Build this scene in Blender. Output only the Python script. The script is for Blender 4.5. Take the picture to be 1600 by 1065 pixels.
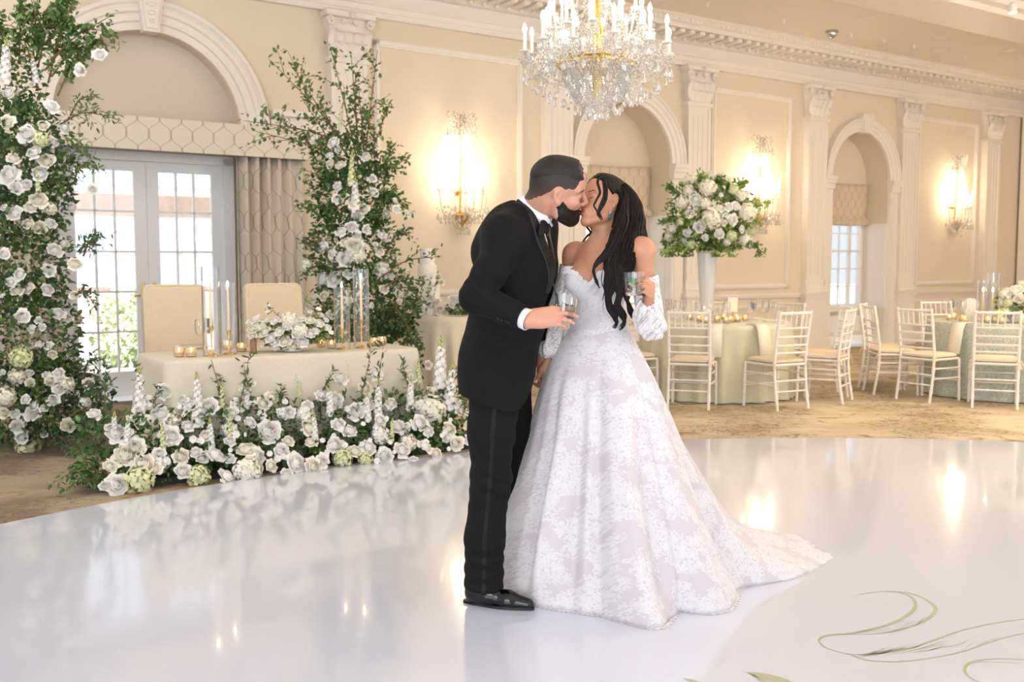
import bpy, math, random
import numpy as np
from mathutils import Vector, Matrix, Euler
for _o in list(bpy.data.objects): bpy.data.objects.remove(_o)
SC = bpy.context.scene; COL = SC.collection
PI = math.pi
R = math.radians

# ------------------------------------------------------------ camera
F_PX = 1556.0; CAM_Z = 1.36; TILT = math.atan((532.5-411)/F_PX)
cam_d = bpy.data.cameras.new('camera'); cam = bpy.data.objects.new('camera', cam_d); COL.objects.link(cam)
cam_d.sensor_width = 36; cam_d.lens = 36*F_PX/1600
cam.location = (0, 0, CAM_Z); cam.rotation_euler = (PI/2 - TILT, 0, 0)
cam_d.clip_end = 200; cam_d.dof.use_dof = True; cam_d.dof.focus_distance = 4.0; cam_d.dof.aperture_fstop = 4.2
SC.camera = cam

# ------------------------------------------------------------ world, lights, exposure
SC.view_settings.view_transform = 'Standard'; SC.view_settings.look = 'None'
SC.view_settings.gamma = 1; SC.view_settings.use_curve_mapping = False
SC.view_settings.exposure = 0.78
world = bpy.data.worlds.new('world'); SC.world = world; world.use_nodes = True
_bg = world.node_tree.nodes['Background']; _bg.inputs[0].default_value = (0.80, 0.90, 1.0, 1); _bg.inputs[1].default_value = 0.68
def lamp(name, kind, loc, energy, color=(1,1,1), rot=(0,0,0), size=None, size_y=None, spread=None):
    d = bpy.data.lights.new(name, kind); d.energy = energy; d.color = color
    if kind == 'AREA':
        d.shape = 'RECTANGLE'; d.size = size; d.size_y = size_y or size
        if spread: d.spread = spread
    elif kind == 'SUN': d.angle = size or 0.02
    elif size: d.shadow_soft_size = size
    o = bpy.data.objects.new(name, d); COL.objects.link(o); o.location = loc; o.rotation_euler = rot
    return o
# daylight outside, high and from the photographer's side of the building
_sq = Vector((-.30, .50, -.82)).to_track_quat('-Z', 'Y').to_euler()
lamp('sun', 'SUN', (0, 0, 30), 8.5, (1, 0.98, 0.95), tuple(_sq), 0.03)
# unseen area fills added behind and beside the camera to brighten the room
lamp('front_fill', 'AREA', (-3.5, -7.0, 2.6), 285, (0.93, 0.95, 1.0), (R(80), 0, R(-14)), 7, 3.6)
lamp('side_fill', 'AREA', (7.5, -3.0, 2.8), 50, (0.93, 0.95, 1.0), (R(76), 0, R(48)), 5, 3.2)
# bare point lights added out of frame to lift the ceiling and walls
for _p, _e in (((5.8, 2.6, 3.5), 14), ((-4.2, 2.2, 3.5), 16), ((12.5, 8.5, 3.6), 130), ((7.6, 8.0, 3.5), 80)): lamp('offframe_fill', 'POINT', _p, _e, (1, .82, .58), size=.4)
lamp('overhead_fill_far', 'AREA', (6.8, 8.0, 4.45), 150, (1, 0.80, 0.54), (0, 0, 0), 6, 3)  # warm fill added out of view for the right wall and carpet
lamp('overhead_fill_left', 'AREA', (-4.2, 6.2, 4.45), 80, (1, 0.97, 0.95), (0, 0, 0), 3, 3)  # overhead fill added off to the left for the niche, chairs and wall

# ------------------------------------------------------------ pixel to place (1600x1065)
_f = np.array([0, math.cos(TILT), -math.sin(TILT)]); _up = np.array([0, math.sin(TILT), math.cos(TILT)])
def ray(px, py): return _f*F_PX + np.array([px-800., 0, 0]) - _up*(py-532.5)
def at(px, py, Y):
    d = ray(px, py); return np.array([0, 0, CAM_Z]) + d*Y/d[1]
def fl(px, py, z=0.0):
    d = ray(px, py); return np.array([0, 0, CAM_Z]) + d*(z-CAM_Z)/d[2]
def V(*a): return np.array(a, float)
# the long wall: local x runs along it, local y goes out through it, z up
WU = V(.825, .565, 0); WU /= np.linalg.norm(WU); WN = V(WU[1], -WU[0], 0); WD = -10.222
WLOC = tuple(WD*WN); WROT = math.atan2(WU[1], WU[0])
def wp(s, off, z): return s*WU + (WD+off)*WN + V(0, 0, z)

# ------------------------------------------------------------ materials
def lin(c): return tuple((x/12.92 if x <= .04045 else ((x+.055)/1.055)**2.4) for x in c)
def rgb(r, g, b): return lin((r/255, g/255, b/255)) + (1,)
class NT:
    def __init__(s, name):
        s.m = bpy.data.materials.new(name); s.m.use_nodes = True; s.t = s.m.node_tree; s.n = s.t.nodes
        s.b = s.n['Principled BSDF']; s.out = s.n['Material Output']
    def new(s, t, **k):
        n = s.n.new(t)
        for a, v in k.items(): setattr(n, a, v)
        return n
    def link(s, a, b): s.t.links.new(a, b)
    def math(s, op, a, b=None, c=None, clamp=False):
        n = s.new('ShaderNodeMath', operation=op); n.use_clamp = clamp
        for i, v in enumerate((a, b, c)):
            if v is None: continue
            if isinstance(v, (int, float)): n.inputs[i].default_value = v
            else: s.link(v, n.inputs[i])
        return n.outputs[0]
    def mix(s, fac, a, b):
        n = s.new('ShaderNodeMix', data_type='RGBA')
        for i, v in ((0, fac), (6, a), (7, b)):
            if isinstance(v, (int, float)): n.inputs[i].default_value = v
            elif isinstance(v, tuple): n.inputs[i].default_value = v
            else: s.link(v, n.inputs[i])
        return n.outputs[2]
    def coord(s, kind='Object'):
        return s.new('ShaderNodeTexCoord').outputs[kind]
    def noise(s, vec, scale, detail=3, rough=.5, dist=0):
        n = s.new('ShaderNodeTexNoise'); n.inputs['Scale'].default_value = scale; n.inputs['Detail'].default_value = detail
        n.inputs['Roughness'].default_value = rough; n.inputs['Distortion'].default_value = dist
        s.link(vec, n.inputs['Vector']); return n.outputs['Fac']
    def bump(s, h, strength=.3, dist=.01):
        n = s.new('ShaderNodeBump'); n.inputs['Strength'].default_value = strength; n.inputs['Distance'].default_value = dist
        s.link(h, n.inputs['Height']); s.link(n.outputs[0], s.b.inputs['Normal']); return n
    def ramp(s, fac, p0, p1, c0=(0,0,0,1), c1=(1,1,1,1)):
        n = s.new('ShaderNodeValToRGB'); e = n.color_ramp.elements; e[0].position = p0; e[1].position = p1
        e[0].color = c0; e[1].color = c1; s.link(fac, n.inputs[0]); return n.outputs[0]
def simple(name, col, rough=.6, metal=0, var=.06, scale=30, bump=.0, bscale=None, **kw):
    t = NT(name); b = t.b
    c2 = tuple(min(1, x*(1-var*2.2)) for x in col[:3]) + (1,)
    co = t.coord(); nz = t.noise(co, scale)
    t.link(t.mix(nz, col, c2), b.inputs['Base Color'])
    b.inputs['Roughness'].default_value = rough; b.inputs['Metallic'].default_value = metal
    if bump: t.bump(t.noise(co, bscale or scale*4, 4), bump, .004)
    for k, v in kw.items():
        b.inputs[k.replace('_', ' ')].default_value = v
    return t.m
def glass(name, col=(1,1,1,1), rough=.01, ior=1.45):
    t = NT(name); t.b.inputs['Base Color'].default_value = col; t.b.inputs['Roughness'].default_value = rough
    t.b.inputs['IOR'].default_value = ior; t.b.inputs['Transmission Weight'].default_value = 1
    return t.m
def emis(name, col, st, base=(.9,.85,.7,1)):
    t = NT(name); t.b.inputs['Base Color'].default_value = base; t.b.inputs['Emission Color'].default_value = col
    t.b.inputs['Emission Strength'].default_value = st; return t.m
def trellis(name, base, line, W=.2, H=.36, wid=.010):
    """ogee trellis woven in the fabric; UV carries metres"""
    t = NT(name); uv = t.coord('UV'); sp = t.new('ShaderNodeSeparateXYZ'); t.link(uv, sp.inputs[0])
    x, z = sp.outputs[0], sp.outputs[1]
    ang = t.math('MULTIPLY', z, 2*PI/H)
    c1 = t.math('SINE', ang); c3 = t.math('SINE', t.math('MULTIPLY', ang, 3.0))
    c = t.math('ADD', t.math('MULTIPLY', c1, W*.275), t.math('MULTIPLY', c3, W*.045))
    def dist(v):
        f = t.math('FRACT', t.math('DIVIDE', v, W)); return t.math('MULTIPLY', t.math('ABSOLUTE', t.math('SUBTRACT', f, .5)), W)
    d1 = dist(t.math('SUBTRACT', x, c)); d2 = dist(t.math('ADD', t.math('ADD', x, c), W*.5))
    m = t.math('MINIMUM', d1, d2)
    fac = t.math('SUBTRACT', 1.0, t.math('MINIMUM', t.math('DIVIDE', m, wid*.7), 1.0), clamp=True)
    nz = t.noise(t.coord(), 60)
    bc = t.mix(nz, base, tuple(v*.9 for v in base[:3])+(1,))
    t.link(t.mix(fac, bc, line), t.b.inputs['Base Color']); t.b.inputs['Roughness'].default_value = .75
    t.b.inputs['Sheen Weight'].default_value = .2
    t.bump(t.noise(t.coord(), 400, 2), .15, .002)
    return t.m

M = {}
M['wall'] = simple('wall_paint', rgb(230, 215, 192), .85, var=.03, scale=3, bump=.08, bscale=250)
M['tymp'] = simple('niche_paint', rgb(218, 207, 190), .85, var=.03, scale=3, bump=.08, bscale=250)
M['trim'] = simple('trim_paint', rgb(238, 228, 218), .45, var=.02, scale=4)
M['ceil'] = simple('ceiling_paint', rgb(234, 224, 210), .85, var=.02, scale=2)
M['trellis'] = trellis('valance_fabric', rgb(232, 222, 205), rgb(176, 158, 128), .21, .33, .012)
M['shade'] = trellis('roman_shade_fabric', rgb(220, 202, 176), rgb(166, 142, 116), .17, .26, .011)
M['curtain'] = trellis('curtain_fabric', rgb(212, 200, 184), rgb(138, 126, 110), .2, .42, .012)
M['lining'] = simple('curtain_lining', rgb(70, 66, 60), .9)
M['frame'] = simple('window_paint', rgb(236, 236, 240), .35, var=.02)
M['pane'] = glass('window_glass', (1, 1, 1, 1), 0.0, 1.02)
M['silver'] = simple('brushed_steel', rgb(200, 200, 200), .25, 1)
M['brass'] = simple('brass', rgb(222, 180, 92), .22, 1, var=.05)
M['gold'] = simple('gilt_metal', rgb(230, 190, 90), .25, 1, var=.08)
M['white_lacquer'] = simple('white_lacquer', rgb(240, 232, 224), .35, var=.02)
M['cushion'] = simple('ivory_cushion', rgb(232, 214, 186), .8, var=.05, bump=.2, bscale=500)
M['cloth_green'] = simple('sage_satin', rgb(212, 206, 176), .5, var=.05, scale=8, Sheen_Weight=.3)
M['cloth_head'] = simple('champagne_linen', rgb(222, 212, 194), .75, var=.08, scale=90, bump=.3, bscale=500)
M['cloth_cake'] = simple('ivory_satin', rgb(226, 216, 192), .5, var=.05, scale=8, Sheen_Weight=.3)
M['linen'] = simple('cream_upholstery', rgb(232, 212, 182), .85, var=.12, scale=160, bump=.35, bscale=500)
M['napkin'] = simple('white_linen', rgb(244, 240, 232), .8)
M['card'] = simple('cream_card', rgb(240, 232, 212), .6)
def thin_glass(name, tint=(1,1,1,1), gl=.9):
    t = NT(name); t.n.remove(t.b); tr = t.new('ShaderNodeBsdfTransparent'); tr.inputs[0].default_value = tint; g = t.new('ShaderNodeBsdfGlossy'); g.inputs[1].default_value = .02
    lw = t.new('ShaderNodeLayerWeight'); mx = t.new('ShaderNodeMixShader'); t.link(t.math('ADD', t.math('MULTIPLY', t.math('POWER', lw.outputs['Facing'], 2.2), gl), .045, clamp=True), mx.inputs[0]); t.link(tr.outputs[0], mx.inputs[1]); t.link(g.outputs[0], mx.inputs[2]); t.link(mx.outputs[0], t.out.inputs[0]); return t.m
M['glass'] = thin_glass('clear_glass'); M['pane'] = thin_glass('window_glass', gl=.5)
M['glass_solid'] = glass('tumbler_glass')
M['crystal'] = glass('cut_crystal', (1, .98, .95, 1), 0.03, 1.6); M['crystal'].node_tree.nodes['Principled BSDF'].inputs['Transmission Weight'].default_value = .82
M['vase_glass'] = glass('vase_crystal', (1, .99, .98, 1), 0.08, 1.5); M['vase_glass'].node_tree.nodes['Principled BSDF'].inputs['Transmission Weight'].default_value = .6
M['ice'] = glass('ice', (1, 1, 1, 1), .12, 1.31)
M['drink'] = glass('soda_water', (.98, 1, .97, 1), .0, 1.33)
M['lime'] = simple('lime_wedge', rgb(90, 160, 40), .4, var=.2, scale=80)
M['wax'] = simple('ivory_wax', rgb(246, 222, 178), .45, var=.03, Subsurface_Weight=.4)
M['wax_white'] = simple('white_candle_sleeve', rgb(244, 238, 230), .45, var=.02)
M['flame'] = emis('candle_flame', (1, .72, .35, 1), 22)
M['bulb'] = emis('candle_bulb', (1, .88, .68, 1), 9)
M['votive'] = simple('votive_glass', rgb(255, 236, 205), .25, var=.02, Transmission_Weight=.75)
def petalmat(name, c):
    t = NT(name); nz = t.noise(t.coord(), 20); t.link(t.mix(nz, c, tuple(v*.94 for v in c[:3])+(1,)), t.b.inputs['Base Color']); t.b.inputs['Roughness'].default_value = .6
    tl = t.new('ShaderNodeBsdfTranslucent'); tl.inputs[0].default_value = c; mx = t.new('ShaderNodeMixShader'); mx.inputs[0].default_value = .25
    t.link(t.b.outputs[0], mx.inputs[1]); t.link(tl.outputs[0], mx.inputs[2]); t.link(mx.outputs[0], t.out.inputs[0]); return t.m
M['petal'] = petalmat('white_petal', rgb(255, 253, 248))
M['petal_cream'] = petalmat('cream_petal', rgb(254, 249, 236))
M['petal_green'] = simple('green_white_petal', rgb(226, 230, 180), .6, var=.08, scale=20)
M['bud'] = simple('green_bud', rgb(190, 200, 120), .6, var=.1)
def leafmat(name, a, b):
    t = NT(name); nz = t.noise(t.coord(), 9, 2); g = t.new('ShaderNodeNewGeometry')
    f = t.math('ADD', t.math('MULTIPLY', nz, .6), t.math('MULTIPLY', g.outputs['Random Per Island'], .45))
    t.link(t.mix(f, a, b), t.b.inputs['Base Color']); t.b.inputs['Roughness'].default_value = .5
    return t.m
M['leaf'] = leafmat('green_leaf', rgb(44, 76, 34), rgb(110, 140, 70))
M['leaf_dark'] = leafmat('dark_green_leaf', rgb(34, 62, 36), rgb(78, 108, 62))
M['leaf_light'] = leafmat('light_green_leaf', rgb(96, 128, 50), rgb(172, 190, 96))
M['leaf_pale'] = leafmat('pale_leaf', rgb(170, 186, 140), rgb(206, 214, 176))
M['stem'] = simple('green_stem', rgb(96, 120, 60), .6, var=.15)
M['twig'] = simple('brown_twig', rgb(132, 98, 66), .7, var=.15)
M['tray'] = simple('dark_green_tray', rgb(40, 52, 42), .6)
M['icing'] = simple('white_icing', rgb(246, 240, 232), .6, var=.02)
M['ceramic'] = simple('white_ceramic', rgb(240, 238, 236), .2, var=.02)
M['black_metal'] = simple('black_metal', rgb(20, 20, 20), .4)

# ------------------------------------------------------------ mesh builder
class MB:
    def __init__(s): s.v = []; s.f = []; s.n = 0; s.uv = None; s.mi = []
    def add(s, verts, faces, mi=0):
        verts = np.asarray(verts, float).reshape(-1, 3)
        s.v.append(verts); o = s.n
        for f in faces: s.f.append(tuple(int(i)+o for i in f)); s.mi.append(mi)
        s.n += len(verts); return s
    def box(s, a, b, mi=0, mat=None):
        x0, y0, z0 = [min(p, q) for p, q in zip(a, b)]; x1, y1, z1 = [max(p, q) for p, q in zip(a, b)]
        v = np.array([(x0,y0,z0),(x1,y0,z0),(x1,y1,z0),(x0,y1,z0),(x0,y0,z1),(x1,y0,z1),(x1,y1,z1),(x0,y1,z1)], float)
        if mat is not None: v = v @ np.array(mat)[:3,:3].T + np.array(mat)[:3,3]
        return s.add(v, [(0,3,2,1),(4,5,6,7),(0,1,5,4),(1,2,6,5),(2,3,7,6),(3,0,4,7)], mi)
    def bevbox(s, a, b, r=.01, mi=0, mat=None):
        """box with rounded (chamfered) edges"""
        lo = np.minimum(a, b); hi = np.maximum(a, b); c = (lo+hi)/2; h = (hi-lo)/2; r = min(r, *(h*.98))
        vs = []; idx = {}
        for sx in (-1,1):
            for sy in (-1,1):
                for sz in (-1,1):
                    sg = np.array([sx,sy,sz])
                    for ax in range(3):
                        p = c + sg*(h-r); p[ax] = c[ax]+sg[ax]*h[ax]; idx[(sx,sy,sz,ax)] = len(vs); vs.append(p)
        fs = []
        for ax in range(3):
            o = [i for i in range(3) if i != ax]
            for sg in (-1,1):
                q = []
                for (a_, b_) in ((-1,-1),(1,-1),(1,1),(-1,1)):
                    k = [0,0,0]; k[ax] = sg; k[o[0]] = a_; k[o[1]] = b_; q.append(idx[(*k, ax)])
                flip = (sg > 0) ^ (ax == 1)
                fs.append(q if flip else q[::-1])
        for ax in range(3):           # edges along ax
            o = [i for i in range(3) if i != ax]
            for a_ in (-1,1):
                for b_ in (-1,1):
                    def K(t, fa):
                        k = [0,0,0]; k[ax] = t; k[o[0]] = a_; k[o[1]] = b_; return idx[(*k, fa)]
                    q = [K(-1,o[0]), K(1,o[0]), K(1,o[1]), K(-1,o[1])]
                    fs.append(q if (a_*b_ > 0) ^ (ax == 1) ^ True else q[::-1])
        for sx in (-1,1):
            for sy in (-1,1):
                for sz in (-1,1):
                    q = [idx[(sx,sy,sz,i)] for i in range(3)]
                    fs.append(q if sx*sy*sz > 0 else q[::-1])
        v = np.array(vs)
        if mat is not None: v = v @ np.array(mat)[:3,:3].T + np.array(mat)[:3,3]
        return s.add(v, fs, mi)
    def tube(s, pts, rad, n=8, caps=True, mi=0, flat=None):
        pts = np.asarray(pts, float); m = len(pts)
        rad = np.full(m, rad, float) if np.isscalar(rad) else np.asarray(rad, float)
        tg = np.gradient(pts, axis=0); tg /= np.linalg.norm(tg, axis=1)[:, None]+1e-12
        ref = np.array([0,0,1.]) if abs(tg[0][2]) < .9 else np.array([1.,0,0])
        x = np.cross(tg[0], ref); x /= np.linalg.norm(x); rings = []
        ang = np.arange(n)*2*PI/n
        for i in range(m):
            x = x - tg[i]*(x@tg[i]); x /= np.linalg.norm(x)+1e-12; y = np.cross(tg[i], x)
            rings.append(pts[i]+rad[i]*(np.outer(np.cos(ang), x)+np.outer(np.sin(ang), y)*(flat or 1)))
        fs = []
        for i in range(m-1):
            for j in range(n):
                k = (j+1) % n; fs.append((i*n+j, i*n+k, (i+1)*n+k, (i+1)*n+j))
        if caps: fs.append(tuple(range(n))[::-1]); fs.append(tuple((m-1)*n+j for j in range(n)))
        return s.add(np.vstack(rings), fs, mi)
    def lathe(s, prof, c=(0,0,0), n=24, mi=0, sx=1, sy=1, closed=False):
        prof = np.asarray(prof, float); m = len(prof); ang = np.arange(n)*2*PI/n
        v = np.concatenate([np.stack([r*np.cos(ang)*sx, r*np.sin(ang)*sy, np.full(n, z)], 1) for r, z in prof])+np.array(c)
        fs = []
        for i in range(m-1+(1 if closed else 0)):
            i2 = (i+1) % m
            for j in range(n):
                k = (j+1) % n; fs.append((i*n+j, i*n+k, i2*n+k, i2*n+j))
        if not closed:
            if prof[0][0] > 1e-5: fs.append(tuple(range(n))[::-1])
            if prof[-1][0] > 1e-5: fs.append(tuple((m-1)*n+j for j in range(n)))
        return s.add(v, fs, mi)
    def grid(s, P, mi=0, close=False):
        """P[i][j] points -> quads"""
        P = np.asarray(P, float); a, b = P.shape[:2]; fs = []
        for i in range(a-1):
            for j in range(b if close else b-1):
                k = (j+1) % b; fs.append((i*b+j, i*b+k, (i+1)*b+k, (i+1)*b+j))
        return s.add(P.reshape(-1, 3), fs, mi)
    def prism(s, poly, y0, y1, mi=0, axis=1):
        """polygon in the other two axes, extruded along axis"""
        n = len(poly); o = [i for i in range(3) if i != axis]; v = np.zeros((2*n, 3))
        for k, y in enumerate((y0, y1)):
            v[k*n:(k+1)*n, o[0]] = [p[0] for p in poly]; v[k*n:(k+1)*n, o[1]] = [p[1] for p in poly]; v[k*n:(k+1)*n, axis] = y
        return s.add(v, [tuple(range(n)), tuple(range(2*n-1, n-1, -1))]+[(i, i+n, (i+1) % n+n, (i+1) % n) for i in range(n)], mi)
    def cat(s, other, mat=None, mi=0):
        for v in other.v: pass
        V_ = np.vstack(other.v)
        if mat is not None: mm = np.array(mat); V_ = V_ @ mm[:3,:3].T + mm[:3,3]
        return s.add(V_, other.f, mi)
    def mesh(s, name, mats, smooth=True, uv=None):
        me = bpy.data.meshes.new(name)
        V_ = np.vstack(s.v) if s.v else np.zeros((0,3))
        me.from_pydata(V_.tolist(), [], s.f)
        if not isinstance(mats, (list, tuple)): mats = [mats]
        for m in mats: me.materials.append(m)
        if len(mats) > 1: me.polygons.foreach_set('material_index', s.mi)
        if smooth:
            me.polygons.foreach_set('use_smooth', [True]*len(s.f))
        if uv is not None:
            l = me.uv_layers.new(name='UVMap'); li = np.zeros(len(me.loops), int); me.loops.foreach_get('vertex_index', li)
            l.data.foreach_set('uv', np.asarray(uv, float)[li].ravel())
        me.update(); return me
def link(name, me, parent=None):
    o = bpy.data.objects.new(name, me); COL.objects.link(o)
    if parent is not None: o.parent = parent
    return o
def obj(name, mb, mats, parent=None, smooth=True, angle=40, uv=None):
    me = mb.mesh(name, mats, smooth, uv)
    if smooth and angle:
        try: me.set_sharp_from_angle(angle=R(angle))
        except Exception: pass
    return link(name, me, parent)
def tag(o, label=None, cat=None, group=None, kind=None):
    if label: o['label'] = label
    if cat: o['category'] = cat
    if group: o['group'] = group
    if kind: o['kind'] = kind
    return o
def thing(name, label, cat, loc=(0,0,0), rz=0, group=None):
    o = bpy.data.objects.new(name, None); COL.objects.link(o); o.empty_display_size = .1
    o.location = loc; o.rotation_euler = (0, 0, rz); return tag(o, label, cat, group)
def struct(name, mb, mats, wall=False, smooth=True, angle=40, uv=None, parent=None):
    o = obj(name, mb, mats, parent, smooth, angle, uv)
    if parent is None: o['kind'] = 'structure'
    if wall: o.location = WLOC; o.rotation_euler = (0, 0, WROT)
    return o
KIDS = {}
def dup(o, loc=None, rz=None, label=None, group=None, parent=None, scale=None):
    c = o.copy(); COL.objects.link(c)
    if parent is not None: c.parent = parent
    if loc is not None: c.location = loc
    if rz is not None: c.rotation_euler = (0, 0, rz)
    if label: c['label'] = label
    if group: c['group'] = group
    if scale: c.scale = (scale,)*3
    for ch in list(o.children):
        dup(ch, parent=c)
    return c
def rotm(a, b=None):
    """rotation matrix (3x3) taking z to direction a"""
    a = np.asarray(a, float); a = a/np.linalg.norm(a)
    ref = V(0,0,1) if abs(a[2]) < .95 else V(1,0,0)
    x = np.cross(ref, a); x /= np.linalg.norm(x); y = np.cross(a, x); return np.stack([x, y, a], 1)
def spline(pts, n):
    pts = np.asarray(pts, float); m = len(pts); out = []
    P = np.vstack([2*pts[0]-pts[1], pts, 2*pts[-1]-pts[-2]])
    for t in np.linspace(0, m-1, n):
        i = min(int(t), m-2); u = t-i; a, b, c, d = P[i], P[i+1], P[i+2], P[i+3]
        out.append(.5*((2*b)+(-a+c)*u+(2*a-5*b+4*c-d)*u*u+(-a+3*b-3*c+d)*u**3))
    return np.array(out)
# ============================================================ the room
rnd = random.Random(5)
CEIL = 4.60
SPR = 2.72
# carpet -----------------------------------------------------
def carpet_mat():
    t = NT('carpet'); co = t.coord(); mp = t.new('ShaderNodeMapping'); t.link(co, mp.inputs[0]); mp.inputs['Rotation'].default_value = (0, 0, .12)
    mp.inputs['Scale'].default_value = (.9, 1.3, 1)
    big = t.noise(mp.outputs[0], 1.3, 4, .6, .5)
    mp2 = t.new('ShaderNodeMapping'); t.link(co, mp2.inputs[0]); mp2.inputs['Scale'].default_value = (1, 2.0, 1)
    vo = t.new('ShaderNodeTexVoronoi', feature='DISTANCE_TO_EDGE'); vo.inputs['Scale'].default_value = 5.5
    wob = t.new('ShaderNodeVectorMath', operation='ADD')
    nn = t.new('ShaderNodeTexNoise'); nn.inputs['Scale'].default_value = 6; t.link(mp2.outputs[0], nn.inputs[0])
    t.link(mp2.outputs[0], wob.inputs[0]); sc = t.new('ShaderNodeVectorMath', operation='SCALE'); sc.inputs[3].default_value = .35
    t.link(nn.outputs['Color'], sc.inputs[0]); t.link(sc.outputs[0], wob.inputs[1]); t.link(wob.outputs[0], vo.inputs['Vector'])
    crack = t.ramp(vo.outputs['Distance'], .014, .045, (1,1,1,1), (0,0,0,1))
    region = t.ramp(t.noise(mp.outputs[0], 1.3, 3), .42, .52)
    cr = t.math('MULTIPLY', t.math('MULTIPLY', crack, region), .9)
    base = t.mix(t.ramp(big, .38, .64), rgb(214, 198, 172), rgb(176, 156, 126))
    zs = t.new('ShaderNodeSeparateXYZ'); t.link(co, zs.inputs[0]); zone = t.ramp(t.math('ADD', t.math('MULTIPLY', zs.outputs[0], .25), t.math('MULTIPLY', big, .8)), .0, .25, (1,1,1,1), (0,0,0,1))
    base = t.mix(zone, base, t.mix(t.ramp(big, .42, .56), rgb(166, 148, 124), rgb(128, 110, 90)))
    gold = t.mix(t.ramp(t.noise(mp.outputs[0], 3.1, 4, .6, 1.2), .58, .66), base, rgb(148, 122, 82))
    vein = t.mix(cr, gold, rgb(92, 84, 78))
    fine = t.noise(co, 320, 2)
    fin = t.mix(t.math('MULTIPLY', fine, .25), vein, rgb(110, 96, 78))
    t.link(fin, t.b.inputs['Base Color']); t.b.inputs['Roughness'].default_value = .95; t.bump(fine, .4, .004)
    return t.m
mb = MB(); N_ = V(WN[0], WN[1], 0)
def quadfloor(mb, s0, s1, o0, o1, z):
    p = [wp(s0, o0, z), wp(s1, o0, z), wp(s1, o1, z), wp(s0, o1, z)]
    mb.add(p, [(0, 3, 2, 1)])
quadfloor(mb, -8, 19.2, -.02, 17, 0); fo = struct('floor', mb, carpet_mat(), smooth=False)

# wall with three arched recesses ----------------------------
def arch_bay(mb, s0, s1, sc, r, zs, zt, depth, floor0=0.0, n=28):
    """front face around a round-headed opening and its reveal; y=0 is the wall face"""
    def q(*p): mb.add(p, [(0, 1, 2, 3)])
    q((s0,0,floor0),(sc-r,0,floor0),(sc-r,0,zs),(s0,0,zs)); q((sc+r,0,floor0),(s1,0,floor0),(s1,0,zs),(sc+r,0,zs))
    q((s0,0,zs),(sc-r,0,zs),(sc-r,0,zt),(s0,0,zt)); q((sc+r,0,zs),(s1,0,zs),(s1,0,zt),(sc+r,0,zt))
    for i in range(n):
        a, b = PI-PI*i/n, PI-PI*(i+1)/n
        x0, z0, x1, z1 = sc+r*math.cos(a), zs+r*math.sin(a), sc+r*math.cos(b), zs+r*math.sin(b)
        q((x0,0,z0),(x1,0,z1),(x1,0,zt),(x0,0,zt))
        q((x0,0,z0),(x0,depth,z0),(x1,depth,z1),(x1,0,z1))
    q((sc-r,0,floor0),(sc-r,depth,floor0),(sc-r,depth,zs),(sc-r,0,zs)); q((sc+r,0,zs),(sc+r,depth,zs),(sc+r,depth,floor0),(sc+r,0,floor0))
A1 = (2.68, .90); A2 = (8.87, .77); A3 = (13.81, .74)
mb = MB()
def wq(mb, s0, s1, z0, z1, y=0): mb.add([(s0,y,z0),(s1,y,z0),(s1,y,z1),(s0,y,z1)], [(0,1,2,3)])
wq(mb, -8, 1.45, 0, CEIL)
arch_bay(mb, 1.45, 4.4, A1[0], A1[1], SPR, CEIL, .16)
wq(mb, 4.4, 7.65, 0, CEIL)
arch_bay(mb, 7.65, 10.09, A2[0], A2[1], SPR, CEIL, .42)
wq(mb, 10.09, 12.6, 0, CEIL)
arch_bay(mb, 12.6, 15.0, A3[0], A3[1], SPR, CEIL, .42)
wq(mb, 15.0, 19.2, 0, CEIL)
struct('wall_back', mb, M['wall'], wall=True, smooth=False)
# niche backs
def niche(name, sc, r, y, holes, mat):
    """back panel of a recess (built of strips) leaving an opening (x0,x1,z0,z1)"""
    x0, x1, z0, z1 = holes; mb = MB(); t = .06
    def b(a0, a1, c0, c1):
        if a1-a0 > .001 and c1-c0 > .001: mb.box((a0, y, c0), (a1, y+t, c1))
    b(sc-r, x0, 0, z1); b(x1, sc+r, 0, z1); b(x0, x1, 0, z0); b(sc-r, sc+r, z1, SPR)
    pts = [(sc+r*math.cos(PI*i/28), SPR+r*math.sin(PI*i/28)) for i in range(29)]
    mb.prism(pts, y, y+t)
    return struct(name, mb, mat, wall=True, smooth=False)
niche('wall_niche_left', A1[0], A1[1], .16, (1.80, 3.50, 0, 2.44), M['tymp'])
niche('wall_niche_middle', A2[0], A2[1], .42, (8.17, 9.57, .62, 2.5), M['wall'])
niche('wall_niche_right', A3[0], A3[1], .42, (13.12, 14.50, .62, 2.5), M['wall'])
# right end wall
mb = MB(); mb.box((18.72, -7, 0), (18.85, 0, CEIL)); struct('wall_right', mb, M['wall'], wall=True, smooth=False)
# ceiling
mb = MB(); mb.add([wp(-8, 0, CEIL), wp(19.2, 0, CEIL), wp(19.2, 14, CEIL), wp(-8, 14, CEIL)], [(0, 1, 2, 3)])
struct('ceiling', mb, M['ceil'], smooth=False)

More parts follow.
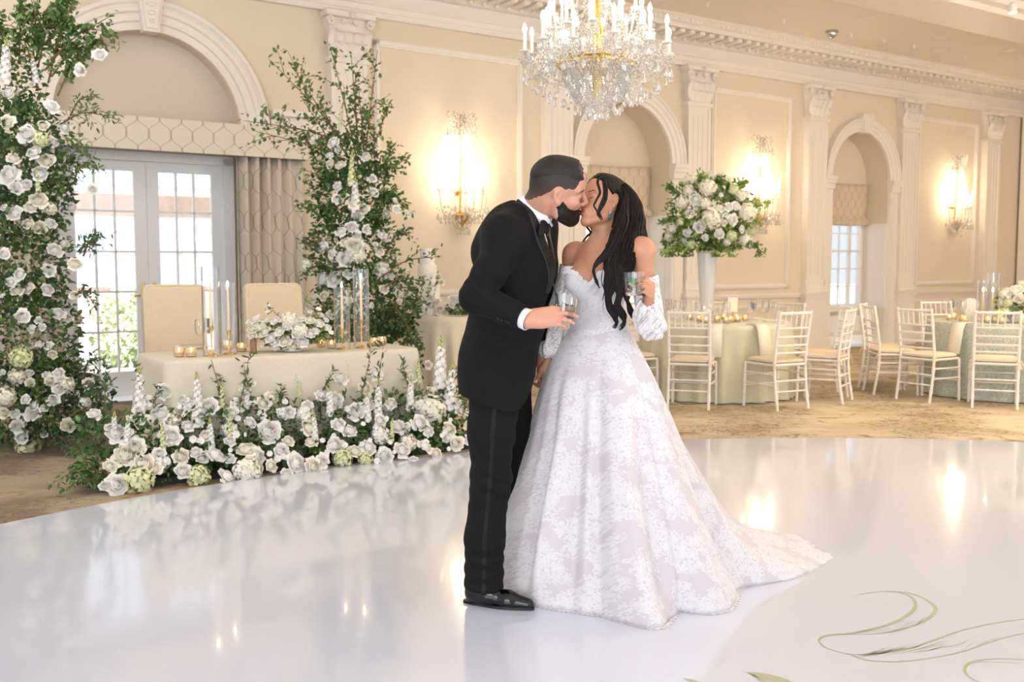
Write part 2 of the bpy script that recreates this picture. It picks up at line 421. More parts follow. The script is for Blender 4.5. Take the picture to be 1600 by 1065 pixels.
# entablature and cornice: a profile swept along the wall -----
tn = [0]
def trim(mb, name=None, mat=None, wall=True, smooth=False, **k):
    tn[0] += 1; return struct('trim_%d' % tn[0], mb, mat or M['trim'], wall=wall, smooth=smooth, **k)
prof = [(0,4.07),(.07,4.07),(.07,4.13),(.085,4.13),(.085,4.19),(.11,4.20),(.11,4.23),(.05,4.24),(.05,4.36),(.09,4.37),(.12,4.40),(.16,4.42),
        (.16,4.455),(.44,4.455),(.44,4.51),(.47,4.515),(.50,4.55),(.55,4.575),(.55,4.60),(0,4.60)]
mb = MB(); n = len(prof); vv = []
for s in (-8, 18.72): vv += [(s, -o, z) for o, z in prof]
mb.add(vv, [(i, (i+1) % n, (i+1) % n+n, i+n) for i in range(n)])
trim(mb)
mb = MB(); vv = []                      # return along the right end wall
for o in (0, -7): vv += [(18.72-d, o, z) for d, z in prof]
mb.add(vv, [(i, i+n, (i+1) % n+n, (i+1) % n) for i in range(n)]); trim(mb)
# modillions and leaf ornaments below the corona
mb = MB()
for i in range(120):
    s = -3+.18*i
    mb.bevbox((s, -.42, 4.40), (s+.09, -.12, 4.455), .012)
    mb.lathe([(0,-.03),(.022,-.02),(.03,0),(.022,.02),(0,.03)], (s+.135, -.15, 4.395), 6)
trim(mb)
# leafy run above
mb = MB()
for i in range(230):
    s = -3+.095*i
    mb.lathe([(0,-.035),(.03,-.02),(.042,0),(.03,.02),(0,.03)], (s, -.49, 4.545), 6, sx=.9, sy=.6)
trim(mb, smooth=True)
# ceiling beam with mouldings, nearer
bo = None
pA, pB = fl(1300, 4, 4.42), fl(1600, 66, 4.42)
offb = float((pA@WN-WD + pB@WN-WD)/2)
mb = MB(); bp = [(0,4.60),(0,4.56),(.10,4.55),(.10,4.51),(.16,4.49),(.16,4.42),(.9,4.42),(.9,4.49),(1.0,4.51),(1.0,4.60)]; nb = len(bp); vv = []
for s in (-8, 18.72): vv += [(s, -(offb-.16+o), z) for o, z in bp]
mb.add(vv, [(i, (i+1) % nb, (i+1) % nb+nb, i+nb) for i in range(nb)]); trim(mb)

# pilasters ----------------------------------------------------
def leaf_curl(mb, x, z, w, h, out, y0=-.11):
    """one acanthus leaf curling out of the bell"""
    P = []
    for i in range(7):
        t = i/6; yy = y0-.02-out*t**2.2; zz = z+h*(t if t < .85 else .85-(t-.85)*.8); ww = w*math.sin(PI*(.15+.75*t))**.8
        P.append([(x-ww/2, yy+.012, zz), (x-ww/4, yy-.004, zz), (x, yy-.016, zz), (x+ww/4, yy-.004, zz), (x+ww/2, yy+.012, zz)])
    mb.grid(P)
def pilaster(s, w=.43):
    mb = MB(); h = w/2
    mb.box((s-h, -.10, 1.0), (s+h, 0, 3.56))                      # shaft
    for a in (-1, 1):                                             # raised rim of the shaft panel
        mb.box((s+a*h, -.115, 1.12), (s+a*(h-.05), -.10, 3.50))
    for k in range(3): mb.box((s-h+.10+k*.09, -.108, 1.2), (s-h+.13+k*.09, -.10, 3.42))
    mb.box((s-h-.03, -.13, 3.53), (s+h+.03, 0, 3.58))             # astragal
    bell = [(s-h+.02, 3.58), (s+h-.02, 3.58), (s+h+.0, 3.85), (s+h+.05, 4.0), (s-h-.05, 4.0), (s-h, 3.85)]
    mb.prism(bell, -.115, 0)
    mb.bevbox((s-h-.08, -.19, 4.0), (s+h+.08, 0, 4.07), .012)      # abacus
    mb.box((s-h-.03, -.14, .82), (s+h+.03, 0, .88)); mb.box((s-h-.05, -.16, .88), (s+h+.05, 0, .93)); mb.box((s-h-.02, -.13, .93), (s+h+.02, 0, 1.0))
    mb.box((s-h-.01, -.12, 0), (s+h+.01, 0, .82)); mb.box((s-h-.04, -.15, 0), (s+h+.04, 0, .16)); mb.box((s-h-.03, -.135, .16), (s+h+.03, 0, .2))
    trim(mb)
    mb = MB()
    for k in range(4): leaf_curl(mb, s-h+.06+k*(w-.12)/3, 3.59, .12, .17, .07)
    for k in range(3): leaf_curl(mb, s-h+.11+k*(w-.22)/2, 3.68, .13, .2, .08)
    for a in (-1, 1):
        leaf_curl(mb, s+a*(h-.01), 3.62, .1, .3, .1)
        pts = [(s+a*(h+.02)+a*.05*(1-t*.8)*math.cos(t*9), -.16, 3.945+.05*(1-t*.8)*math.sin(t*9)) for t in np.linspace(0, 1, 22)]
        mb.tube(pts, .014, 6)
        pts = [(s+a*.07+a*.03*(1-t*.8)*math.cos(PI-t*9), -.15, 3.95+.03*(1-t*.8)*math.sin(PI-t*9)) for t in np.linspace(0, 1, 16)]
        mb.tube(pts, .010, 6)
    mb.lathe([(0,-.04),(.03,-.02),(.04,0),(.03,.02),(0,.04)], (s, -.2, 4.03), 8)
    trim(mb, smooth=True)
for s in (4.78, 7.65, 10.09, 12.63, 14.98, 17.5): pilaster(s)
pilaster(.35)

# archivolts ---------------------------------------------------
def archivolt(sc, r0, r1, keyh=.2, jamb=True, zb=0.0):
    pf = [(0,0),(0,.05),(.06,.055),(.07,.075),(.13,.08),(.145,.10),(.175,.105),(.2,.085),(.22,.11),(.25,.11),(.25,0)]
    wd = (r1-r0)/.25; mb = MB(); P = []
    for i in range(41):
        a = PI*i/40; row = []
        for d, y in pf:
            r = r0+d*wd; row.append((sc+r*math.cos(a), -y, SPR+r*math.sin(a)))
        P.append(row)
    mb.grid(P)
    # keystone
    k0, k1 = .075, .125
    mb.prism([(sc-k0, SPR+r0-.03), (sc+k0, SPR+r0-.03), (sc+k1, SPR+r1+.06), (sc-k1, SPR+r1+.06)], -.15, 0)
    mb.prism([(sc-k0+.025, SPR+r0), (sc+k0-.025, SPR+r0), (sc+k1-.035, SPR+r1+.02), (sc-k1+.035, SPR+r1+.02)], -.17, -.15)
    for q in range(3):
        pts = [(sc+(.02+.015*q)*math.cos(t), -.175, SPR+r0+.07+.08*q+.02*math.sin(t)) for t in np.linspace(0, 2*PI, 10)]
        mb.tube(pts, .008, 5)
    trim(mb, smooth=True)
    # imposts and jamb strips
    mb = MB()
    for a in (-1, 1):
        x0, x1 = sc+a*(r0-.02), sc+a*(r1+.03)
        mb.box((x0, -.14, SPR-.06), (x1, 0, SPR)); mb.box((x0, -.12, SPR-.11), (x1, 0, SPR-.06)); mb.box((x0+a*.01, -.095, SPR-.2), (x1-a*.01, 0, SPR-.11))
        if jamb:
            mb.box((sc+a*r0, -.06, zb), (sc+a*r1, 0, SPR-.2)); mb.box((sc+a*(r0+.04), -.07, .3), (sc+a*(r1-.04), -.06, SPR-.3))
            mb.box((sc+a*(r0-.01), -.09, 0), (sc+a*(r1+.02), 0, .18))
    trim(mb)
archivolt(A1[0], .90, 1.19, jamb=False); archivolt(A2[0], .77, .99); archivolt(A3[0], .74, .95)
# imposts running on to the pilasters
mb = MB()
for a, b in ((3.9, 4.57), (.57, 1.46)):
    mb.box((a, -.10, 2.72), (b, 0, 2.80)); mb.box((a, -.12, 2.90), (b, 0, 2.96)); mb.box((a, -.06, 2.80), (b, 0, 2.90))
trim(mb)

# wall panels, dado, baseboard ----------------------------------
def panel(s0, s1, z0, z1, w=.07, d=.03):
    mb = MB()
    for k, (ww, dd) in enumerate(((w, d), (w*.45, d+.018))):
        g = (w-ww)/2
        mb.box((s0+g, -dd, z0+g), (s1-g, 0, z0+g+ww)); mb.box((s0+g, -dd, z1-g-ww), (s1-g, 0, z1-g))
        mb.box((s0+g, -dd, z0+g), (s0+g+ww, 0, z1-g)); mb.box((s1-g-ww, -dd, z0+g), (s1-g, 0, z1-g))
    trim(mb)
panel(5.12, 7.14, .98, 3.84); panel(10.42, 12.1, .98, 3.84); panel(15.3, 17.12, .98, 3.84); panel(-3, -.2, .98, 3.84)
for s0, s1 in ((5.12, 7.14), (10.42, 12.1), (15.3, 17.12)): panel(s0, s1, .26, .74, .05, .02)
mb = MB()
for s0, s1 in ((-8, .1), (4.98, 7.45), (10.3, 12.42), (15.2, 17.3), (17.7, 18.72)):
    mb.box((s0, -.035, .84), (s1, 0, .9)); mb.box((s0, -.05, .87), (s1, 0, .89))
trim(mb)
mb = MB()
for s0, s1 in ((-8, 1.0), (4.4, 7.45), (7.85, 7.9), (9.84, 9.9), (10.3, 12.42), (15.2, 17.3), (17.7, 18.72)):
    mb.box((s0, -.03, 0), (s1, 0, .15)); mb.box((s0, -.02, .15), (s1, 0, .18))
b_ = struct('baseboard_back', mb, M['trim'], wall=True, smooth=False)
mb = MB(); mb.box((18.69, -7, 0), (18.72, -.02, .16)); struct('baseboard_right', mb, M['trim'], wall=True, smooth=False)
mb = MB(); mb.box((18.52, -.5, 0), (18.72, -.05, 4.07)); trim(mb)
for sc, r in (A2, A3):
    for a in (-1, 1):
        mb = MB(); mb.box((sc+a*(r-.012), -.005, .62), (sc+a*r, .42, 2.02)); mb.box((sc+a*(r-.02), .06, .72), (sc+a*(r-.012), .36, 1.94)); trim(mb)
# niche lower panels / sills
for sc, r in (A2, A3):
    mb = MB(); mb.box((sc-r, .28, .56), (sc+r, .42, .62)); mb.box((sc-r, .38, 0), (sc+r, .42, .15)); mb.box((sc-r+.1, .40, .22), (sc+r-.1, .42, .48)); trim(mb)

# french doors ---------------------------------------------------
def bars(mb, x0, x1, z0, z1, nx, nz, y, w=.022, d=.03):
    for i in range(1, nx): x = x0+(x1-x0)*i/nx; mb.box((x-w/2, y, z0), (x+w/2, y+d, z1))
    for i in range(1, nz): z = z0+(z1-z0)*i/nz; mb.box((x0, y, z-w/2), (x1, y+d, z+w/2))
D0, D1, DT = 1.80, 3.50, 2.44
mb = MB(); y = .14
mb.box((D0-.04, y-.05, 0), (D0+.07, y+.1, DT)); mb.box((D1-.07, y-.05, 0), (D1+.04, y+.1, DT)); mb.box((D0-.04, y-.05, DT-.07), (D1+.04, y+.1, DT+.02))
mb.box((D0, y-.02, 0), (D1, y+.1, .04))
dfr = struct('door_1', mb, M['frame'], wall=True, smooth=False)
mid = 2.66
for k, (a, b) in enumerate(((D0+.07, mid-.005), (mid+.005, D1-.07))):
    mb = MB(); st = .115
    mb.box((a, y, .04), (a+st, y+.05, DT-.07)); mb.box((b-st, y, .04), (b, y+.05, DT-.07)); mb.box((a+st, y, .04), (b-st, y+.05, .28)); mb.box((a+st, y, DT-.17), (b-st, y+.05, DT-.07))
    bars(mb, a+st, b-st, .28, DT-.17, 3, 5, y+.01)
    lf = obj('door_leaf', mb, M['frame'], dfr, smooth=False)
    g = MB(); g.box((a+st, y+.022, .28), (b-st, y+.028, DT-.17)); obj('pane', g, M['pane'], lf, smooth=False)
    if k == 1:
        hx = a+.05; h = MB(); h.bevbox((hx-.02, y-.008, .92), (hx+.02, y, 1.16), .004); h.tube([(hx, y-.01, 1.04), (hx, y-.06, 1.04), (hx+.05, y-.065, 1.04), (hx+.11, y-.06, 1.035)], .009, 8)
        h2 = obj('door_handle', h, M['brass'], lf)
    else:
        h = MB(); hx = b-.05; h.bevbox((hx-.02, y-.008, .92), (hx+.02, y, 1.16), .004); h.tube([(hx, y-.01, 1.04), (hx, y-.06, 1.04), (hx-.05, y-.065, 1.04), (hx-.11, y-.06, 1.035)], .009, 8)
        obj('door_handle', h, M['brass'], lf)
# windows --------------------------------------------------------
def window(nm, x0, x1, z0, z1, y):
    mb = MB(); w = .06
    mb.box((x0, y-.02, z0), (x0+w, y+.07, z1)); mb.box((x1-w, y-.02, z0), (x1, y+.07, z1)); mb.box((x0, y-.02, z0), (x1, y+.07, z0+w)); mb.box((x0, y-.02, z1-w), (x1, y+.07, z1))
    fr = struct(nm, mb, M['frame'], wall=True, smooth=False)
    mb = MB(); zm = (z0+z1)/2; a, b = x0+w, x1-w; m3 = .22
    mb.box((a+m3, y, z0+w), (a+m3+.07, y+.05, z1-w)); mb.box((b-m3-.07, y, z0+w), (b-m3, y+.05, z1-w))
    mb.box((a, y, zm-.02), (b, y+.05, zm+.02))
    bars(mb, a, a+m3, z0+w, z1-w, 1, 6, y+.01); bars(mb, b-m3, b, z0+w, z1-w, 1, 6, y+.01); bars(mb, a+m3+.07, b-m3-.07, z0+w, z1-w, 3, 6, y+.01)
    obj('window_frame', mb, M['frame'], fr, smooth=False)
    g = MB(); g.box((a, y+.022, z0+w), (b, y+.028, z1-w)); obj('pane', g, M['pane'], fr, smooth=False)
window('window_1', 8.17, 9.57, .62, 2.5, .44); window('window_2', 13.12, 14.50, .62, 2.5, .44)

# valance, curtains, roman shades ---------------------------------
def wall_thing(o): o.location = WLOC; o.rotation_euler = (0, 0, WROT); return o
mb = MB(); x0, x1, z0, z1, d = 1.08, 4.25, 2.45, 2.765, .20
P = []; UV = []
outline = [(x0, 0), (x0, -d), (x1, -d), (x1, 0)]; acc = 0; last = None
for z in (z0, z1):
    acc = 0; last = None
    for p in outline:
        if last: acc += math.dist(last, p)
        last = p; P.append((p[0], p[1], z)); UV.append((acc, z-z0+.09))
mb.add(P, [(i, i+1, i+5, i+4) for i in range(3)]); mb.add([(x0,0,z1),(x0,-d,z1),(x1,-d,z1),(x1,0,z1)], [(0,1,2,3)]); UV += [(0,0)]*4
va = obj('valance', mb, M['trellis'], None, smooth=False, uv=UV); wall_thing(va)
tag(va, 'long cream box valance with ogee trellis pattern above the glass doors', 'valance')
def curtain(x0, x1, z0, z1, y, folds, lab, seed):
    rr = random.Random(seed); mb = MB(); n = folds*10; UVs = []; P = []
    ph = [rr.uniform(-.6, .6) for _ in range(folds+2)]
    for i, z in enumerate(np.linspace(z1, z0, 14)):
        row = []; acc = 0; last = None
        for j in range(n+1):
            t = j/n; a = t*folds*2*PI; amp = .055*(.75+.25*math.sin(i*.35+t*5))
            x = x0+(x1-x0)*t+.018*math.sin(a*2+ph[int(t*folds)])*(i/14); yy = y+amp*math.sin(a)+.012*math.sin(a*.5+i*.2)
            p = (x, yy, z); row.append(p)
            if last: acc += math.dist(last, p)
            last = p; UVs.append((acc, z))
        P.append(row)
    mb.grid(P)
    o = obj('curtain', mb, M['curtain'], None, uv=UVs, angle=None); wall_thing(o)
    m = o.modifiers.new('t', 'SOLIDIFY'); m.thickness = .004
    tag(o, lab, 'curtain'); return o
curtain(3.50, 4.22, .02, 2.46, -.11, 6, 'patterned taupe curtain hanging right of the glass doors', 1)
curtain(1.10, 1.80, .02, 2.46, -.11, 6, 'patterned taupe curtain left of the doors, half hidden by the tall flowers', 2)
def shade(sc, w, z0, z1, y, lab):
    mb = MB(); P = []; UVs = []; acc = 0; last = None
    zs = np.linspace(z1, z0+.12, 9)
    prof = [(z, y-.01*math.sin((z1-z)*9)) for z in zs]+[(z0+.07, y-.06), (z0+.02, y-.085), (z0, y-.06), (z0+.04, y-.02)]
    for z, yy in prof:
        if last: acc += math.dist(last, (z, yy))
        last = (z, yy); row = []
        for j in range(17):
            x = sc-w/2+w*j/16; row.append((x, yy-.008*math.sin(j*PI/16*3), z-.02*math.sin(PI*j/16))); UVs.append((w*j/16, -acc))
        P.append(row)
    mb.grid(P); o = obj('roman_shade', mb, M['shade'], None, uv=UVs, angle=None); wall_thing(o)
    m = o.modifiers.new('t', 'SOLIDIFY'); m.thickness = .006
    tag(o, lab, 'window shade', 'roman shades in the arched windows')
shade(A2[0], 1.46, 2.02, 2.70, .36, 'trellis patterned roman shade in the arched window behind the couple')
shade(A3[0], 1.40, 2.00, 2.68, .36, 'trellis patterned roman shade in the arched window at the right')

# ceiling fittings --------------------------------------------------
for i, (px, py, rr) in enumerate(((1105, 4, .045), (1225, 30, .05), (1352, 27, .11), (1300, 48, .09), (1330, 52, .05), (1382, 60, .05), (1470, 58, .1), (1428, 70, .05), (1468, 79, .11), (1508, 86, .05), (1578, 78, .09))):
    p = fl(px, py, CEIL); mb = MB(); big = rr > .08
    mb.lathe([(rr, 0), (rr, -.008), (rr*.85, -.012), (rr*.8, -.006), (rr*.45, -.004), (0, -.004)] if big else [(rr, 0), (rr, -.006), (rr*.4, -.01), (rr*.35, -.05), (rr*.6, -.055), (0, -.06)], (0, 0, 0), 20)
    nm = 'ceiling_speaker' if big else 'fire_sprinkler'
    if px == 1300:
        nm = 'security_camera'; mb = MB(); mb.lathe([(.09, 0), (.09, -.03), (.07, -.035), (.065, -.07), (.04, -.10), (0, -.11)], (0,0,0), 20)
    o = obj(nm, mb, M['trim'] if px != 1300 else M['silver'], None); o.location = (p[0], p[1], CEIL)
    where = {1105: 'first from the chandelier', 1225: 'second from the chandelier', 1352: 'large, nearest the ceiling beam', 1300: '', 1330: 'right beside the dome camera',
             1382: 'between the round fittings', 1470: 'smaller row end near the beam', 1428: 'left of the big round fitting', 1468: 'nearest the cornice', 1508: 'furthest along the cornice', 1578: 'at the far right edge'}[px]
    if nm == 'security_camera': tag(o, 'small grey dome camera on the ceiling right of the chandelier', 'camera')
    else: tag(o, ('round flush speaker grille in the ceiling, ' if big else 'small ceiling sprinkler head, ')+where, 'speaker' if big else 'sprinkler', 'ceiling speakers' if big else 'sprinkler heads')
p = fl(1583, 5, 4.4); sp = thing('spotlight', 'small lit ceiling spotlight on the beam at the top right corner', 'lamp', (p[0], p[1], 4.41))
mb = MB(); mb.lathe([(.03, 0), (.05, -.02), (.05, -.12), (.045, -.12), (.04, -.03), (0, -.02)], (0,0,0), 16); obj('housing', mb, M['white_lacquer'], sp)
mb = MB(); mb.lathe([(0, -.1), (.04, -.1), (.03, -.125), (0, -.135)], (0,0,0), 12); obj('bulb', mb, M['bulb'], sp)

# outside -------------------------------------------------------------
pav = simple('patio_stone', rgb(226, 222, 214), .8, var=.1, scale=2)
mb = MB(); mb.add([wp(-30, -.3, -.12), wp(60, -.3, -.12), wp(60, -45, -.12), wp(-30, -45, -.12)], [(0,1,2,3)])
tag(obj('patio', mb, pav, None, smooth=False), kind='structure')
M['brick'] = simple('brick_wall', rgb(206, 184, 174), .85, var=.2, scale=6)
M['roof'] = simple('slate_roof', rgb(160, 168, 178), .8, var=.15, scale=3)
hs = thing('building', 'brick house with slate roof outside beyond the glass doors', 'building', wp(6.5, -16, -.12), WROT)
mb = MB(); mb.box((-9, 0, 0), (26, 6, 3.4)); obj('wall', mb, M['brick'], hs, smooth=False)
mb = MB(); mb.prism([(-.5, 3.4), (6.5, 3.4), (3.0, 6.0)], -9.5, 26.5, axis=0); obj('roof', mb, M['roof'], hs, smooth=False)
M['darkpane'] = simple('dark_window_glass', rgb(150, 160, 172), .1)
for x in range(-8, 25, 3):
    mb = MB(); mb.box((x, -.08, .9), (x+1.3, .02, 2.6)); w_ = obj('window', mb, M['frame'], hs, smooth=False)
    mb = MB(); [mb.box((x+.1+i*.39, -.10, 1.0+j*.5), (x+.1+i*.39+.33, -.07, 1.0+j*.5+.44)) for i in range(3) for j in range(3)]; obj('pane', mb, M['darkpane'], w_, smooth=False)
mb = MB(); mb.box((-9.3, -.4, 3.2), (26.3, 0, 3.4)); obj('gutter', mb, M['frame'], hs, smooth=False)
# ============================================================ flowers and leaves
rng = np.random.default_rng(11)
def petal_grid(phi, half, r0, rm, rt, z0, zt, curl, nu=5, nv=6, ruf=0.0, seed=0):
    P = []
    for i in range(nv):
        v = i/(nv-1); r = r0+(rm-r0)*math.sin(min(1, v*1.7)*PI/2)+(rt-rm)*max(0, v-.5)*2+curl*.30*max(0, v-.6)**1.5*3; z = z0+(zt-z0)*v**.8-curl*.25*max(0, v-.7)*3
        wd = half*math.sin(PI*(.16+.60*v**.8)); row = []
        for j in range(nu):
            u = -1+2*j/(nu-1); a = phi+wd*u; rr = r*(1+ruf*math.sin(4*u+seed)*v); row.append((rr*math.cos(a), rr*math.sin(a), z-.10*u*u*v*(.6+curl)+ruf*.6*math.sin(5*u+seed)*v))
        P.append(row)
    return P
def make_rose(seed, openness=1.0, n=26):
    r = random.Random(seed); mb = MB(); spin = r.uniform(0, 6)
    for i in range(n):
        k = i/(n-1); ph = spin+i*2.4+r.uniform(-.2, .2)
        rm = .12+.80*k**.85*openness; rt = rm*(.40+.72*k)+.02; zt = .60-.60*k**1.3+r.uniform(-.03, .03); cu = max(0, k-.5)*1.1*openness
        mb.grid(petal_grid(ph, 1.5-.75*k, .06+.12*k, rm, rt, -.38+.04*k, zt, cu, ruf=.03+.05*k, seed=r.uniform(0, 6)))
    mb.lathe([(0,-.5),(.13,-.46),(.2,-.36),(.12,-.2)], (0,0,0), 7); mb.lathe([(.05,-.3),(.17,.1),(.10,.38),(0,.44)], (0,0,0), 7)
    return mb.mesh('rose', M['petal'])
ROSES = [make_rose(i, o, n) for i, (o, n) in enumerate(((1.0, 22), (1.12, 24), (.85, 20), (1.2, 20)))]
ROSES_C = []
for me in ROSES[:2]:
    c = me.copy(); c.materials[0] = M['petal_cream']; ROSES_C.append(c)
def make_hydrangea(seed, mat, n=70):
    r = random.Random(seed); mb = MB()
    for i in range(n):
        z = 1-1.45*(i+.5)/n; a = i*2.39996; q = math.sqrt(max(0, 1-z*z)); d = V(q*math.cos(a), q*math.sin(a), z*.85); m = rotm(d)
        c = d*(.93+r.uniform(-.09, .09)); m = rotm(d+V(r.uniform(-.5,.5), r.uniform(-.5,.5), r.uniform(-.5,.5))); sp = r.uniform(0, 1.6); s = .25
        for k in range(4):
            t = sp+k*PI/2; P = []
            e1 = V(math.cos(t), math.sin(t), 0); e2 = V(-math.sin(t), math.cos(t), 0)
            vs = [V(0,0,0), e1*s*.5-e2*s*.48+V(0,0,.03), e1*s+V(0,0,.0), e1*s*.5+e2*s*.48+V(0,0,.03)]
            mb.add([c+m@p for p in vs], [(0, 1, 2, 3)])
    mb.lathe([(0,-.6),(.5,-.45),(.72,0),(.5,.5),(0,.66)], (0,0,0), 8, mi=1)
    return mb.mesh('hydrangea', [mat, M['petal_green']])
HYD = [make_hydrangea(1, M['petal']), make_hydrangea(2, M['petal_green']), make_hydrangea(3, M['petal_cream'])]
def make_spike(seed, mat, n=46, h=1.0, wide=.16):
    """stock or delphinium: florets up a stem, buds at the tip; unit height"""
    r = random.Random(seed); mb = MB(); mb.tube([(0,0,-.6),(0,0,.5),(.01,0,h)], [.012,.01,.004], 5, mi=1)
    for i in range(n):
        t = i/n; z = .04+t*h*.96; a = i*2.4; w = wide*(1-t)**.55*.5+.006; c = V(w*math.cos(a), w*math.sin(a), z)
        s = .075*(1-t)**.6+.012
        if t > .8:
            mb.lathe([(0,-s),(s*.6,-s*.3),(s*.6,s*.4),(0,s)], c, 5, mi=2)
        else:
            m = rotm(V(math.cos(a), math.sin(a), .25)); sp = r.uniform(0, 2)
            for ring in (0, 1):
                for k in range(5):
                    q = sp+k*2*PI/5+ring*.6; e1 = V(math.cos(q), math.sin(q), 0); e2 = V(-math.sin(q), math.cos(q), 0); l = s*(1-.35*ring)
                    vs = [V(0,0,.01+ring*.01), e1*l*.6-e2*l*.5+V(0,0,.015+ring*.02), e1*l+V(0,0,.0+ring*.03), e1*l*.6+e2*l*.5+V(0,0,.015+ring*.02)]
                    mb.add([c+m@p for p in vs], [(0,1,2,3)])
    return mb.mesh('flower_spike', [mat, M['stem'], M['bud']])
SPK = [make_spike(1, M['petal']), make_spike(2, M['petal_green'], 40, 1, .10), make_spike(3, M['petal_cream'])]
def make_star(seed):
    """small open blossom"""
    mb = MB()
    for k in range(6):
        a = k*PI/3; e1 = V(math.cos(a), math.sin(a), 0); e2 = V(-math.sin(a), math.cos(a), 0)
        mb.grid([[(e1*t+e2*w*u*.42+V(0,0,.35*t**1.5-.1*u*u)) for u in (-1, 0, 1)] for t, w in ((.05,.2),(.4,.9),(.75,1),(1,.3))])
    mb.lathe([(0,0),(.14,.03),(.12,.14),(0,.2)], (0,0,0), 6)
    return mb.mesh('blossom', M['petal'])
STAR = make_star(1)

def put(name, me, pos, scale, direction=(0,0,1), spin=0.0, parent=None, off=None):
    o = link(name, me, parent); m = Matrix(rotm(direction).tolist()).to_4x4() @ Matrix.Rotation(spin, 4, 'Z')
    p = np.asarray(pos, float) - (off if off is not None else 0)
    o.matrix_basis = Matrix.Translation(Vector(p)) @ m @ Matrix.Diagonal((scale, scale, scale, 1)); return o

LEAF_T = np.array([(0,0,0),(-.30,.30,.05),(-.28,.68,.04),(0,1,-.06),(.28,.68,.04),(.30,.30,.05),(0,.33,-.03),(0,.68,-.02)])
LEAF_F = [(0,6,1),(6,7,2,1),(7,3,2),(0,5,6),(6,5,4,7),(7,4,3)]
def leaves(mb, pos, dirs, size, narrow=1.0, up=None):
    """many leaves at once: pos (n,3), dirs (n,3), size (n)"""
    n = len(pos)
    if n == 0: return
    d = dirs/(np.linalg.norm(dirs, axis=1)[:, None]+1e-9)
    upv = rng.normal(size=(n, 3))*.6+np.array([0, -.3, .8]) if up is None else up
    x = np.cross(d, upv); x /= np.linalg.norm(x, axis=1)[:, None]+1e-9; z = np.cross(x, d)
    T = LEAF_T*np.array([narrow, 1, 1]); v = pos[:, None]+size[:, None, None]*(T[None, :, 0:1]*x[:, None]+T[None, :, 1:2]*d[:, None]+T[None, :, 2:3]*z[:, None])
    o = mb.n; mb.v.append(v.reshape(-1, 3)); mb.n += n*8
    for i in range(n):
        b = o+8*i; mb.f.extend([tuple(b+k for k in f) for f in LEAF_F])
    mb.mi.extend([0]*(n*6))
def branch(pts, r=.006, nleaf=30, size=.05, narrow=1.0, spread=.02, sub=0, start=.1, mats=None):
    """a twig with leaves, as one mesh builder with materials twig, leaf"""
    mb = MB(); P = spline(pts, 14); L = np.linalg.norm(P[-1]-P[0])
    def twig(P, r, nl):
        mb2 = MB(); mb2.tube(P, np.linspace(r, r*.3, len(P)), 5)
        o = mb.n; mb.v.append(np.vstack(mb2.v)); mb.n += mb2.n; mb.f.extend([tuple(i+o for i in f) for f in mb2.f]); mb.mi.extend([1]*len(mb2.f))
        t = start+(1-start)*rng.random(nl); idx = t*(len(P)-1); i0 = np.minimum(idx.astype(int), len(P)-2); fr = (idx-i0)[:, None]
        pos = P[i0]*(1-fr)+P[i0+1]*fr; tg = P[i0+1]-P[i0]; tg /= np.linalg.norm(tg, axis=1)[:, None]+1e-9
        d = tg*.6+rng.normal(size=(nl, 3))*.7+np.array([0, 0, -.1]); pos = pos+rng.normal(size=(nl, 3))*spread
        leaves(mb, pos, d, size*(.6+.6*rng.random(nl)), narrow)
    twig(P, r, nleaf)
    for k in range(sub):
        t = .25+.7*(k+.5)/sub; i = int(t*(len(P)-1)); d = P[min(i+1, len(P)-1)]-P[i-1]; d /= np.linalg.norm(d)+1e-9
        d = d+rng.normal(size=3)*np.array([.8, .5, .6]); d /= np.linalg.norm(d); l = L*(.18+.2*rng.random())
        Q = np.array([P[i]+d*l*q+V(0,0,-.06*l*q*q*3) for q in np.linspace(0, 1, 6)]); twig(Q, r*.5, max(6, int(nleaf*.35)))
    return mb
def blob_leaves(n, centers, size, narrow=1.0, out=.8, mb=None, shell=(.55, 1.05)):
    """leaves filling a union of ellipsoids: centers rows (x,y,z,rx,ry,rz)"""
    mb = mb or MB(); c = np.array(centers, float); w = np.prod(c[:, 3:6], axis=1)**.67; pick = rng.choice(len(c), n, p=w/w.sum()); q = rng.normal(size=(n, 3)); q /= np.linalg.norm(q, axis=1)[:, None]
    rad = shell[0]+(shell[1]-shell[0])*rng.random(n)[:, None]**.6
    pos = c[pick, :3]+q*rad*c[pick, 3:6]; pos[:, 2] = np.maximum(pos[:, 2], .02)
    leaves(mb, pos, q*out+rng.normal(size=(n, 3))*.6, size*(.6+.7*rng.random(n)), narrow); return mb
def outdir(p, c, k=(0, -.7, .45)):
    d = np.asarray(p)-np.asarray(c); d = d/(np.linalg.norm(d)+1e-9); return d*.8+np.array(k)

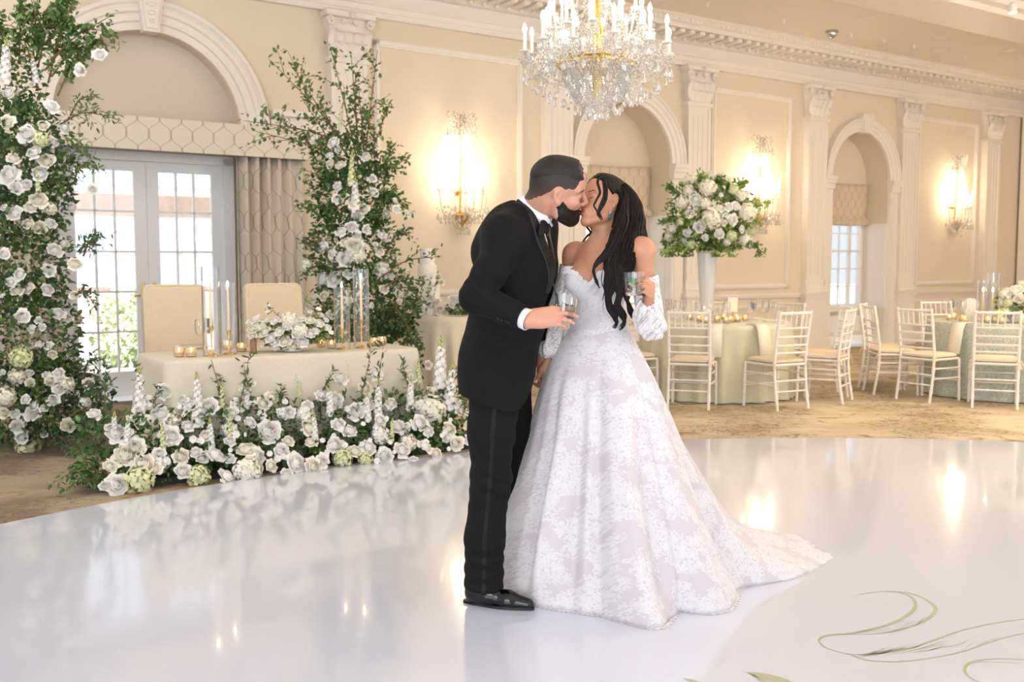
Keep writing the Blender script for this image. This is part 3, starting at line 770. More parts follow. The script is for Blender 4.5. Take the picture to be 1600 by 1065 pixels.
def arrangement(name, label, cat, base, kids, leaf_n, blobs, leafsize, leafmat=('leaf', 'leaf_dark'), branches=(), stems=None, group=None, narrow=.8, out=.8, zmin=.02):
    """kids: list of (kind, mesh, pos, scale, dir)"""
    t = thing(name, label, cat, tuple(base), 0, group); b = np.array(base, float)
    bl = [[x-b[0], y-b[1], z-b[2], rx, ry, rz] for x, y, z, rx, ry, rz in blobs]
    for k, lm in enumerate(leafmat):
        mb = MB(); blob_leaves(int(leaf_n/len(leafmat)), bl, leafsize, narrow, out, mb)
        for v in mb.v: np.maximum(v[:, 2], zmin-b[2], out=v[:, 2])
        o = obj('foliage', mb, M[lm], t, angle=None, smooth=False)
        if k: o['label'] = 'darker green foliage'
    for bm, lm in branches:
        for v in bm.v: v -= b; np.maximum(v[:, 2], zmin-b[2], out=v[:, 2])
        obj('leafy_branch', bm, [M[lm], M['twig']], t, angle=None, smooth=False)
    for kind, me, pos, sc, d in kids:
        o = put(kind, me, pos, sc, d, rng.random()*6, t, b)
    if stems:
        mb = MB()
        for p0, p1 in stems: mb.tube(spline([p0-b, (p0+p1)/2-b+V(.01, 0, 0), p1-b], 6), .0045, 5)
        obj('stems', mb, M['stem'], t)
    return t

# ------------------------------------------------------------ the flower hedge on the floor before the head table
L_ = fl(165, 772); R_ = fl(738, 704); HU = (R_-L_)/np.linalg.norm(R_-L_); HB = V(-HU[1], HU[0], 0)   # along, and away from the camera
HL = np.linalg.norm(R_-L_)
def c4(x, y): return 200+x/2.535, 380+y/2.535
def c2(x, y): return x/2.4775, 400+y/2.4775
def c1(x, y): return x/2.6625, y/2.6625
def c3(x, y): return 340+x/2.663, y/2.663
def on_hedge(px, py):
    """where the view ray meets the sloping face of the hedge: rising away from the floor edge"""
    d = ray(px, py); C0 = V(0, 0, CAM_Z); best = None
    # plane through the front line leaning back: z = slope * depth
    nrm = np.cross(HU, V(HB[0]*.42, HB[1]*.42, .60)); nrm /= np.linalg.norm(nrm)
    t = ((L_+V(0,0,.05)-C0) @ nrm)/(d @ nrm); return C0+d*t
hed = []
rl = [(525,493,38),(650,525,27),(833,530,38),(968,518,30),(930,572,32),(1112,525,30),(135,585,38),(120,672,36),(400,672,36),(313,640,32),(528,632,30),(563,610,28),(603,675,28),(455,545,40),(810,617,45),(895,665,35),(1033,632,27),(710,728,35),(825,715,30),(550,742,48),(475,708,30),(425,640,25),(625,780,26),(715,785,25),(868,740,35),(810,795,35),(1060,725,38),(1145,710,35),(1262,735,33),(460,812,38),(505,840,35),(340,835,38),(260,825,30),(165,760,38),(205,840,35),(55,870,45),(208,898,35),(385,920,38),(620,910,32),(660,870,40),(725,880,38),(890,820,30),(945,805,35),(1010,840,33),(1075,815,42),(1165,800,30),(1210,830,28),(1290,790,30),(1345,775,28),(20,800,35),(10,690,25),(230,720,25),(1200,580,28),(1340,720,25),(760,600,30),(600,820,30),(700,640,28),(270,700,25),(1310,660,28),(940,640,26),(1180,740,26),(990,700,26),(395,780,28),(760,860,28),(560,880,28),(300,760,26),(1120,860,26),(240,640,28)]
used_h = []
for x, y, s in rl:
    p = on_hedge(*c4(x, y)); hed.append(('rose', p, s/2.535))
for x, y, s in ((360,608,33),(440,680,38),(480,765,50),(515,740,38),(545,800,38),(445,880,45),(400,885,28),(655,695,33),(590,820,32),(420,810,28),(610,760,26)):
    hed.append(('rose', on_hedge(*c2(x, y)), s/2.4775))
kids = []; hc = (L_+R_)/2+HB*.35; stems = []
for i, (k, p, s) in enumerate(hed):
    Y = p[1]; r = s/F_PX*Y*.93; d = V(0, 0, 1)*.55-HB*.75+rng.normal(size=3)*.22
    kids.append((k, (ROSES+ROSES_C)[i % 6] if r > .035 else ROSES[2], p-HB*.045+V(0,0,.005), r*1.03, d))
    if p[2] > .42: g = p.copy(); g[2] = .2; stems.append((g+HB*.03, p-V(0, 0, .02)))
for x, y, s, m in ((540,900,60,1),(770,875,45,1),(945,858,45,0)):
    p = on_hedge(*c2(x, y)); r = s/2.4775/F_PX*p[1]; kids.append(('hydrangea', HYD[m], p+V(0, 0, max(0, r*.7-p[2]+.0)), r, -HB+V(0,0,.5)))
for x, y, s, m in ((1200,655,62,2),(485,925,50,2),(850,850,42,1),(130,870,36,0),(940,862,32,1),(1110,790,36,2),(700,680,40,0),(1290,640,36,0),(170,700,40,2),(1000,760,40,0),(400,740,34,0),(1160,640,40,0)):
    p = on_hedge(*c4(x, y)); r = s/2.535/F_PX*p[1]; kids.append(('hydrangea', HYD[m], p+V(0, 0, max(0, r*.7-p[2]+.0)), r, -HB+V(0,0,.5)))
for i in range(16):
    q = on_hedge(*c4(rnd.uniform(20, 1330), rnd.uniform(600, 860))); kids.append(('rose', ROSES[i % 4], q-HB*.03, .030+.012*rnd.random(), V(rnd.uniform(-.4,.4), -.8, .5)))
for i in range(90):
    q = on_hedge(*c4(rnd.uniform(-60, 1350), rnd.uniform(590, 870))); kids.append(('blossom', STAR, q-HB*.05, .016+.010*rnd.random(), V(rnd.uniform(-.6,.6), -.8, rnd.uniform(0,.8))))
def spike(px0, py0, py1, m, back=.0, lean=.0):
    p = on_hedge(px0, py0)+HB*back; h = (py0-py1)/F_PX*p[1]; kids.append(('flower_spike', SPK[m], p, h, V(lean+rng.normal()*.06, 0, 1)))
for q in ((218,640,568,0),(310,645,578,0),(347,640,592,1),(687,612,522,0),(544,596,560,1),(468,620,592,1),(255,705,655,1),(360,690,640,1),(330,700,650,0),(385,640,600,0),(197,700,650,0),(575,660,610,0),(590,650,590,0),(640,640,585,0),(178,690,640,0),(420,680,650,1),(492,690,640,0),(515,650,600,0),(700,640,560,0),(612,690,650,1),(655,600,560,1)): spike(*q)
branches = []
def hb(p, q, mid=(0,0,0), n=26, size=.05, narrow=.5, mat='leaf_dark', sub=0):
    p, q = np.array(p, float), np.array(q, float); branches.append((branch([p, (p+q)/2+np.array(mid), q], .004, n, size, narrow, .008, sub, .1), mat))
for (a, b, c, d) in ((370,660,392,548),(352,640,330,560),(560,640,585,528),(585,640,600,535),(395,640,380,565),(225,640,212,575),(240,650,246,600),(165,650,163,555),(500,620,522,578),(690,640,712,580),(640,620,628,560),(436,640,440,600),(720,660,735,600)):
    P0_, P1_ = on_hedge(a, b), None; h = (b-d)/F_PX*P0_[1]; P1_ = P0_+V((c-a)/F_PX*P0_[1], .02, h); hb(P0_, P1_, (0,0,0), 30, .055, .42)
for (a, b, c, d) in ((165,760,98,776),(170,740,75,775),(160,752,120,735),(175,720,120,712),(165,700,128,690),(180,770,110,768),(170,765,130,758)):
    P0_ = on_hedge(a, b)+HB*.08; P1_ = fl(c, d)+V(0,0,.03+.05*rng.random()); hb(P0_, P1_, (0,0,.05), 34, .045, .5, 'leaf')
blobs = []
for i in range(15):
    t = i/14; c = L_+HU*HL*t+HB*.15; blobs.append((c[0], c[1], .11, .15, .10, .13)); c = L_+HU*HL*t+HB*.25; blobs.append((c[0], c[1], .22, .17, .10, .22))
ht = arrangement('flower_hedge', 'long low bank of white roses, hydrangeas and greenery on the floor before the head table', 'flower arrangement', tuple(V(hc[0], hc[1], 0)), kids, 6500, blobs, .044, branches=branches, stems=stems)
mb = MB()
for i in range(5):
    a = L_+HU*(.04+HL*i/5)+HB*.06; b = a+HU*(HL/5-.03); q = [a, b, b+HB*.25, a+HB*.25]
    mb.add([v-V(hc[0], hc[1], 0)+V(0,0,z) for z in (.001, .045) for v in q], [(3,2,1,0),(4,5,6,7),(0,1,5,4),(1,2,6,5),(2,3,7,6),(3,0,4,7)])
obj('tray', mb, M['tray'], ht, smooth=False)

# ------------------------------------------------------------ tall flower columns either side of the doors
def column(name, label, cx, cy, roses, hyds, spikes, blobs, branches, n, Yf, extra_roses=0):
    kids = []
    def place(px, py, s, inset=0.0):
        """on the front surface of the column's blobs"""
        d = ray(px, py); C0 = V(0, 0, CAM_Z); best = None
        for x, y, z, rx, ry, rz in blobs:
            S = np.array([rx, ry, rz])*1.02; o = (C0-np.array([x, y, z]))/S; dd = d/S
            A_, B_, C_ = dd@dd, 2*o@dd, o@o-1; disc = B_*B_-4*A_*C_
            if disc > 0:
                t = (-B_-math.sqrt(disc))/(2*A_)
                if best is None or t < best: best = t
        if best is None: return at(px, py, Yf)
        return C0+d*best
    for i, (px, py, s) in enumerate(roses):
        p = place(px, py, s); r = s/F_PX*p[1]*.95; c = V(cx, cy+.1, p[2]-.1)
        kids.append(('rose', (ROSES+ROSES_C)[i % 6], p, r, outdir(p, c, (0, -.6, .3))+rng.normal(size=3)*.25))
    for px, py, s, m in hyds:
        p = place(px, py, s); r = s/F_PX*p[1]; kids.append(('hydrangea', HYD[m], p, r, outdir(p, V(cx, cy, p[2]))))
    for px, py0, py1, m in spikes:
        p = place(px, py0, 10); h = (py0-py1)/F_PX*p[1]; kids.append(('flower_spike', SPK[m], p, h, V(rng.normal()*.1, -.1, 1)))
    return arrangement(name, label, 'flower arrangement', (cx, cy, 0), kids, n, blobs, .05, branches=branches)
rosL = [(*c1(x, y), s/2.6625) for x, y, s in ((415,225,30),(335,290,25),(35,385,35),(215,440,28),(180,520,25),(30,505,30),(272,530,28),(110,555,38),(222,590,28),(140,632,32),(55,658,30),(195,668,32),(165,720,35),(35,725,42),(110,768,30),(65,780,25),(160,830,38),(130,860,25),(60,885,35),(15,862,15),(298,862,28),(385,785,22),(115,930,25),(165,945,28),(230,1040,35),(15,1055,25),(265,1010,35),(215,930,20),(130,350,14))]
rosL += [(*c2(x, y), s/2.4775) for x, y, s in ((290,28,28),(190,52,28),(75,70,25),(185,128,30),(40,100,20),(65,130,28),(110,125,22),(8,152,12),(85,232,30),(150,248,18),(228,222,25),(268,240,18),(305,245,20),(120,282,18),(163,275,14),(155,340,20),(187,345,16),(203,380,20),(285,150,18),(8,450,15),(113,453,16),(180,460,22),(230,450,20),(115,488,20),(195,485,22),(98,555,22),(130,578,20),(58,610,25),(122,610,28),(168,588,18),(15,605,22),(65,660,30),(82,700,28),(225,515,28),(205,558,22),(262,655,30),(330,570,20),(170,690,15),(345,488,22),(330,435,20),(235,480,20))]
hydL = [(*c1(208,868), 10, 2), (*c2(108,735), 20, 1), (*c2(25,545), 16, 2), (*c2(65,465), 13, 2), (*c2(260,495), 12, 2), (*c1(170,580), 13, 1), (*c2(80,390), 18, 1), (*c2(330,570), 10, 0)]
lx, ly = -3.56, 7.35
blL = [(lx-.08, ly, .35, .52, .46, .35), (lx-.12, ly, .85, .44, .42, .5), (lx-.15, ly, 1.4, .42, .4, .5), (lx-.10, ly, 1.85, .42, .38, .4), (lx-.05, ly, 2.15, .44, .36, .4), (lx-.3, ly, 2.6, .42, .32, .4), (lx+.25, ly-.05, .35, .35, .35, .28), (lx-.45, ly, 3.1, .3, .25, .4), (lx-.7, ly, 1.5, .4, .3, 1.4)]
brL = []
def br(px0, py0, px1, py1, Y0, Y1, n=60, size=.05, sub=5, mat='leaf', narrow=.85, r=.008, bend=(0,0,.06)):
    a, b = at(px0, py0, Y0), at(px1, py1, Y1); brL_.append((branch([a, a*.6+b*.4+np.array(bend), b], r, n, size, narrow, .022, sub), mat))
brL_ = brL
for q in ((75,130,118,-8),(70,110,178,22),(80,120,158,62),(60,140,20,20),(50,120,60,-20),(60,100,92,10),(30,100,35,-10),(90,150,150,60),(20,140,-5,30),(70,70,120,40),(60,60,100,-5)): br(*q, 7.35, 7.3, 56, .05, 5)
for q in ((100,190,190,188),(120,230,150,265),(115,280,152,258),(110,180,150,150)): br(*q, 7.2, 7.05, 36, .045, 3, narrow=.5)
for q in ((130,400,160,370),(125,395,150,385),(120,460,150,480),(130,600,165,640),(110,650,160,660),(130,590,150,560),(80,690,110,700)): br(*q, 7.0, 6.9, 30, .05, 3, narrow=.5, mat='leaf_dark')
column('flower_column', 'tall column of white roses and dark greenery left of the glass doors', lx, ly, rosL, hydL, [(8,130,60,0),(57,130,85,0),(60,300,260,1)], blL, brL, 15000, 7.0)

rosR = [(*c3(x, y), s/2.663) for x, y, s in ((397,578,22),(480,592,27),(500,625,16),(465,645,16),(465,683,18),(510,685,22),(618,650,22),(645,743,18),(498,775,24),(495,828,20),(567,840,30),(608,868,22),(583,892,28),(648,800,22),(740,835,15),(745,870,17),(795,885,18),(703,888,20),(558,943,28),(510,962,24),(580,980,24),(620,955,18),(530,1005,22),(555,1012,22),(440,1025,22),(475,1055,15),(535,1060,20),(685,975,20),(710,985,20),(675,1045,20),(655,1020,15))]
rosR += [(*c4(x, y), s/2.535) for x, y, s in ((860,60,33),(870,120,25),(815,140,30),(880,225,15),(905,10,30),(770,15,25),(805,45,15),(965,245,14),(805,280,18),(735,215,20),(775,210,20),(715,245,18),(1120,410,15),(1060,400,15),(1000,110,20),(1015,180,20),(1060,50,14),(1040,130,20),(1090,170,20),(1120,200,20),(1190,480,16),(1075,230,14),(700,270,16),(690,300,15))]
rx_, ry_ = -1.38, 8.95
blR = [(rx_+.1, ry_, .5, .45, .32, .5), (rx_+.05, ry_, 1.0, .44, .32, .4), (rx_-.05, ry_, 1.5, .40, .32, .4), (rx_-.05, ry_, 1.95, .36, .3, .36), (rx_-.08, ry_, 2.25, .30, .25, .26), (rx_+.36, ry_-.05, .98, .20, .2, .22), (rx_+.32, ry_-.1, .6, .25, .25, .3)]
brL_ = brR = []
for q in ((560,260,515,68),(540,250,400,205),(545,230,420,92),(530,220,380,188),(540,240,450,95),(560,230,548,80),(570,250,590,78),(575,260,610,160),(560,280,430,190),(570,250,560,135),(585,280,635,250),(590,300,640,330),(550,300,475,265),(540,330,465,325),(590,330,620,300),(600,290,610,225),(535,260,470,150)): br(*q, 8.9, 8.8, 34, .052, 5, 'leaf' if q[0] % 2 else 'leaf', bend=(0,0,.03))
for q in ((600,450,665,440),(610,480,640,520),(600,430,690,400),(610,500,655,545),(520,420,470,430),(515,400,468,380),(610,380,645,370),(620,450,672,480)): br(*q, 8.7, 8.6, 30, .05, 3, 'leaf_dark', .6)
column('flower_column', 'airy flower column of roses and trailing branches beside the right curtain', rx_, ry_, rosR, [(505,437,12,0),(480,415,10,2),(560,400,12,2),(598,420,12,0),(625,455,11,2)], [(548,290,235,1),(556,330,270,0),(530,200,165,1)], blR, brR, 8500, 8.75)

# ------------------------------------------------------------ planting outside
for k, (s, o, w, h, lab) in enumerate(((1.2, -4.5, 1.0, 1.1, 'rounded green hedge outside behind the left glass door'), (3.6, -4.8, .9, 1.0, 'rounded green hedge outside behind the right glass door'), (9.8, -2.5, .8, .9, 'green shrub outside the middle arched window'), (14.6, -2.0, .9, .8, 'green shrub outside the right arched window'), (6.0, -5.0, 1.1, 1.0, 'green bush outside beyond the right curtain'))):
    c = wp(s, o, 0); arrangement('shrub', lab, 'shrub', (c[0], c[1], -.12), [], 1800, [(c[0], c[1], h*.45-.1, w*.6, w*.6, h*.55), (c[0]+w*.5, c[1], h*.35-.1, w*.5, w*.5, h*.4)], .11, ('leaf_pale',), group='shrubs outside', zmin=-.11)
for k, (s, o, lab) in enumerate(((-1.0, -9, 'pale leafy tree outside beyond the left glass door'), (11.5, -13, 'pale leafy tree outside at the right of the doors'))):
    c = wp(s, o, 0); t = arrangement('tree', lab, 'tree', (c[0], c[1], -.12), [], 2600, [(c[0], c[1], 3.4, 1.6, 1.4, 1.2), (c[0]+.8, c[1], 2.9, 1, 1, .9)], .22, ('leaf_pale',), zmin=-.11)
    mb = MB(); mb.tube([(0,0,0),(.05,0,1.2),(.1,0,2.6),(.05,0,3.6)], [.12,.1,.08,.04], 8); obj('trunk', mb, M['twig'], t)
c = wp(7.6, -11.5, -.12); t = thing('patio_umbrella', 'closed-top patio umbrella standing outside beyond the right door', 'umbrella', tuple(c))
mb = MB(); mb.tube([(0,0,0),(0,0,2.4)], .025, 8); mb.lathe([(.3,0),(.3,.06),(.05,.08)], (0,0,0), 16); obj('pole', mb, M['frame'], t)
mb = MB(); mb.lathe([(1.4,1.75),(.7,2.1),(.02,2.42),(0,2.42)], (0,0,0), 8); mb.lathe([(1.4,1.75),(1.4,1.62)], (0,0,0), 8); o = obj('canopy', mb, simple('green_canvas', rgb(170,196,190), .8), t, smooth=False)
# ============================================================ dance floor
DC = (2.375, 1.468); DR = 6.218
t = NT('dance_floor_vinyl'); nz = t.noise(t.coord(), .6, 2)
t.link(t.mix(nz, rgb(210, 215, 230), rgb(206, 211, 227)), t.b.inputs['Base Color']); t.b.inputs['Roughness'].default_value = .13
t.b.inputs['Coat Weight'].default_value = .6; t.b.inputs['Coat Roughness'].default_value = .05
t.bump(t.noise(t.coord(), 2.5, 2), .05, .01)
df = thing('dance_floor', 'large round glossy white dance floor laid on the carpet', 'dance floor', (DC[0], DC[1], 0))
mb = MB(); mb.lathe([(DR, .0005), (DR, .004), (DR-.004, .005), (0, .005)], (0,0,0), 256); obj('vinyl_sheet', mb, t.m, df, smooth=False)
# the printed scroll monogram: traced line by line on the floor plane
mb = MB(); ZF = .0056
def stroke(pts, w0, w1=None, n=40, taper=True):
    P = spline([fl(x, y) for x, y in pts], n); w1 = w0 if w1 is None else w1; row = []
    tg = np.gradient(P, axis=0); nn_ = np.stack([-tg[:,1], tg[:,0], 0*tg[:,0]], 1); nn_ /= np.linalg.norm(nn_, axis=1)[:, None]
    for i in range(n):
        t = i/(n-1); w = (w0+(w1-w0)*math.sin(PI*t)) if taper else w0
        a = P[i]-nn_[i]*w/2-V(DC[0], DC[1], 0); b = P[i]+nn_[i]*w/2-V(DC[0], DC[1], 0); a[2] = b[2] = ZF; row.append([a, b])
    mb.grid(row)
def c3r(x, y): return 1040+x/2.857, 880+y/2.857
def st(pts, w0, w1=None, n=40): stroke([c3r(*p) for p in pts], w0, w1, n)
st([(862,145),(960,130),(1060,138),(1110,170),(1105,215),(1040,260),(940,295),(820,318),(720,328),(686,350),(720,385),(820,412)], .003, .017, 90)
st([(960,128),(1040,130),(1130,150),(1195,190),(1200,225),(1150,265),(1050,300),(940,320),(800,322)], .002, .016, 60)
st([(800,410),(900,412),(1040,395),(1180,355),(1320,305),(1480,270),(1640,248)], .006, .010, 60)
st([(820,412),(900,438),(1020,445),(1140,435),(1230,420)], .006, .010, 40)
st([(1245,418),(1340,395),(1440,360),(1540,330),(1640,312)], .008, .009, 40)
st([(1640,285),(1560,280)], .003)
for i in range(26):
    r_ = rnd.random(); x = 840+r_*430; y = 432-(r_*430)*.12+rnd.uniform(-16, 6); l = 60+rnd.random()*80
    st([(x, y), (x+l*.5, y-l*.10), (x+l, y-l*.28)], .0012, .0035, 8)
for a in ((1050,290,1090,268),(1075,285,1115,262),(1120,285,1160,240),(1040,272,1080,262),(1280,385,1340,360),(1330,390,1390,350),(1380,375,1490,335),(1200,370,1240,352)): st([(a[0],a[1]),((a[0]+a[2])/2,(a[1]+a[3])/2-3),(a[2],a[3])], .001, .004, 8)
for i in range(12):
    x = 850+i*18; st([(x, 318), (x+14, 312-i*.9), (x+26, 302-i*1.4)], .001, .0025, 6)
st([(1640,440),(1540,432),(1440,434),(1370,444),(1338,470),(1345,505),(1400,535),(1500,560)], .004, .011, 50)
st([(1580,452),(1500,447),(1400,445),(1345,460)], .002, .004, 30)
st([(360,493),(420,505),(520,530),(620,560)], .002, .05, 30)
st([(380,500),(440,535),(500,560)], .002, .02, 20)
st([(78,520),(120,530),(170,545)], .002, .02, 20)
obj('monogram_scroll', mb, simple('sage_print', rgb(176, 178, 152), .3, var=.05), df, smooth=False)['label'] = 'sage green printed scroll line ornament'

# ============================================================ head table
FLc = fl(262, 565, .735); u2 = WU; n2 = -WN      # n2 runs away from the camera
TL, TW = 1.83, .76
corner = V(FLc[0], FLc[1], 0); tc = corner+u2*TL/2+n2*TW/2
ANG = WROT
def folding_table(name, label, c, L, W, ang, h):
    t = thing(name, label, 'table', c, ang)
    mb = MB(); mb.bevbox((-L/2, -W/2, h-.04), (L/2, W/2, h), .01); obj('tabletop', mb, M['white_lacquer'], t, smooth=False)
    for a in (-1, 1):
        for b in (-1, 1):
            mb = MB(); mb.tube([(a*(L/2-.2), b*(W/2-.1), 0), (a*(L/2-.2), b*(W/2-.1), h-.04)], .015, 8); obj('leg', mb, M['silver'], t)
    return t
folding_table('head_table', 'long sweetheart table hidden under the champagne cloth', tuple(tc), TL-.04, TW-.04, ANG, .72)
def draped(L, W, h, drop, r=.05, flare=.03, ruf=.012, seed=0, per=22):
    """cloth over a rectangular top, hanging to the floor"""
    rr = random.Random(seed); pts = []
    def arc(cx, cy, a0): return [(cx+r*math.cos(a0+PI/2*i/5), cy+r*math.sin(a0+PI/2*i/5), a0+PI/2*i/5) for i in range(6)]
    def seg(a, b, n, nx): return [(a[0]+(b[0]-a[0])*i/n, a[1]+(b[1]-a[1])*i/n, nx) for i in range(1, n)]
    A_ = arc(L/2-r, W/2-r, 0); B_ = arc(-L/2+r, W/2-r, PI/2); C_ = arc(-L/2+r, -W/2+r, PI); D_ = arc(L/2-r, -W/2+r, 3*PI/2)
    out = A_+seg(A_[-1], B_[0], 40, PI/2)+B_+seg(B_[-1], C_[0], 16, PI)+C_+seg(C_[-1], D_[0], 40, 3*PI/2)+D_+seg(D_[-1], A_[0], 16, 0)
    n = len(out); P = []
    top = []
    for f in (.0, .6, .985): P.append([(x*f, y*f, h) for x, y, a in out])
    for k, (o, z) in enumerate(((.0, h-.002), (.008, h-.012), (.012, h-.03))): P.append([(x+o*math.cos(a), y+o*math.sin(a), z) for x, y, a in out])
    for i in range(1, 13):
        t = i/12; row = []
        for j, (x, y, a) in enumerate(out):
            corner_ = 1 if abs((a/(PI/2)) % 1-.5) < .49 else 0
            rf = ruf*t*(math.sin(j*.55+seed)+.6*math.sin(j*1.3+2*seed))+corner_*.06*t*math.sin((a/(PI/2) % 1)*3*PI)**2
            o = .012+flare*t+rf; row.append((x+o*math.cos(a), y+o*math.sin(a), h-.03-(drop-.03)*t))
        P.append(row)
    mb = MB(); mb.grid(P, close=True); return mb
o = obj('tablecloth', draped(TL, TW, .736, .728, .07, .05, .010, 3), M['cloth_head'], None, angle=None); o.location = tuple(tc); o.rotation_euler = (0, 0, ANG)
tag(o, 'champagne linen tablecloth over the long sweetheart table behind the flower hedge', 'tablecloth')
TOPZ = .738
def on_table(px, py, z=TOPZ): p = fl(px, py, z); return (p[0], p[1], z)

def uph_chair(label, px, pyb, s_len):
    pass
def make_uph():
    t = thing('upholstered_chair', 'cream upholstered high-back chair behind the left half of the head table', 'chair', (0,0,0), 0, 'upholstered chairs at the head table')
    mb = MB(); P = []
    h0, h1, w, d = .42, 1.20, .47, .075
    prof = []
    def rr_outline(w, z0, z1, r, n=6):
        o = []
        for cx, cz, a0 in ((w/2-r, z1-r, 0), (-w/2+r, z1-r, PI/2), (-w/2+.01, z0+.01, PI), (w/2-.01, z0+.01, 3*PI/2)):
            q = r if cz > z0+.1 else .01
            for i in range(n): a = a0+PI/2*i/(n-1); o.append((cx+q*math.cos(a), cz+q*math.sin(a)))
        return o
    rows = []
    for ins, y in ((.03, -d), (.008, -d+.004), (0, -d+.015), (0, -.012), (.008, -.003), (.03, 0)):
        o = rr_outline(w-2*ins, h0+ins, h1-ins, .05)
        rows.append([(x, y-.06*((z-h0)/(h1-h0))*-1.0, z) for x, z in o])
    mb.grid(rows, close=True); mb.add(rows[0], [tuple(range(len(rows[0])))]); mb.add(rows[-1], [tuple(range(len(rows[0])))[::-1]])
    bk = obj('backrest', mb, M['linen'], t)
    mb = MB(); mb.tube([(x, y, z) for x, y, z in rows[1]]+[rows[1][0]], .006, 6, caps=False); obj('piping', mb, M['cushion'], bk)
    mb = MB(); mb.bevbox((-.23, -.43, .38), (.23, -.06, .50), .03); obj('seat', mb, M['linen'], t)
    for a in (-1, 1):
        for y in (-.40, -.05):
            mb = MB(); mb.tube([(a*.22, y, .38), (a*.22, y+(.03 if y > -.2 else 0), 0)], [.024, .016], 8); obj('leg', mb, simple('walnut_leg', rgb(110, 78, 52), .4) if False else M['twig'], t)
    return t
# chairs sit behind the table facing the room
uc = make_uph(); CY = 8.2
def wall_st(px, off):   # point on the line parallel to the wall at offset off, under pixel column px
    d = ray(px, 500); q = np.array([0, 0, CAM_Z]); t = (WD+off-q@WN)/(d@WN); p = q+d*t; return V(p[0], p[1], 0)
offt = float(tc@WN-WD); offc = offt-.38-.50
pc = wall_st(273, offc); uc.location = tuple(pc); uc.rotation_euler = (0, 0, ANG)
pc2 = wall_st(428, offc); dup(uc, tuple(pc2), ANG, 'cream upholstered high-back chair behind the white centrepiece')

# ------------------------------------------------------------ glassware and candles
def make_goblet():
    mb = MB(); mb.lathe([(.034,0),(.034,.003),(.008,.008),(.005,.02),(.005,.075),(.012,.09),(.032,.12),(.038,.15),(.037,.19),(.033,.215),(.031,.215),(.035,.19),(.036,.15),(.030,.122),(.008,.095),(0,.094)], (0,0,0), 20)
    return mb.mesh('goblet', M['glass'])
def make_stem_glass(k=1.0):
    mb = MB(); mb.lathe([(.032*k,0),(.032*k,.003),(.006,.007),(.004,.02),(.004,.09),(.015,.10),(.030,.125),(.033,.16),(.027,.20),(.026,.20),(.032,.16),(.028,.127),(.008,.105),(0,.104)], (0,0,0), 16)
    return mb.mesh('wine_glass', M['glass'])
def make_votive(r=.034, h=.06):
    t = thing('votive_candle', 'x', 'candle')
    mb = MB(); mb.lathe([(r*.8,0),(r,.006),(r,h),(r*.92,h),(r*.9,.012),(0,.01)], (0,0,0), 20); obj('votive_glass', mb, M['votive'], t)
    mb = MB(); mb.lathe([(0,.012),(r*.82,.012),(r*.82,.03),(0,.032)], (0,0,0), 14); w = obj('wax', mb, M['wax'], t)
    mb = MB(); mb.lathe([(0,.034),(.0045,.041),(.003,.052),(0,.060)], (0,0,0), 8); obj('flame', mb, M['flame'], t)
    return t
def make_stick(h):
    mb = MB(); mb.lathe([(.045,0),(.043,.006),(.02,.014),(.008,.03),(.006,.05),(.0055,h-.07),(.010,h-.055),(.007,h-.045),(.014,h-.02),(.016,h-.004),(.012,h),(.011,h-.01),(0,h-.012)], (0,0,0), 20); return mb
def make_taper(h):
    t = thing('taper_candle', 'x', 'candle'); mb = MB(); mb.lathe([(.0095,0),(.0105,.02),(.008,h-.01),(.004,h),(0,h)], (0,0,0), 14); obj('wax', mb, M['wax'], t)
    mb = MB(); mb.tube([(0,0,h-.002),(.001,0,h+.008)], .001, 5); obj('wick', mb, M['black_metal'], t)
    mb = MB(); mb.lathe([(0,h+.004),(.0075,h+.016),(.006,h+.032),(.002,h+.045),(0,h+.05)], (0,0,0), 10); obj('flame', mb, M['flame'], t)
    return t
vot = make_votive(); taper = make_taper(.30); gob = make_goblet(); wine = make_stem_glass()
def put_votive(p, lab, grp, first=[True]):
    if first[0]: vot.location = p; vot['label'] = lab; vot['group'] = grp; first[0] = False; return vot
    return dup(vot, p, 0, lab, grp)
def put_taper(p, lab, grp, first=[True]):
    if first[0]: taper.location = p; taper['label'] = lab; taper['group'] = grp; first[0] = False; return taper
    return dup(taper, p, 0, lab, grp)
def candle_set(px, pyb, ps, cyl_h, where, stub=False):
    x, y, z = on_table(px, pyb); s = F_PX/y
    hs = ps/s
    o = obj('candlestick', make_stick(hs), M['brass'], None); o.location = (x, y, z); tag(o, 'slim brass candlestick '+where, 'candlestick', 'brass candlesticks on the head table')
    put_taper((x, y, z+hs-.010), 'lit ivory taper candle '+where, 'taper candles on the head table')
    mb = MB(); r = .058; mb.lathe([(r, .001), (r, cyl_h), (r-.003, cyl_h), (r-.003, .001)], (0,0,0), 28, closed=True)
    g = obj('glass_chimney', mb, M['glass'], None); g.location = (x, y, z); tag(g, 'tall open glass cylinder around the candle '+where, 'candle holder', 'glass cylinders on the head table')
candle_set(331, 556, 47, .60, 'left of the pair before the left chair')
candle_set(358, 553, 38, .49, 'right of the pair before the left chair')
candle_set(535, 545, 32, .45, 'shorter one right of the centrepiece')
candle_set(565, 543, 44, .58, 'tallest one near the right end of the table')
for px, py, w in ((280, 557, 'leftmost on the head table'), (299, 557, 'second from the left end of the head table'), (356, 545, 'between the left candlesticks at the back'), (378, 549, 'just left of the bud vase'), (502, 542, 'behind the centrepiece at its right'), (518, 544, 'left of the shorter cylinder'), (585, 540, 'right of the tallest cylinder'), (597, 538, 'rightmost on the head table')):
    put_votive(on_table(px, py), 'lit glass votive candle, '+w, 'votives on the head table')
g = link('water_goblet', gob); g.location = on_table(313, 545); tag(g, 'clear stemmed water goblet left of the tall candles', 'glass', 'goblets on the head table')
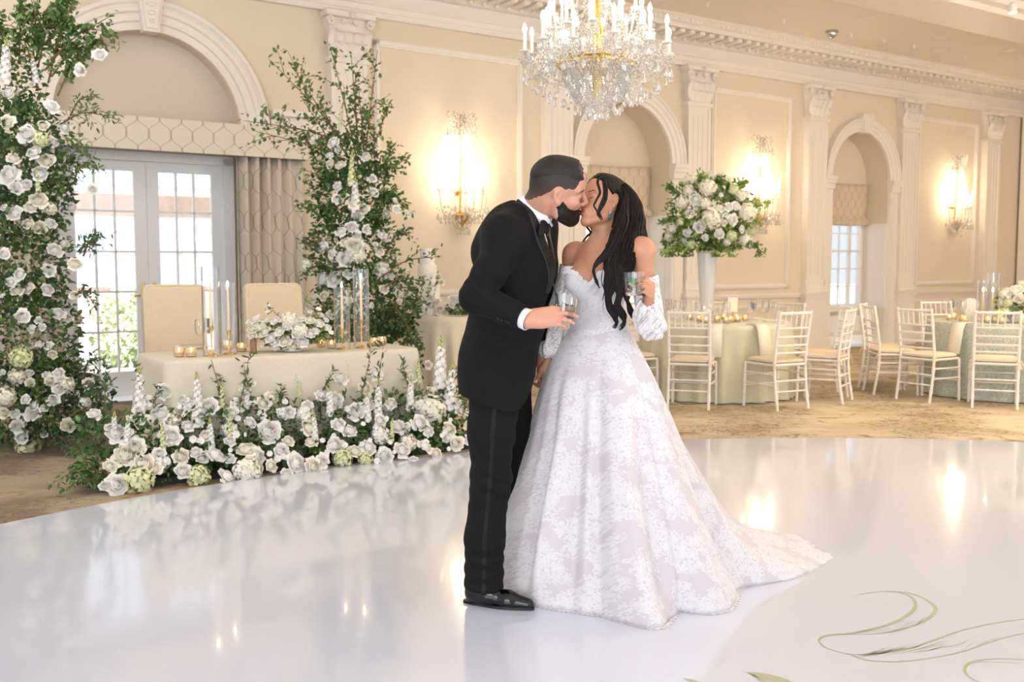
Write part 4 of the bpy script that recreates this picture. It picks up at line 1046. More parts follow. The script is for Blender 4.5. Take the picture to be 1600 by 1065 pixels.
g = link('water_goblet', gob); g.location = on_table(326, 541); tag(g, 'clear stemmed goblet half hidden behind the tall candles', 'glass', 'goblets on the head table')
mb = MB(); mb.lathe([(.08,0),(.13,.012),(.135,.018),(.128,.018),(.08,.006),(0,.005)], (0,0,0), 32); o = obj('plate', mb, M['ceramic'], None); o.location = on_table(300, 544); tag(o, 'pale plate before the left chair', 'plate')
mb = MB(); mb.bevbox((-.08,-.04,.019), (.08,.04,.03), .005); o = obj('napkin', mb, simple('sage_napkin', rgb(186,180,140), .8), None); p = on_table(300, 544); o.location = p; o.rotation_euler = (0,0,ANG); tag(o, 'folded sage napkin lying on the plate', 'napkin')
# bud vase with copper foil neck
bv = thing('bud_vase', 'small pale bud vase with white blooms left of the centrepiece', 'vase', on_table(396, 550))
mb = MB(); mb.lathe([(.02,0),(.024,.01),(.024,.08),(.014,.1),(.014,.115),(.012,.115),(.012,.1),(0,.02)], (0,0,0), 16); obj('vessel', mb, simple('amber_glass', rgb(196,150,112), .2, Transmission_Weight=.5), bv)
for i, (a, b, c, r) in enumerate(((-.01,0,.16,.035),(.02,-.01,.19,.03),(-.03,.01,.13,.028),(.0,-.02,.12,.028))): put('rose', ROSES_C[i % 2], (a, b, c), r, (a*8, b*8-.5, .6), i, bv)
# centrepiece
cp = on_table(458, 548); cx, cy, cz = cp; s_ = F_PX/cy
kids = []
def onc(px, py, s, kind='rose', me=None, dy=0.0):
    x = (px-458)/s_; z = (548-py)/s_; q = 1-(x/.30)**2-((z-.13)/.16)**2; yy = -math.sqrt(max(.02, q))*.15+dy
    d = V(x*2, -.6, .5+(z-.1)*2)
    kids.append((kind, me or ROSES_C[len(kids) % 2], V(cx+x, cy+yy, cz+z), s/s_, d))
for x, y, s in ((530,692,26),(710,383,25),(600,300,22),(560,300,18),(505,300,20),(560,345,28),(640,380,26),(620,340,24),(530,350,22),(500,330,18),(650,320,28),(690,320,26),(735,300,22),(770,310,20),(800,330,18),(740,350,22),(690,355,26),(600,385,20),(640,280,18),(700,290,18),(790,300,14),(510,385,16),(760,340,20),(585,365,24),(770,280,14),(670,400,20),(730,270,14)):
    X, Y = c4(x, y)
    if x == 530: continue
    onc(X, Y, s/2.535*.9, me=(ROSES+ROSES_C)[len(kids) % 6])
for x, y, s in ((660,300,34),(700,340,30),(540,320,26)): onc(*c4(x, y), s/2.535, 'hydrangea', HYD[2])
for x, y in ((480,310),(495,345),(520,290),(560,270),(760,260),(810,350),(600,410),(560,250),(545,400)): onc(*c4(x, y), 5, 'blossom', STAR)
bl = [(cx, cy, cz+.13, .2, .11, .09), (cx-.12, cy, cz+.12, .12, .1, .07), (cx+.14, cy, cz+.15, .12, .1, .08)]
bb = []
for (a, b, c, d) in ((470,520,405,505),(440,505,415,478),(480,530,420,540),(500,535,455,560),(470,535,440,556),(520,510,560,470),(500,500,480,470),(510,530,540,535)):
    p0, p1 = at(a, b, cy-.05), at(c, d, cy-.12); p1[2] = max(p1[2], cz+.02); bb.append((branch([p0, (p0+p1)/2+V(0,0,.03), p1], .002, 18, .028, .6, .006, 2), 'leaf'))
ct = arrangement('centrepiece', 'low white and blush flower centrepiece in a footed bowl on the head table', 'flower arrangement', cp, kids, 900, bl, .035, ('leaf','leaf_light'), bb, zmin=cz+.02)
mb = MB(); mb.lathe([(.06,0),(.055,.01),(.03,.02),(.03,.03),(.09,.05),(.12,.09),(.115,.09),(.08,.055),(0,.045)], (0,0,0), 28); obj('bowl', mb, M['ceramic'], ct)

# ============================================================ cake table
kx, ky, kz = (695-800)/F_PX*10.35, 10.35, .82
def round_cloth(r, h, drop, seed, folds=24, amp=.035, flare=.05, n=192, hang=None):
    rr = random.Random(seed); ph = [rr.uniform(0, 6.28) for _ in range(4)]; P = []
    for f in (.0, .5, .9, .985): P.append([(r*f*math.cos(a), r*f*math.sin(a), h) for a in np.arange(n)*2*PI/n])
    for i in range(0, 16):
        t = i/15; row = []
        for j in range(n):
            a = j*2*PI/n; w = math.sin(folds*a+ph[0]+.8*math.sin(2*a+ph[1]))+.45*math.sin(folds*.5*a+ph[2]); w = max(-1, w)
            k = min(1, t*2.2)**1.3
            o = .008+flare*t+amp*w*k*(.6+.4*t); row.append(((r+o)*math.cos(a), (r+o)*math.sin(a), h-.006-(drop-.008)*t-.0*w))
        P.append(row)
    mb = MB(); mb.grid(P, close=True); return mb
def round_table(c, r, h, label):
    t = thing('round_table', label, 'table', c); mb = MB(); mb.lathe([(0,h-.03),(r-.02,h-.03),(r-.02,h-.006),(0,h-.006)], (0,0,0), 48); obj('tabletop', mb, M['white_lacquer'], t)
    for a in (0, PI/2, PI, 3*PI/2):
        mb = MB(); mb.tube([(r*.6*math.cos(a), r*.6*math.sin(a), 0), (r*.6*math.cos(a), r*.6*math.sin(a), h-.03)], .015, 8); obj('leg', mb, M['silver'], t)
    return t
round_table((kx, ky, 0), .33, kz, 'small round cake table hidden under an ivory cloth')
o = obj('tablecloth', round_cloth(.345, kz, kz-.012, 4, 14, .03, .04), M['cloth_cake'], None, angle=None); o.location = (kx, ky, 0)
tag(o, 'ivory tablecloth falling in folds from the small cake table', 'tablecloth')
s_ = F_PX/10.35
ck = thing('wedding_cake', 'four-tier white wedding cake with flowers on the small round table', 'cake', (kx-.18, ky, kz+.004)); ccx = kx-.18
x_ = lambda px: (px-800)/s_
z = 0
for r, h in ((.155, .17), (.13, .17), (.10, .18), (.078, .17)):
    mb = MB(); mb.lathe([(0,z),(r,z),(r,z+h-.01),(r-.008,z+h),(0,z+h)], (0,0,0), 40); obj('cake_tier', mb, M['icing'], ck); z += h
for i, (a, b, r) in enumerate(((.10,.14,.045),(.14,.06,.05),(.04,.10,.05),(-.04,.06,.045),(-.12,.04,.04),(.13,.40,.035),(.16,.34,.03),(.06,.18,.04),(-.06,.14,.035),(-.14,.10,.04),(.0,.04,.045),(.19,.03,.04))):
    put('rose', (ROSES_C+ROSES)[i % 5], (a, -.15-.02*(i % 2), b), r, (a, -1, .4), i, ck)
for (a, b, c, d) in ((.02,.15,.05,.42),(-.05,.2,-.03,.34),(.08,.2,.13,.46),(-.1,.1,-.28,.22)):
    bm = branch([V(a,-.16,b), V((a+c)/2,-.19,(b+d)/2), V(c,-.15,d)], .002, 20, .035, .8, .008); obj('leafy_branch', bm, [M['leaf'], M['twig']], ck, smooth=False)
kids = []
for i in range(16):
    x = kx+.06+rnd.uniform(0, .22); kids.append(('rose', (ROSES_C+ROSES)[i % 5], V(x, ky-.1-rnd.random()*.12, kz+.05+rnd.random()*.15), .032+.012*rnd.random(), V(rnd.uniform(-.5,.5), -.8, .5)))
arrangement('cake_flowers', 'white flowers and greenery lying on the table right of the cake', 'flower arrangement', (kx+.18, ky-.14, kz), kids, 500, [(kx+.17, ky-.12, kz+.07, .14, .09, .07)], .035, ('leaf',), zmin=kz+.01)

# ============================================================ guest tables
def ring_tube(mb, p0, p1, r, rings=(.25,.5,.75), k=1.35, mi=0):
    p0, p1 = np.array(p0, float), np.array(p1, float); ts = [0]; rs = [r]
    for q in rings: ts += [q-.012, q, q+.012]; rs += [r, r*k, r]
    ts.append(1); rs.append(r); mb.tube([p0+(p1-p0)*t for t in ts], rs, 8)
def make_chiavari():
    """origin on the floor under the seat centre; sitter looks to -y"""
    t = thing('ballroom_chair', 'x', 'chair'); W, Dp, SH, H = .19, .19, .43, .92
    mt = M['white_lacquer']
    for a in (-1, 1):
        mb = MB(); P = spline([(a*(W+.0), .24, 0), (a*W, .205, .22), (a*W, .19, .44), (a*(W+.0), .215, .68), (a*W, .255, H)], 26)
        rad = [.0135+(.004 if i % 6 == 3 else 0) for i in range(26)]; mb.tube(P, rad, 8); obj('rear_leg', mb, mt, t)
        mb = MB(); ring_tube(mb, (a*(W+.012), -.19, SH-.01), (a*(W+.02), -.20, 0), .0135, (.2,.45,.7)); obj('front_leg', mb, mt, t)
    mb = MB(); mb.bevbox((-.205, -.205, SH-.025), (.205, .205, SH), .01); obj('seat', mb, mt, t, smooth=False)
    mb = MB(); P = []
    for ins, z in ((.03, SH+.001), (0, SH+.012), (0, SH+.032), (.025, SH+.044), (.1, SH+.05)):
        a = .195-ins; rr_ = .05; o = []
        for cx_, cy_, a0 in ((a-rr_, a-rr_, 0), (-a+rr_, a-rr_, PI/2), (-a+rr_, -a+rr_, PI), (a-rr_, -a+rr_, 1.5*PI)):
            for i in range(5): an = a0+PI/2*i/4; o.append((cx_+rr_*math.cos(an), cy_+rr_*math.sin(an), z))
        P.append(o)
    mb.grid(P, close=True); mb.add(P[-1], [tuple(range(20))]); cu = obj('cushion', mb, M['cushion'], t)
    for a in (-1, 1):
        mb = MB(); mb.tube([(a*.17, .17, SH+.02), (a*.20, .21, SH+.01), (a*.215, .235, SH-.05)], .006, 5, flat=.4); mb.tube([(a*.17, .17, SH+.02), (a*.215, .20, SH+.02), (a*.235, .225, SH-.02)], .006, 5, flat=.4)
        obj('tie', mb, M['cushion'], cu)
    by = lambda z: .19+(z-.44)*.135
    for z, r in ((.90, .013), (.76, .009), (.68, .009), (.60, .009), (.53, .009)):
        mb = MB(); n = 12; P = [(W*(-1+2*i/n), by(z)-.0+.018*math.sin(PI*i/n), z) for i in range(n+1)]; mb.tube(P, [r+(.003 if i in (4, 8) else 0) for i in range(n+1)], 8); obj('back_rail', mb, mt, t)
    for i in range(5):
        x = -W+2*W*(i+1)/6; f = math.sin(PI*(i+1)/6)*.018; mb = MB(); ring_tube(mb, (x, by(.765)+f, .765), (x, by(.90)+f, .90), .0065, (.3,.7), 1.5); obj('spindle', mb, mt, t)
    for z, y in ((.20, -.197), (.30, -.195), (.17, .21), (.27, .203)):
        mb = MB(); ring_tube(mb, (-W-.012, y, z), (W+.012, y, z), .008, (.33,.66)); obj('stretcher', mb, mt, t)
    for a in (-1, 1):
        for z in (.23, .33):
            mb = MB(); ring_tube(mb, (a*(W+.012), -.195, z), (a*W, .205, z), .008, (.5,)); obj('stretcher', mb, mt, t)
    return t
chiav = make_chiavari(); first_c = [True]
def chair_at(x, y, face, lab, grp):
    """face: world direction the sitter looks"""
    rz = math.atan2(face[1], face[0])+PI/2
    if first_c[0]:
        first_c[0] = False; chiav.location = (x, y, 0); chiav.rotation_euler = (0, 0, rz); chiav['label'] = lab; chiav['group'] = grp; return chiav
    return dup(chiav, (x, y, 0), rz, lab, grp)
T1 = V(2.12, 10.35, 0); T2 = V(5.14, 10.35, 0); RT = .76
G1 = 'white ballroom chairs around the sage guest table'; G2 = 'white ballroom chairs around the lace-clothed guest table'
def tc_chair(T, ang, dist, lab, grp, twist=0.0):
    d = V(math.cos(R(ang)), math.sin(R(ang)), 0); p = T+d*dist; f = -d; c, s = math.cos(R(twist)), math.sin(R(twist)); f = V(f[0]*c-f[1]*s, f[0]*s+f[1]*c, 0)
    return chair_at(p[0], p[1], f, lab, grp)
tc_chair(T1, 246, 1.0, 'white ballroom chair seen from behind, just right of the bride', G1, 6)
tc_chair(T1, 292, 1.02, 'white ballroom chair with its back to the dance floor, nearest at the sage table', G1, 6)
tc_chair(T1, 332, 1.10, 'white ballroom chair in side view at the right of the sage table', G1, -4)
tc_chair(T1, 357, 1.08, 'white ballroom chair half hidden behind the side-on one at the sage table', G1)
tc_chair(T1, 42, 1.10, 'white ballroom chair at the far right of the sage table facing the camera', G1, -10)
tc_chair(T1, 82, 1.04, 'white ballroom chair on the far side of the sage table behind the glasses', G1)
tc_chair(T1, 205, 1.04, 'white ballroom chair mostly hidden behind the bride at the sage table', G1)
tc_chair(T1, 130, 1.04, 'white ballroom chair behind the tall glass vase', G1)
tc_chair(T2, 204, 1.06, 'white ballroom chair left of the lace-clothed table, nearest of the two side-on ones', G2, 8)
tc_chair(T2, 176, 1.14, 'white ballroom chair left of the lace-clothed table, seen through the nearer one', G2, 0)
tc_chair(T2, 150, 1.18, 'white ballroom chair left of the lace-clothed table, furthest back', G2, 0)
tc_chair(T2, 98, 1.05, 'white ballroom chair beyond the lace-clothed table with a napkin over its back', G2)
tc_chair(T2, 239, 1.03, 'white ballroom chair seen from behind before the lace-clothed table at the right edge', G2, 8)
tc_chair(T2, 275, 1.04, 'white ballroom chair cut by the right edge of the picture', G2)
round_table(tuple(T1), RT, .755, 'round guest table hidden under the sage satin cloth'); round_table(tuple(T2), RT, .755, 'round guest table hidden under the textured lace cloth')
o = obj('tablecloth', round_cloth(RT, .76, .752, 7, 26, .030, .03), M['cloth_green'], None, angle=None); o.location = tuple(T1); tag(o, 'pale sage satin tablecloth falling in folds on the nearer round table', 'tablecloth')
t = NT('textured_lace'); vo = t.new('ShaderNodeTexVoronoi', feature='SMOOTH_F1'); vo.inputs['Scale'].default_value = 22
nn_ = t.new('ShaderNodeTexNoise'); nn_.inputs['Scale'].default_value = 14; t.link(t.coord(), nn_.inputs[0]); t.link(nn_.outputs['Color'], vo.inputs['Vector'])
f_ = t.math('FRACT', t.math('MULTIPLY', vo.outputs['Distance'], .55)); f_ = t.ramp(t.noise(t.coord(), 34, 3, .6, 2.5), .42, .58)
t.link(t.mix(f_, rgb(178, 190, 184), rgb(222, 220, 200)), t.b.inputs['Base Color']); t.b.inputs['Roughness'].default_value = .65; t.bump(f_, .6, .01)
o = obj('tablecloth', round_cloth(RT, .76, .752, 9, 16, .02, .03), t.m, None, angle=None); o.location = tuple(T2); tag(o, 'grey-green textured lace tablecloth on the round table at the right edge', 'tablecloth')
TZ = .762
# tall crystal vase with flowers
vx, vy = (1104-800)/F_PX*10.3, 10.3; s_ = F_PX/vy
va_ = thing('trumpet_vase', 'tall faceted crystal vase on the sage guest table', 'vase', (vx, vy, TZ))
mb = MB(); n = 16; prof = [(.10,0),(.10,.015),(.07,.03),(.06,.06),(.075,.10),(.06,.13),(.07,.16),(.105,.70),(.115,.72),(.100,.72),(.058,.18),(.0,.17)]
mb.lathe(prof, (0,0,0), n); obj('vessel', mb, M['vase_glass'], va_, smooth=False)
kids = []; bc = V(vx+.03, vy, 0)
def c7(x, y): return 1000+x/4.096, 260+y/4.096
for x, y, s, k in ((415,345,66,'h'),(345,395,36,'r'),(465,440,38,'r'),(275,430,28,'r'),(315,220,36,'r'),(395,150,55,'h'),(645,300,60,'h'),(545,350,34,'r'),(610,410,28,'r'),(520,270,30,'r'),(570,265,28,'r'),(240,240,42,'h'),(285,165,36,'h'),(500,320,16,'r'),(490,370,24,'r'),(430,240,14,'r'),(475,195,14,'r'),(300,305,18,'r'),(270,300,16,'r'),(320,275,16,'r'),(440,275,22,'r'),(480,285,18,'r'),(640,470,40,'h'),(520,485,26,'h'),(690,320,30,'r'),(370,250,36,'h'),(600,200,36,'h'),(650,180,26,'r'),(380,462,20,'r'),(270,480,26,'r'),(230,500,20,'r'),(190,390,40,'h'),(180,450,30,'h'),(300,500,34,'h2'),(545,450,34,'h2'),(230,360,26,'h2'),(560,160,34,'h2'),(690,420,24,'h2'),(700,470,20,'r')):
    X, Y = c7(x, y); s = s/4.096/s_; p = at(X, Y, vy); dx = (p[0]-bc[0])/.48; dz = (p[2]-1.86)/.45; dy = -math.sqrt(max(.03, 1-dx*dx-dz*dz))*.38
    me = HYD[2] if k == 'h' else HYD[1] if k == 'h2' else ROSES[len(kids) % 3]; q = V(p[0], p[1]+dy, p[2])
    kids.append(('hydrangea' if k[0] == 'h' else 'rose', me, q, s, V(dx, -.9, dz+.2)))
for i in range(40):
    a = rng.normal(size=3); a /= np.linalg.norm(a); a[1] = abs(a[1])*.9; q = V(bc[0], vy, 1.86)+a*V(.45,.36,.38); kids.append((('rose','hydrangea')[i % 2], (ROSES[i % 3], HYD[2])[i % 2], q, .05+.03*(i % 2), a))
bb = []
for (a, b, c, d) in ((1090,300,1098,272),(1120,300,1125,280),(1060,310,1045,290),(1060,350,1035,345),(1150,320,1202,318),(1150,350,1185,345),(1160,380,1195,395),(1130,390,1150,410),(1070,390,1035,395),(1060,380,1042,412),(1080,390,1068,412),(1110,395,1125,405),(1150,300,1165,285)):
    p0, p1 = at(a, b, vy-.2), at(c, d, vy-.25); bb.append((branch([p0, (p0+p1)/2+V(0,0,.02), p1], .003, 40, .045, .7, .014, 4), 'leaf_light' if (a//10) % 2 else 'leaf'))
arrangement('vase_flowers', 'big round bouquet of white hydrangeas and roses in the tall crystal vase', 'flower arrangement', (vx, vy, 1.50), kids, 2400, [(bc[0], vy, 1.86, .44, .36, .37), (vx-.2, vy, 1.62, .24, .25, .18), (vx+.2, vy, 1.62, .2, .25, .15)], .055, ('leaf','leaf_light'), bb, zmin=1.42)
# glasses, votives, cards on the sage table
def put_glass(me, name, x, y, lab, grp): g = link(name, me); g.location = (x, y, TZ); return tag(g, lab, 'glass', grp)
k = 0
for ang, rr_ in [(a, r) for a in range(0, 360, 30) for r in (.52, .60)]:
    d = V(math.cos(R(ang+7*(r_ := (rr_ > .55)))), math.sin(R(ang+7*r_)), 0); p = T1+d*rr_
    if 190 < ang < 330 and rr_ > .55: continue
    put_glass(wine if rr_ > .55 else gob, 'wine_glass' if rr_ > .55 else 'water_goblet', p[0], p[1], 'clear stemmed '+('wine glass' if rr_ > .55 else 'water goblet')+' set on the sage guest table', 'wine glasses on the sage table' if rr_ > .55 else 'water goblets on the sage table')
for i, (a, r) in enumerate(((200,.2),(230,.27),(262,.22),(290,.28),(320,.25),(350,.3),(20,.25),(60,.28),(110,.3),(150,.28),(275,.36),(245,.4))):
    p = T1+V(math.cos(R(a)), math.sin(R(a)), 0)*r; put_votive((p[0], p[1], TZ), 'lit glass votive candle among the glasses on the sage guest table', 'votives on the sage table')
def napkin_card(T, ang, r, lab, z=TZ):
    t = V(math.cos(R(ang)), math.sin(R(ang)), 0); p = T+t*r; mb = MB(); mb.bevbox((-.06,-.11,0), (.06,.11,.008), .003); mb.bevbox((-.05,-.09,.008), (.05,.09,.010), .001)
    o = obj('napkin', mb, M['napkin'], None); o.location = (p[0], p[1], z); o.rotation_euler = (0, 0, R(ang-90)); tag(o, lab, 'napkin', 'napkins laid at the guest table places')
for a in (0, 40, 85, 130, 175): napkin_card(T1, a, .62, 'white folded napkin on the sage guest table')
cd = thing('table_card', 'cream table number card standing in a gold holder on the sage table', 'card', ((1145-800)/F_PX*10.2, 10.2, TZ))
mb = MB(); mb.lathe([(.03,0),(.03,.006),(.004,.012),(.003,.1)], (0,0,0), 12); mb.tube([(-.02,0,.1),(.02,0,.1)], .003, 6); obj('holder', mb, M['brass'], cd)
mb = MB(); mb.box((-.05,-.002,.10), (.05,.002,.25)); obj('card', mb, M['card'], cd, smooth=False)
# napkins hanging over the edge
def hanging(T, ang, lab, mat='card', r=RT):
    rows = []
    for z, o_ in ((TZ+.004, -.12), (TZ+.005, -.02), (TZ-.0, .03), (TZ-.05, .062), (TZ-.30, .115)): rows.append([(x, r+o_, z) for x in (-.07, 0, .07)])
    mb = MB(); mb.grid(rows); o = obj('napkin', mb, M['napkin'] if mat == 'napkin' else M['card'], None); m = o.modifiers.new('s', 'SOLIDIFY'); m.thickness = .004; m.offset = 1
    o.location = (T[0], T[1], 0); o.rotation_euler = (0, 0, R(ang-90)); tag(o, lab, 'napkin')
hanging(T2, 212, 'cream napkin hanging over the left edge of the lace-clothed table'); hanging(T2, 262, 'cream napkin hanging behind the chair at the right edge')
hanging(T1, 258, 'cream napkin hanging over the sage cloth between two chairs'); hanging(T1, 292, 'cream napkin hanging behind the nearest chair at the sage table')
# lace table dressing
for i, (a, r) in enumerate(((150,.5),(170,.55),(190,.5),(205,.6),(225,.5),(240,.55),(130,.55),(215,.35),(260,.5))):
    p = T2+V(math.cos(R(a)), math.sin(R(a)), 0)*r; put_votive((p[0], p[1], TZ), 'lit glass votive candle on the lace-clothed table at the right', 'votives on the lace-clothed table')
for i, (a, r) in enumerate(((140,.5),(155,.58),(165,.42),(120,.6),(180,.58),(100,.55))):
    p = T2+V(math.cos(R(a)), math.sin(R(a)), 0)*r; put_glass(gob, 'water_goblet', p[0], p[1], 'clear stemmed water goblet on the lace-clothed table', 'water goblets on the lace-clothed table')
for px, h, hc in ((1551, .50, .30), (1546, .42, .24)):
    x, y = (px-800)/F_PX*10.15, 10.15+(.0 if px == 1551 else .14)
    put_taper((x, y, TZ+.002), 'lit ivory candle in the '+('taller' if px == 1551 else 'shorter')+' glass cylinder on the lace-clothed table', 'candles on the lace-clothed table')
    mb = MB(); mb.lathe([(.062,.001),(.062,h),(.059,h),(.059,.001)], (0,0,0), 24, closed=True); o = obj('glass_chimney', mb, M['glass'], None); o.location = (x, y, TZ); tag(o, ('taller' if px == 1551 else 'shorter')+' glass candle cylinder on the lace-clothed table', 'candle holder', 'glass cylinders on the lace-clothed table')
fx, fy = (1596-800)/F_PX*10.05, 10.05; kids = []
for i in range(34):
    a = rng.normal(size=3); a /= np.linalg.norm(a); a[1] = -abs(a[1]); a[2] = a[2]*.9+.1; q = V(fx, fy, TZ+.24)+a*V(.26, .2, .15); kids.append((('rose', 'hydrangea')[i % 3 == 0], (ROSES_C+ROSES)[i % 5] if i % 3 else HYD[2], q, .045, a))
for x, y in ((-.22,.12),(-.28,.1),(-.2,.2)): kids.append(('hydrangea', HYD[1], V(fx+x, fy-.12, TZ+y), .045, V(-.5,-1,.2)))
ft = arrangement('centrepiece', 'round white hydrangea centrepiece on the lace-clothed table at the right edge', 'flower arrangement', (fx, fy, TZ), kids, 700, [(fx, fy, TZ+.2, .22, .18, .13)], .05, ('leaf','leaf_light'), zmin=TZ+.02)
mb = MB(); mb.lathe([(.09,0),(.12,.04),(.13,.1),(.12,.1),(.1,.04),(0,.03)], (0,0,0), 24); obj('bowl', mb, M['ceramic'], ft)
# napkin standing on the far chair
p = T2+V(math.cos(R(98)), math.sin(R(98)), 0)*.62
mb = MB(); P = []
for i in range(13):
    a = R(20+140*i/12); rr_ = .03+.008*(i % 2); P.append([(rr_*math.cos(a), .02*(i % 2), .0), ((.10+.004*(i % 2))*math.cos(a), .02*(i % 2), .12+.10*math.sin(a))])
mb.grid(P); o = obj('napkin', mb, M['napkin'], None, smooth=False); m = o.modifiers.new('s', 'SOLIDIFY'); m.thickness = .003
o.location = ((1517-800)/F_PX*10.75, 10.75, TZ+.001); tag(o, 'white fan-folded napkin standing on the lace-clothed table', 'napkin')

# ============================================================ chandelier and sconces
DROP = MB(); DROP.lathe([(0,-.5),(.12,-.42),(.2,-.22),(.16,.05),(.05,.36),(0,.5)], (0,0,0), 6); DROPM = DROP.mesh('crystal_drop', M['crystal'], smooth=False)
BEAD = MB(); BEAD.lathe([(0,-.5),(.45,0),(0,.5)], (0,0,0), 6)
OCT = np.vstack(BEAD.v); OCTF = list(BEAD.f)
def beads(mb, P, size):
    for p in P: mb.add(OCT*size+np.asarray(p), OCTF)
def festoon(a, b, sag, n):
    a, b = np.array(a, float), np.array(b, float); return [a+(b-a)*t+V(0, 0, -sag*4*t*(1-t)) for t in np.linspace(0, 1, n)]
def bulb_candle(root, x, y, z, h=.13, r=.011):
    mb = MB(); mb.lathe([(.0,-.012),(.03,-.006),(.036,.004),(.02,.0),(r,.002),(r,h),(0,h)], (x, y, z), 14); c = obj('candle', mb, M['wax_white'], root)
    mb = MB(); mb.lathe([(.008,h),(.015,h+.016),(.013,h+.034),(.004,h+.056),(0,h+.062)], (x, y, z), 12); obj('bulb', mb, M['bulb'], c)
def chandelier():
    Yc = 6.9; cx, cy = (931-800)/F_PX*Yc, Yc
    zf = lambda py: float(at(931, py, Yc)[2])
    z0 = zf(188); cz = zf(110)
    t = thing('chandelier', 'large multi-tier crystal chandelier with white candle bulbs above the couple', 'chandelier', (cx, cy, z0))
    B = lambda z: z-z0; K = F_PX/Yc
    mb = MB(); mb.lathe([(0, B(zf(150))), (.03, B(zf(150))), (.04, B(zf(120))), (.09, B(zf(105))), (.12, B(zf(98))), (.05, B(zf(90))), (.025, B(zf(70))), (.04, B(zf(50))), (.02, B(zf(30))), (.02, B(CEIL)-.15), (.07, B(CEIL)-.04), (.08, B(CEIL)-.001), (0, B(CEIL)-.001)], (0,0,0), 20)
    obj('stem', mb, M['gold'], t)
    arms = []
    for tier, (n, R_, zc, zr, off) in enumerate(((12, .50, zf(82), zf(112), .13), (12, .35, zf(50), zf(95), .35), (8, .30, zf(24), zf(75), .1), (6, .2, zf(-30), zf(40), .3))):
        for i in range(n):
            a = off+i*2*PI/n; rr_ = R_*(1.0 if i % 2 == 0 or tier else .96); z = B(zc)+(.03*(i % 2) if tier == 0 else 0); c, s = math.cos(a), math.sin(a)
            P = spline([(.05*c, .05*s, B(zr)), (R_*.35*c, R_*.35*s, B(zr)-.07), (R_*.75*c, R_*.75*s, B(zr)-.04), (rr_*c, rr_*s, z-.01)], 14)
            mb = MB(); mb.tube(P, .007, 6); obj('arm', mb, M['crystal'] if tier else M['crystal'], t); bulb_candle(t, rr_*c, rr_*s, z, .12)
            arms.append((rr_*c, rr_*s, z, a))
    # gilt basket ring
    for rr_, zz in ((.27, zf(103)), (.19, zf(93))):
        mb = MB(); mb.tube([(rr_*math.cos(a), rr_*math.sin(a), B(zz)) for a in np.linspace(0, 2*PI, 33)], .010, 6); obj('gilt_ring', mb, M['gold'], t)
    for i in range(8):
        a = i*PI/4; mb = MB(); mb.tube([(( .06+.05*(1-q))*math.cos(a+q*2), (.20+.05*math.sin(q*6))*math.sin(a+.3*q), B(zf(100))+.05*math.cos(q*6)) for q in np.linspace(0, 1, 10)], .006, 5)
        mb = MB(); pp = [V((.2+.06*math.cos(q))*math.cos(a), (.2+.06*math.cos(q))*math.sin(a), B(zf(97))+.06*math.sin(q)) for q in np.linspace(0, 4.5, 14)]; mb.tube(pp, .007, 5); obj('scroll', mb, M['gold'], t)
    # crystal bowl: rings of beads closing to the bottom
    mb = MB()
    for k in range(22):
        q = k/21; zz = B(zf(100))-q*(zf(100)-zf(172)); rr_ = .235*math.sqrt(max(.02, 1-q**2.3))
        n = max(6, int(2*PI*rr_/.021)); beads(mb, [(rr_*math.cos(i*2*PI/n+k*.3), rr_*math.sin(i*2*PI/n+k*.3), zz) for i in range(n)], .021)
    for x, y, z, a in arms:                                     # festoons arm to centre, bobeche fringes, chains up
        beads(mb, festoon((x, y, z-.02), (.08*math.cos(a), .08*math.sin(a), z+.10), .07, 18), .016)
        for k in range(8):
            b = k*PI/4; px_, py_ = x+.036*math.cos(b), y+.036*math.sin(b); beads(mb, [(px_, py_, z-.02-.02*j) for j in range(3)], .014)
    for tr in (arms[:12], arms[12:24], arms[24:32]):
        for i in range(len(tr)):
            p, q = tr[i], tr[(i+1) % len(tr)]; beads(mb, festoon((p[0], p[1], p[2]-.03), (q[0], q[1], q[2]-.03), .08, 16), .017)
            beads(mb, festoon((p[0]*.7, p[1]*.7, p[2]-.05), (q[0]*.7, q[1]*.7, q[2]-.05), .08, 12), .018)
    for k in range(16):
        a = k*PI/8; r0, r1 = .05, .16; beads(mb, [(( r0+(r1-r0)*q**2)*math.cos(a), (r0+(r1-r0)*q**2)*math.sin(a), B(zf(0))+.25-q*.5) for q in np.linspace(0, 1, 30)], .015)
    for i in range(1500):                                         # the dense mass of small prisms
        a = rnd.uniform(0, 2*PI); q = rnd.random(); rr_ = .16+.34*math.sqrt(q); zz = B(zf(120))+rnd.random()*(.26-.12*q)-(.0 if q < .3 else 0); beads(mb, [(rr_*math.cos(a), rr_*math.sin(a), zz)], rnd.uniform(.014, .026))
    o = obj('crystal_strands', mb, M['crystal'], t, smooth=False); o['kind'] = 'stuff'
    nd = 0
    for rr_, py, n, s in ((.50, 122, 24, .075), (.42, 138, 20, .075), (.33, 152, 18, .07), (.24, 160, 14, .07), (.15, 172, 10, .075), (.08, 180, 7, .075), (0, 182, 1, .11)):
        for i in range(n):
            a = i*2*PI/max(n, 1)+py; z = B(zf(py))-.0+rnd.uniform(-.01, .01)
            if nd < 96: put('crystal_drop', DROPM, (rr_*math.cos(a), rr_*math.sin(a), z), s*(.9+.2*rnd.random()), (0,0,1), a, t)
            nd += 1
    for k in range(4):
        a = k*PI/2+.5; l = lamp('chandelier_glow', 'POINT', (cx+.44*math.cos(a), cy+.44*math.sin(a), zf(60)+.1), 2.2, (1, .84, .6), size=.05)
    lamp('chandelier_glow', 'POINT', (cx, cy, zf(128)), 2.5, (1, .84, .6), size=.05)
    return t
chandelier()
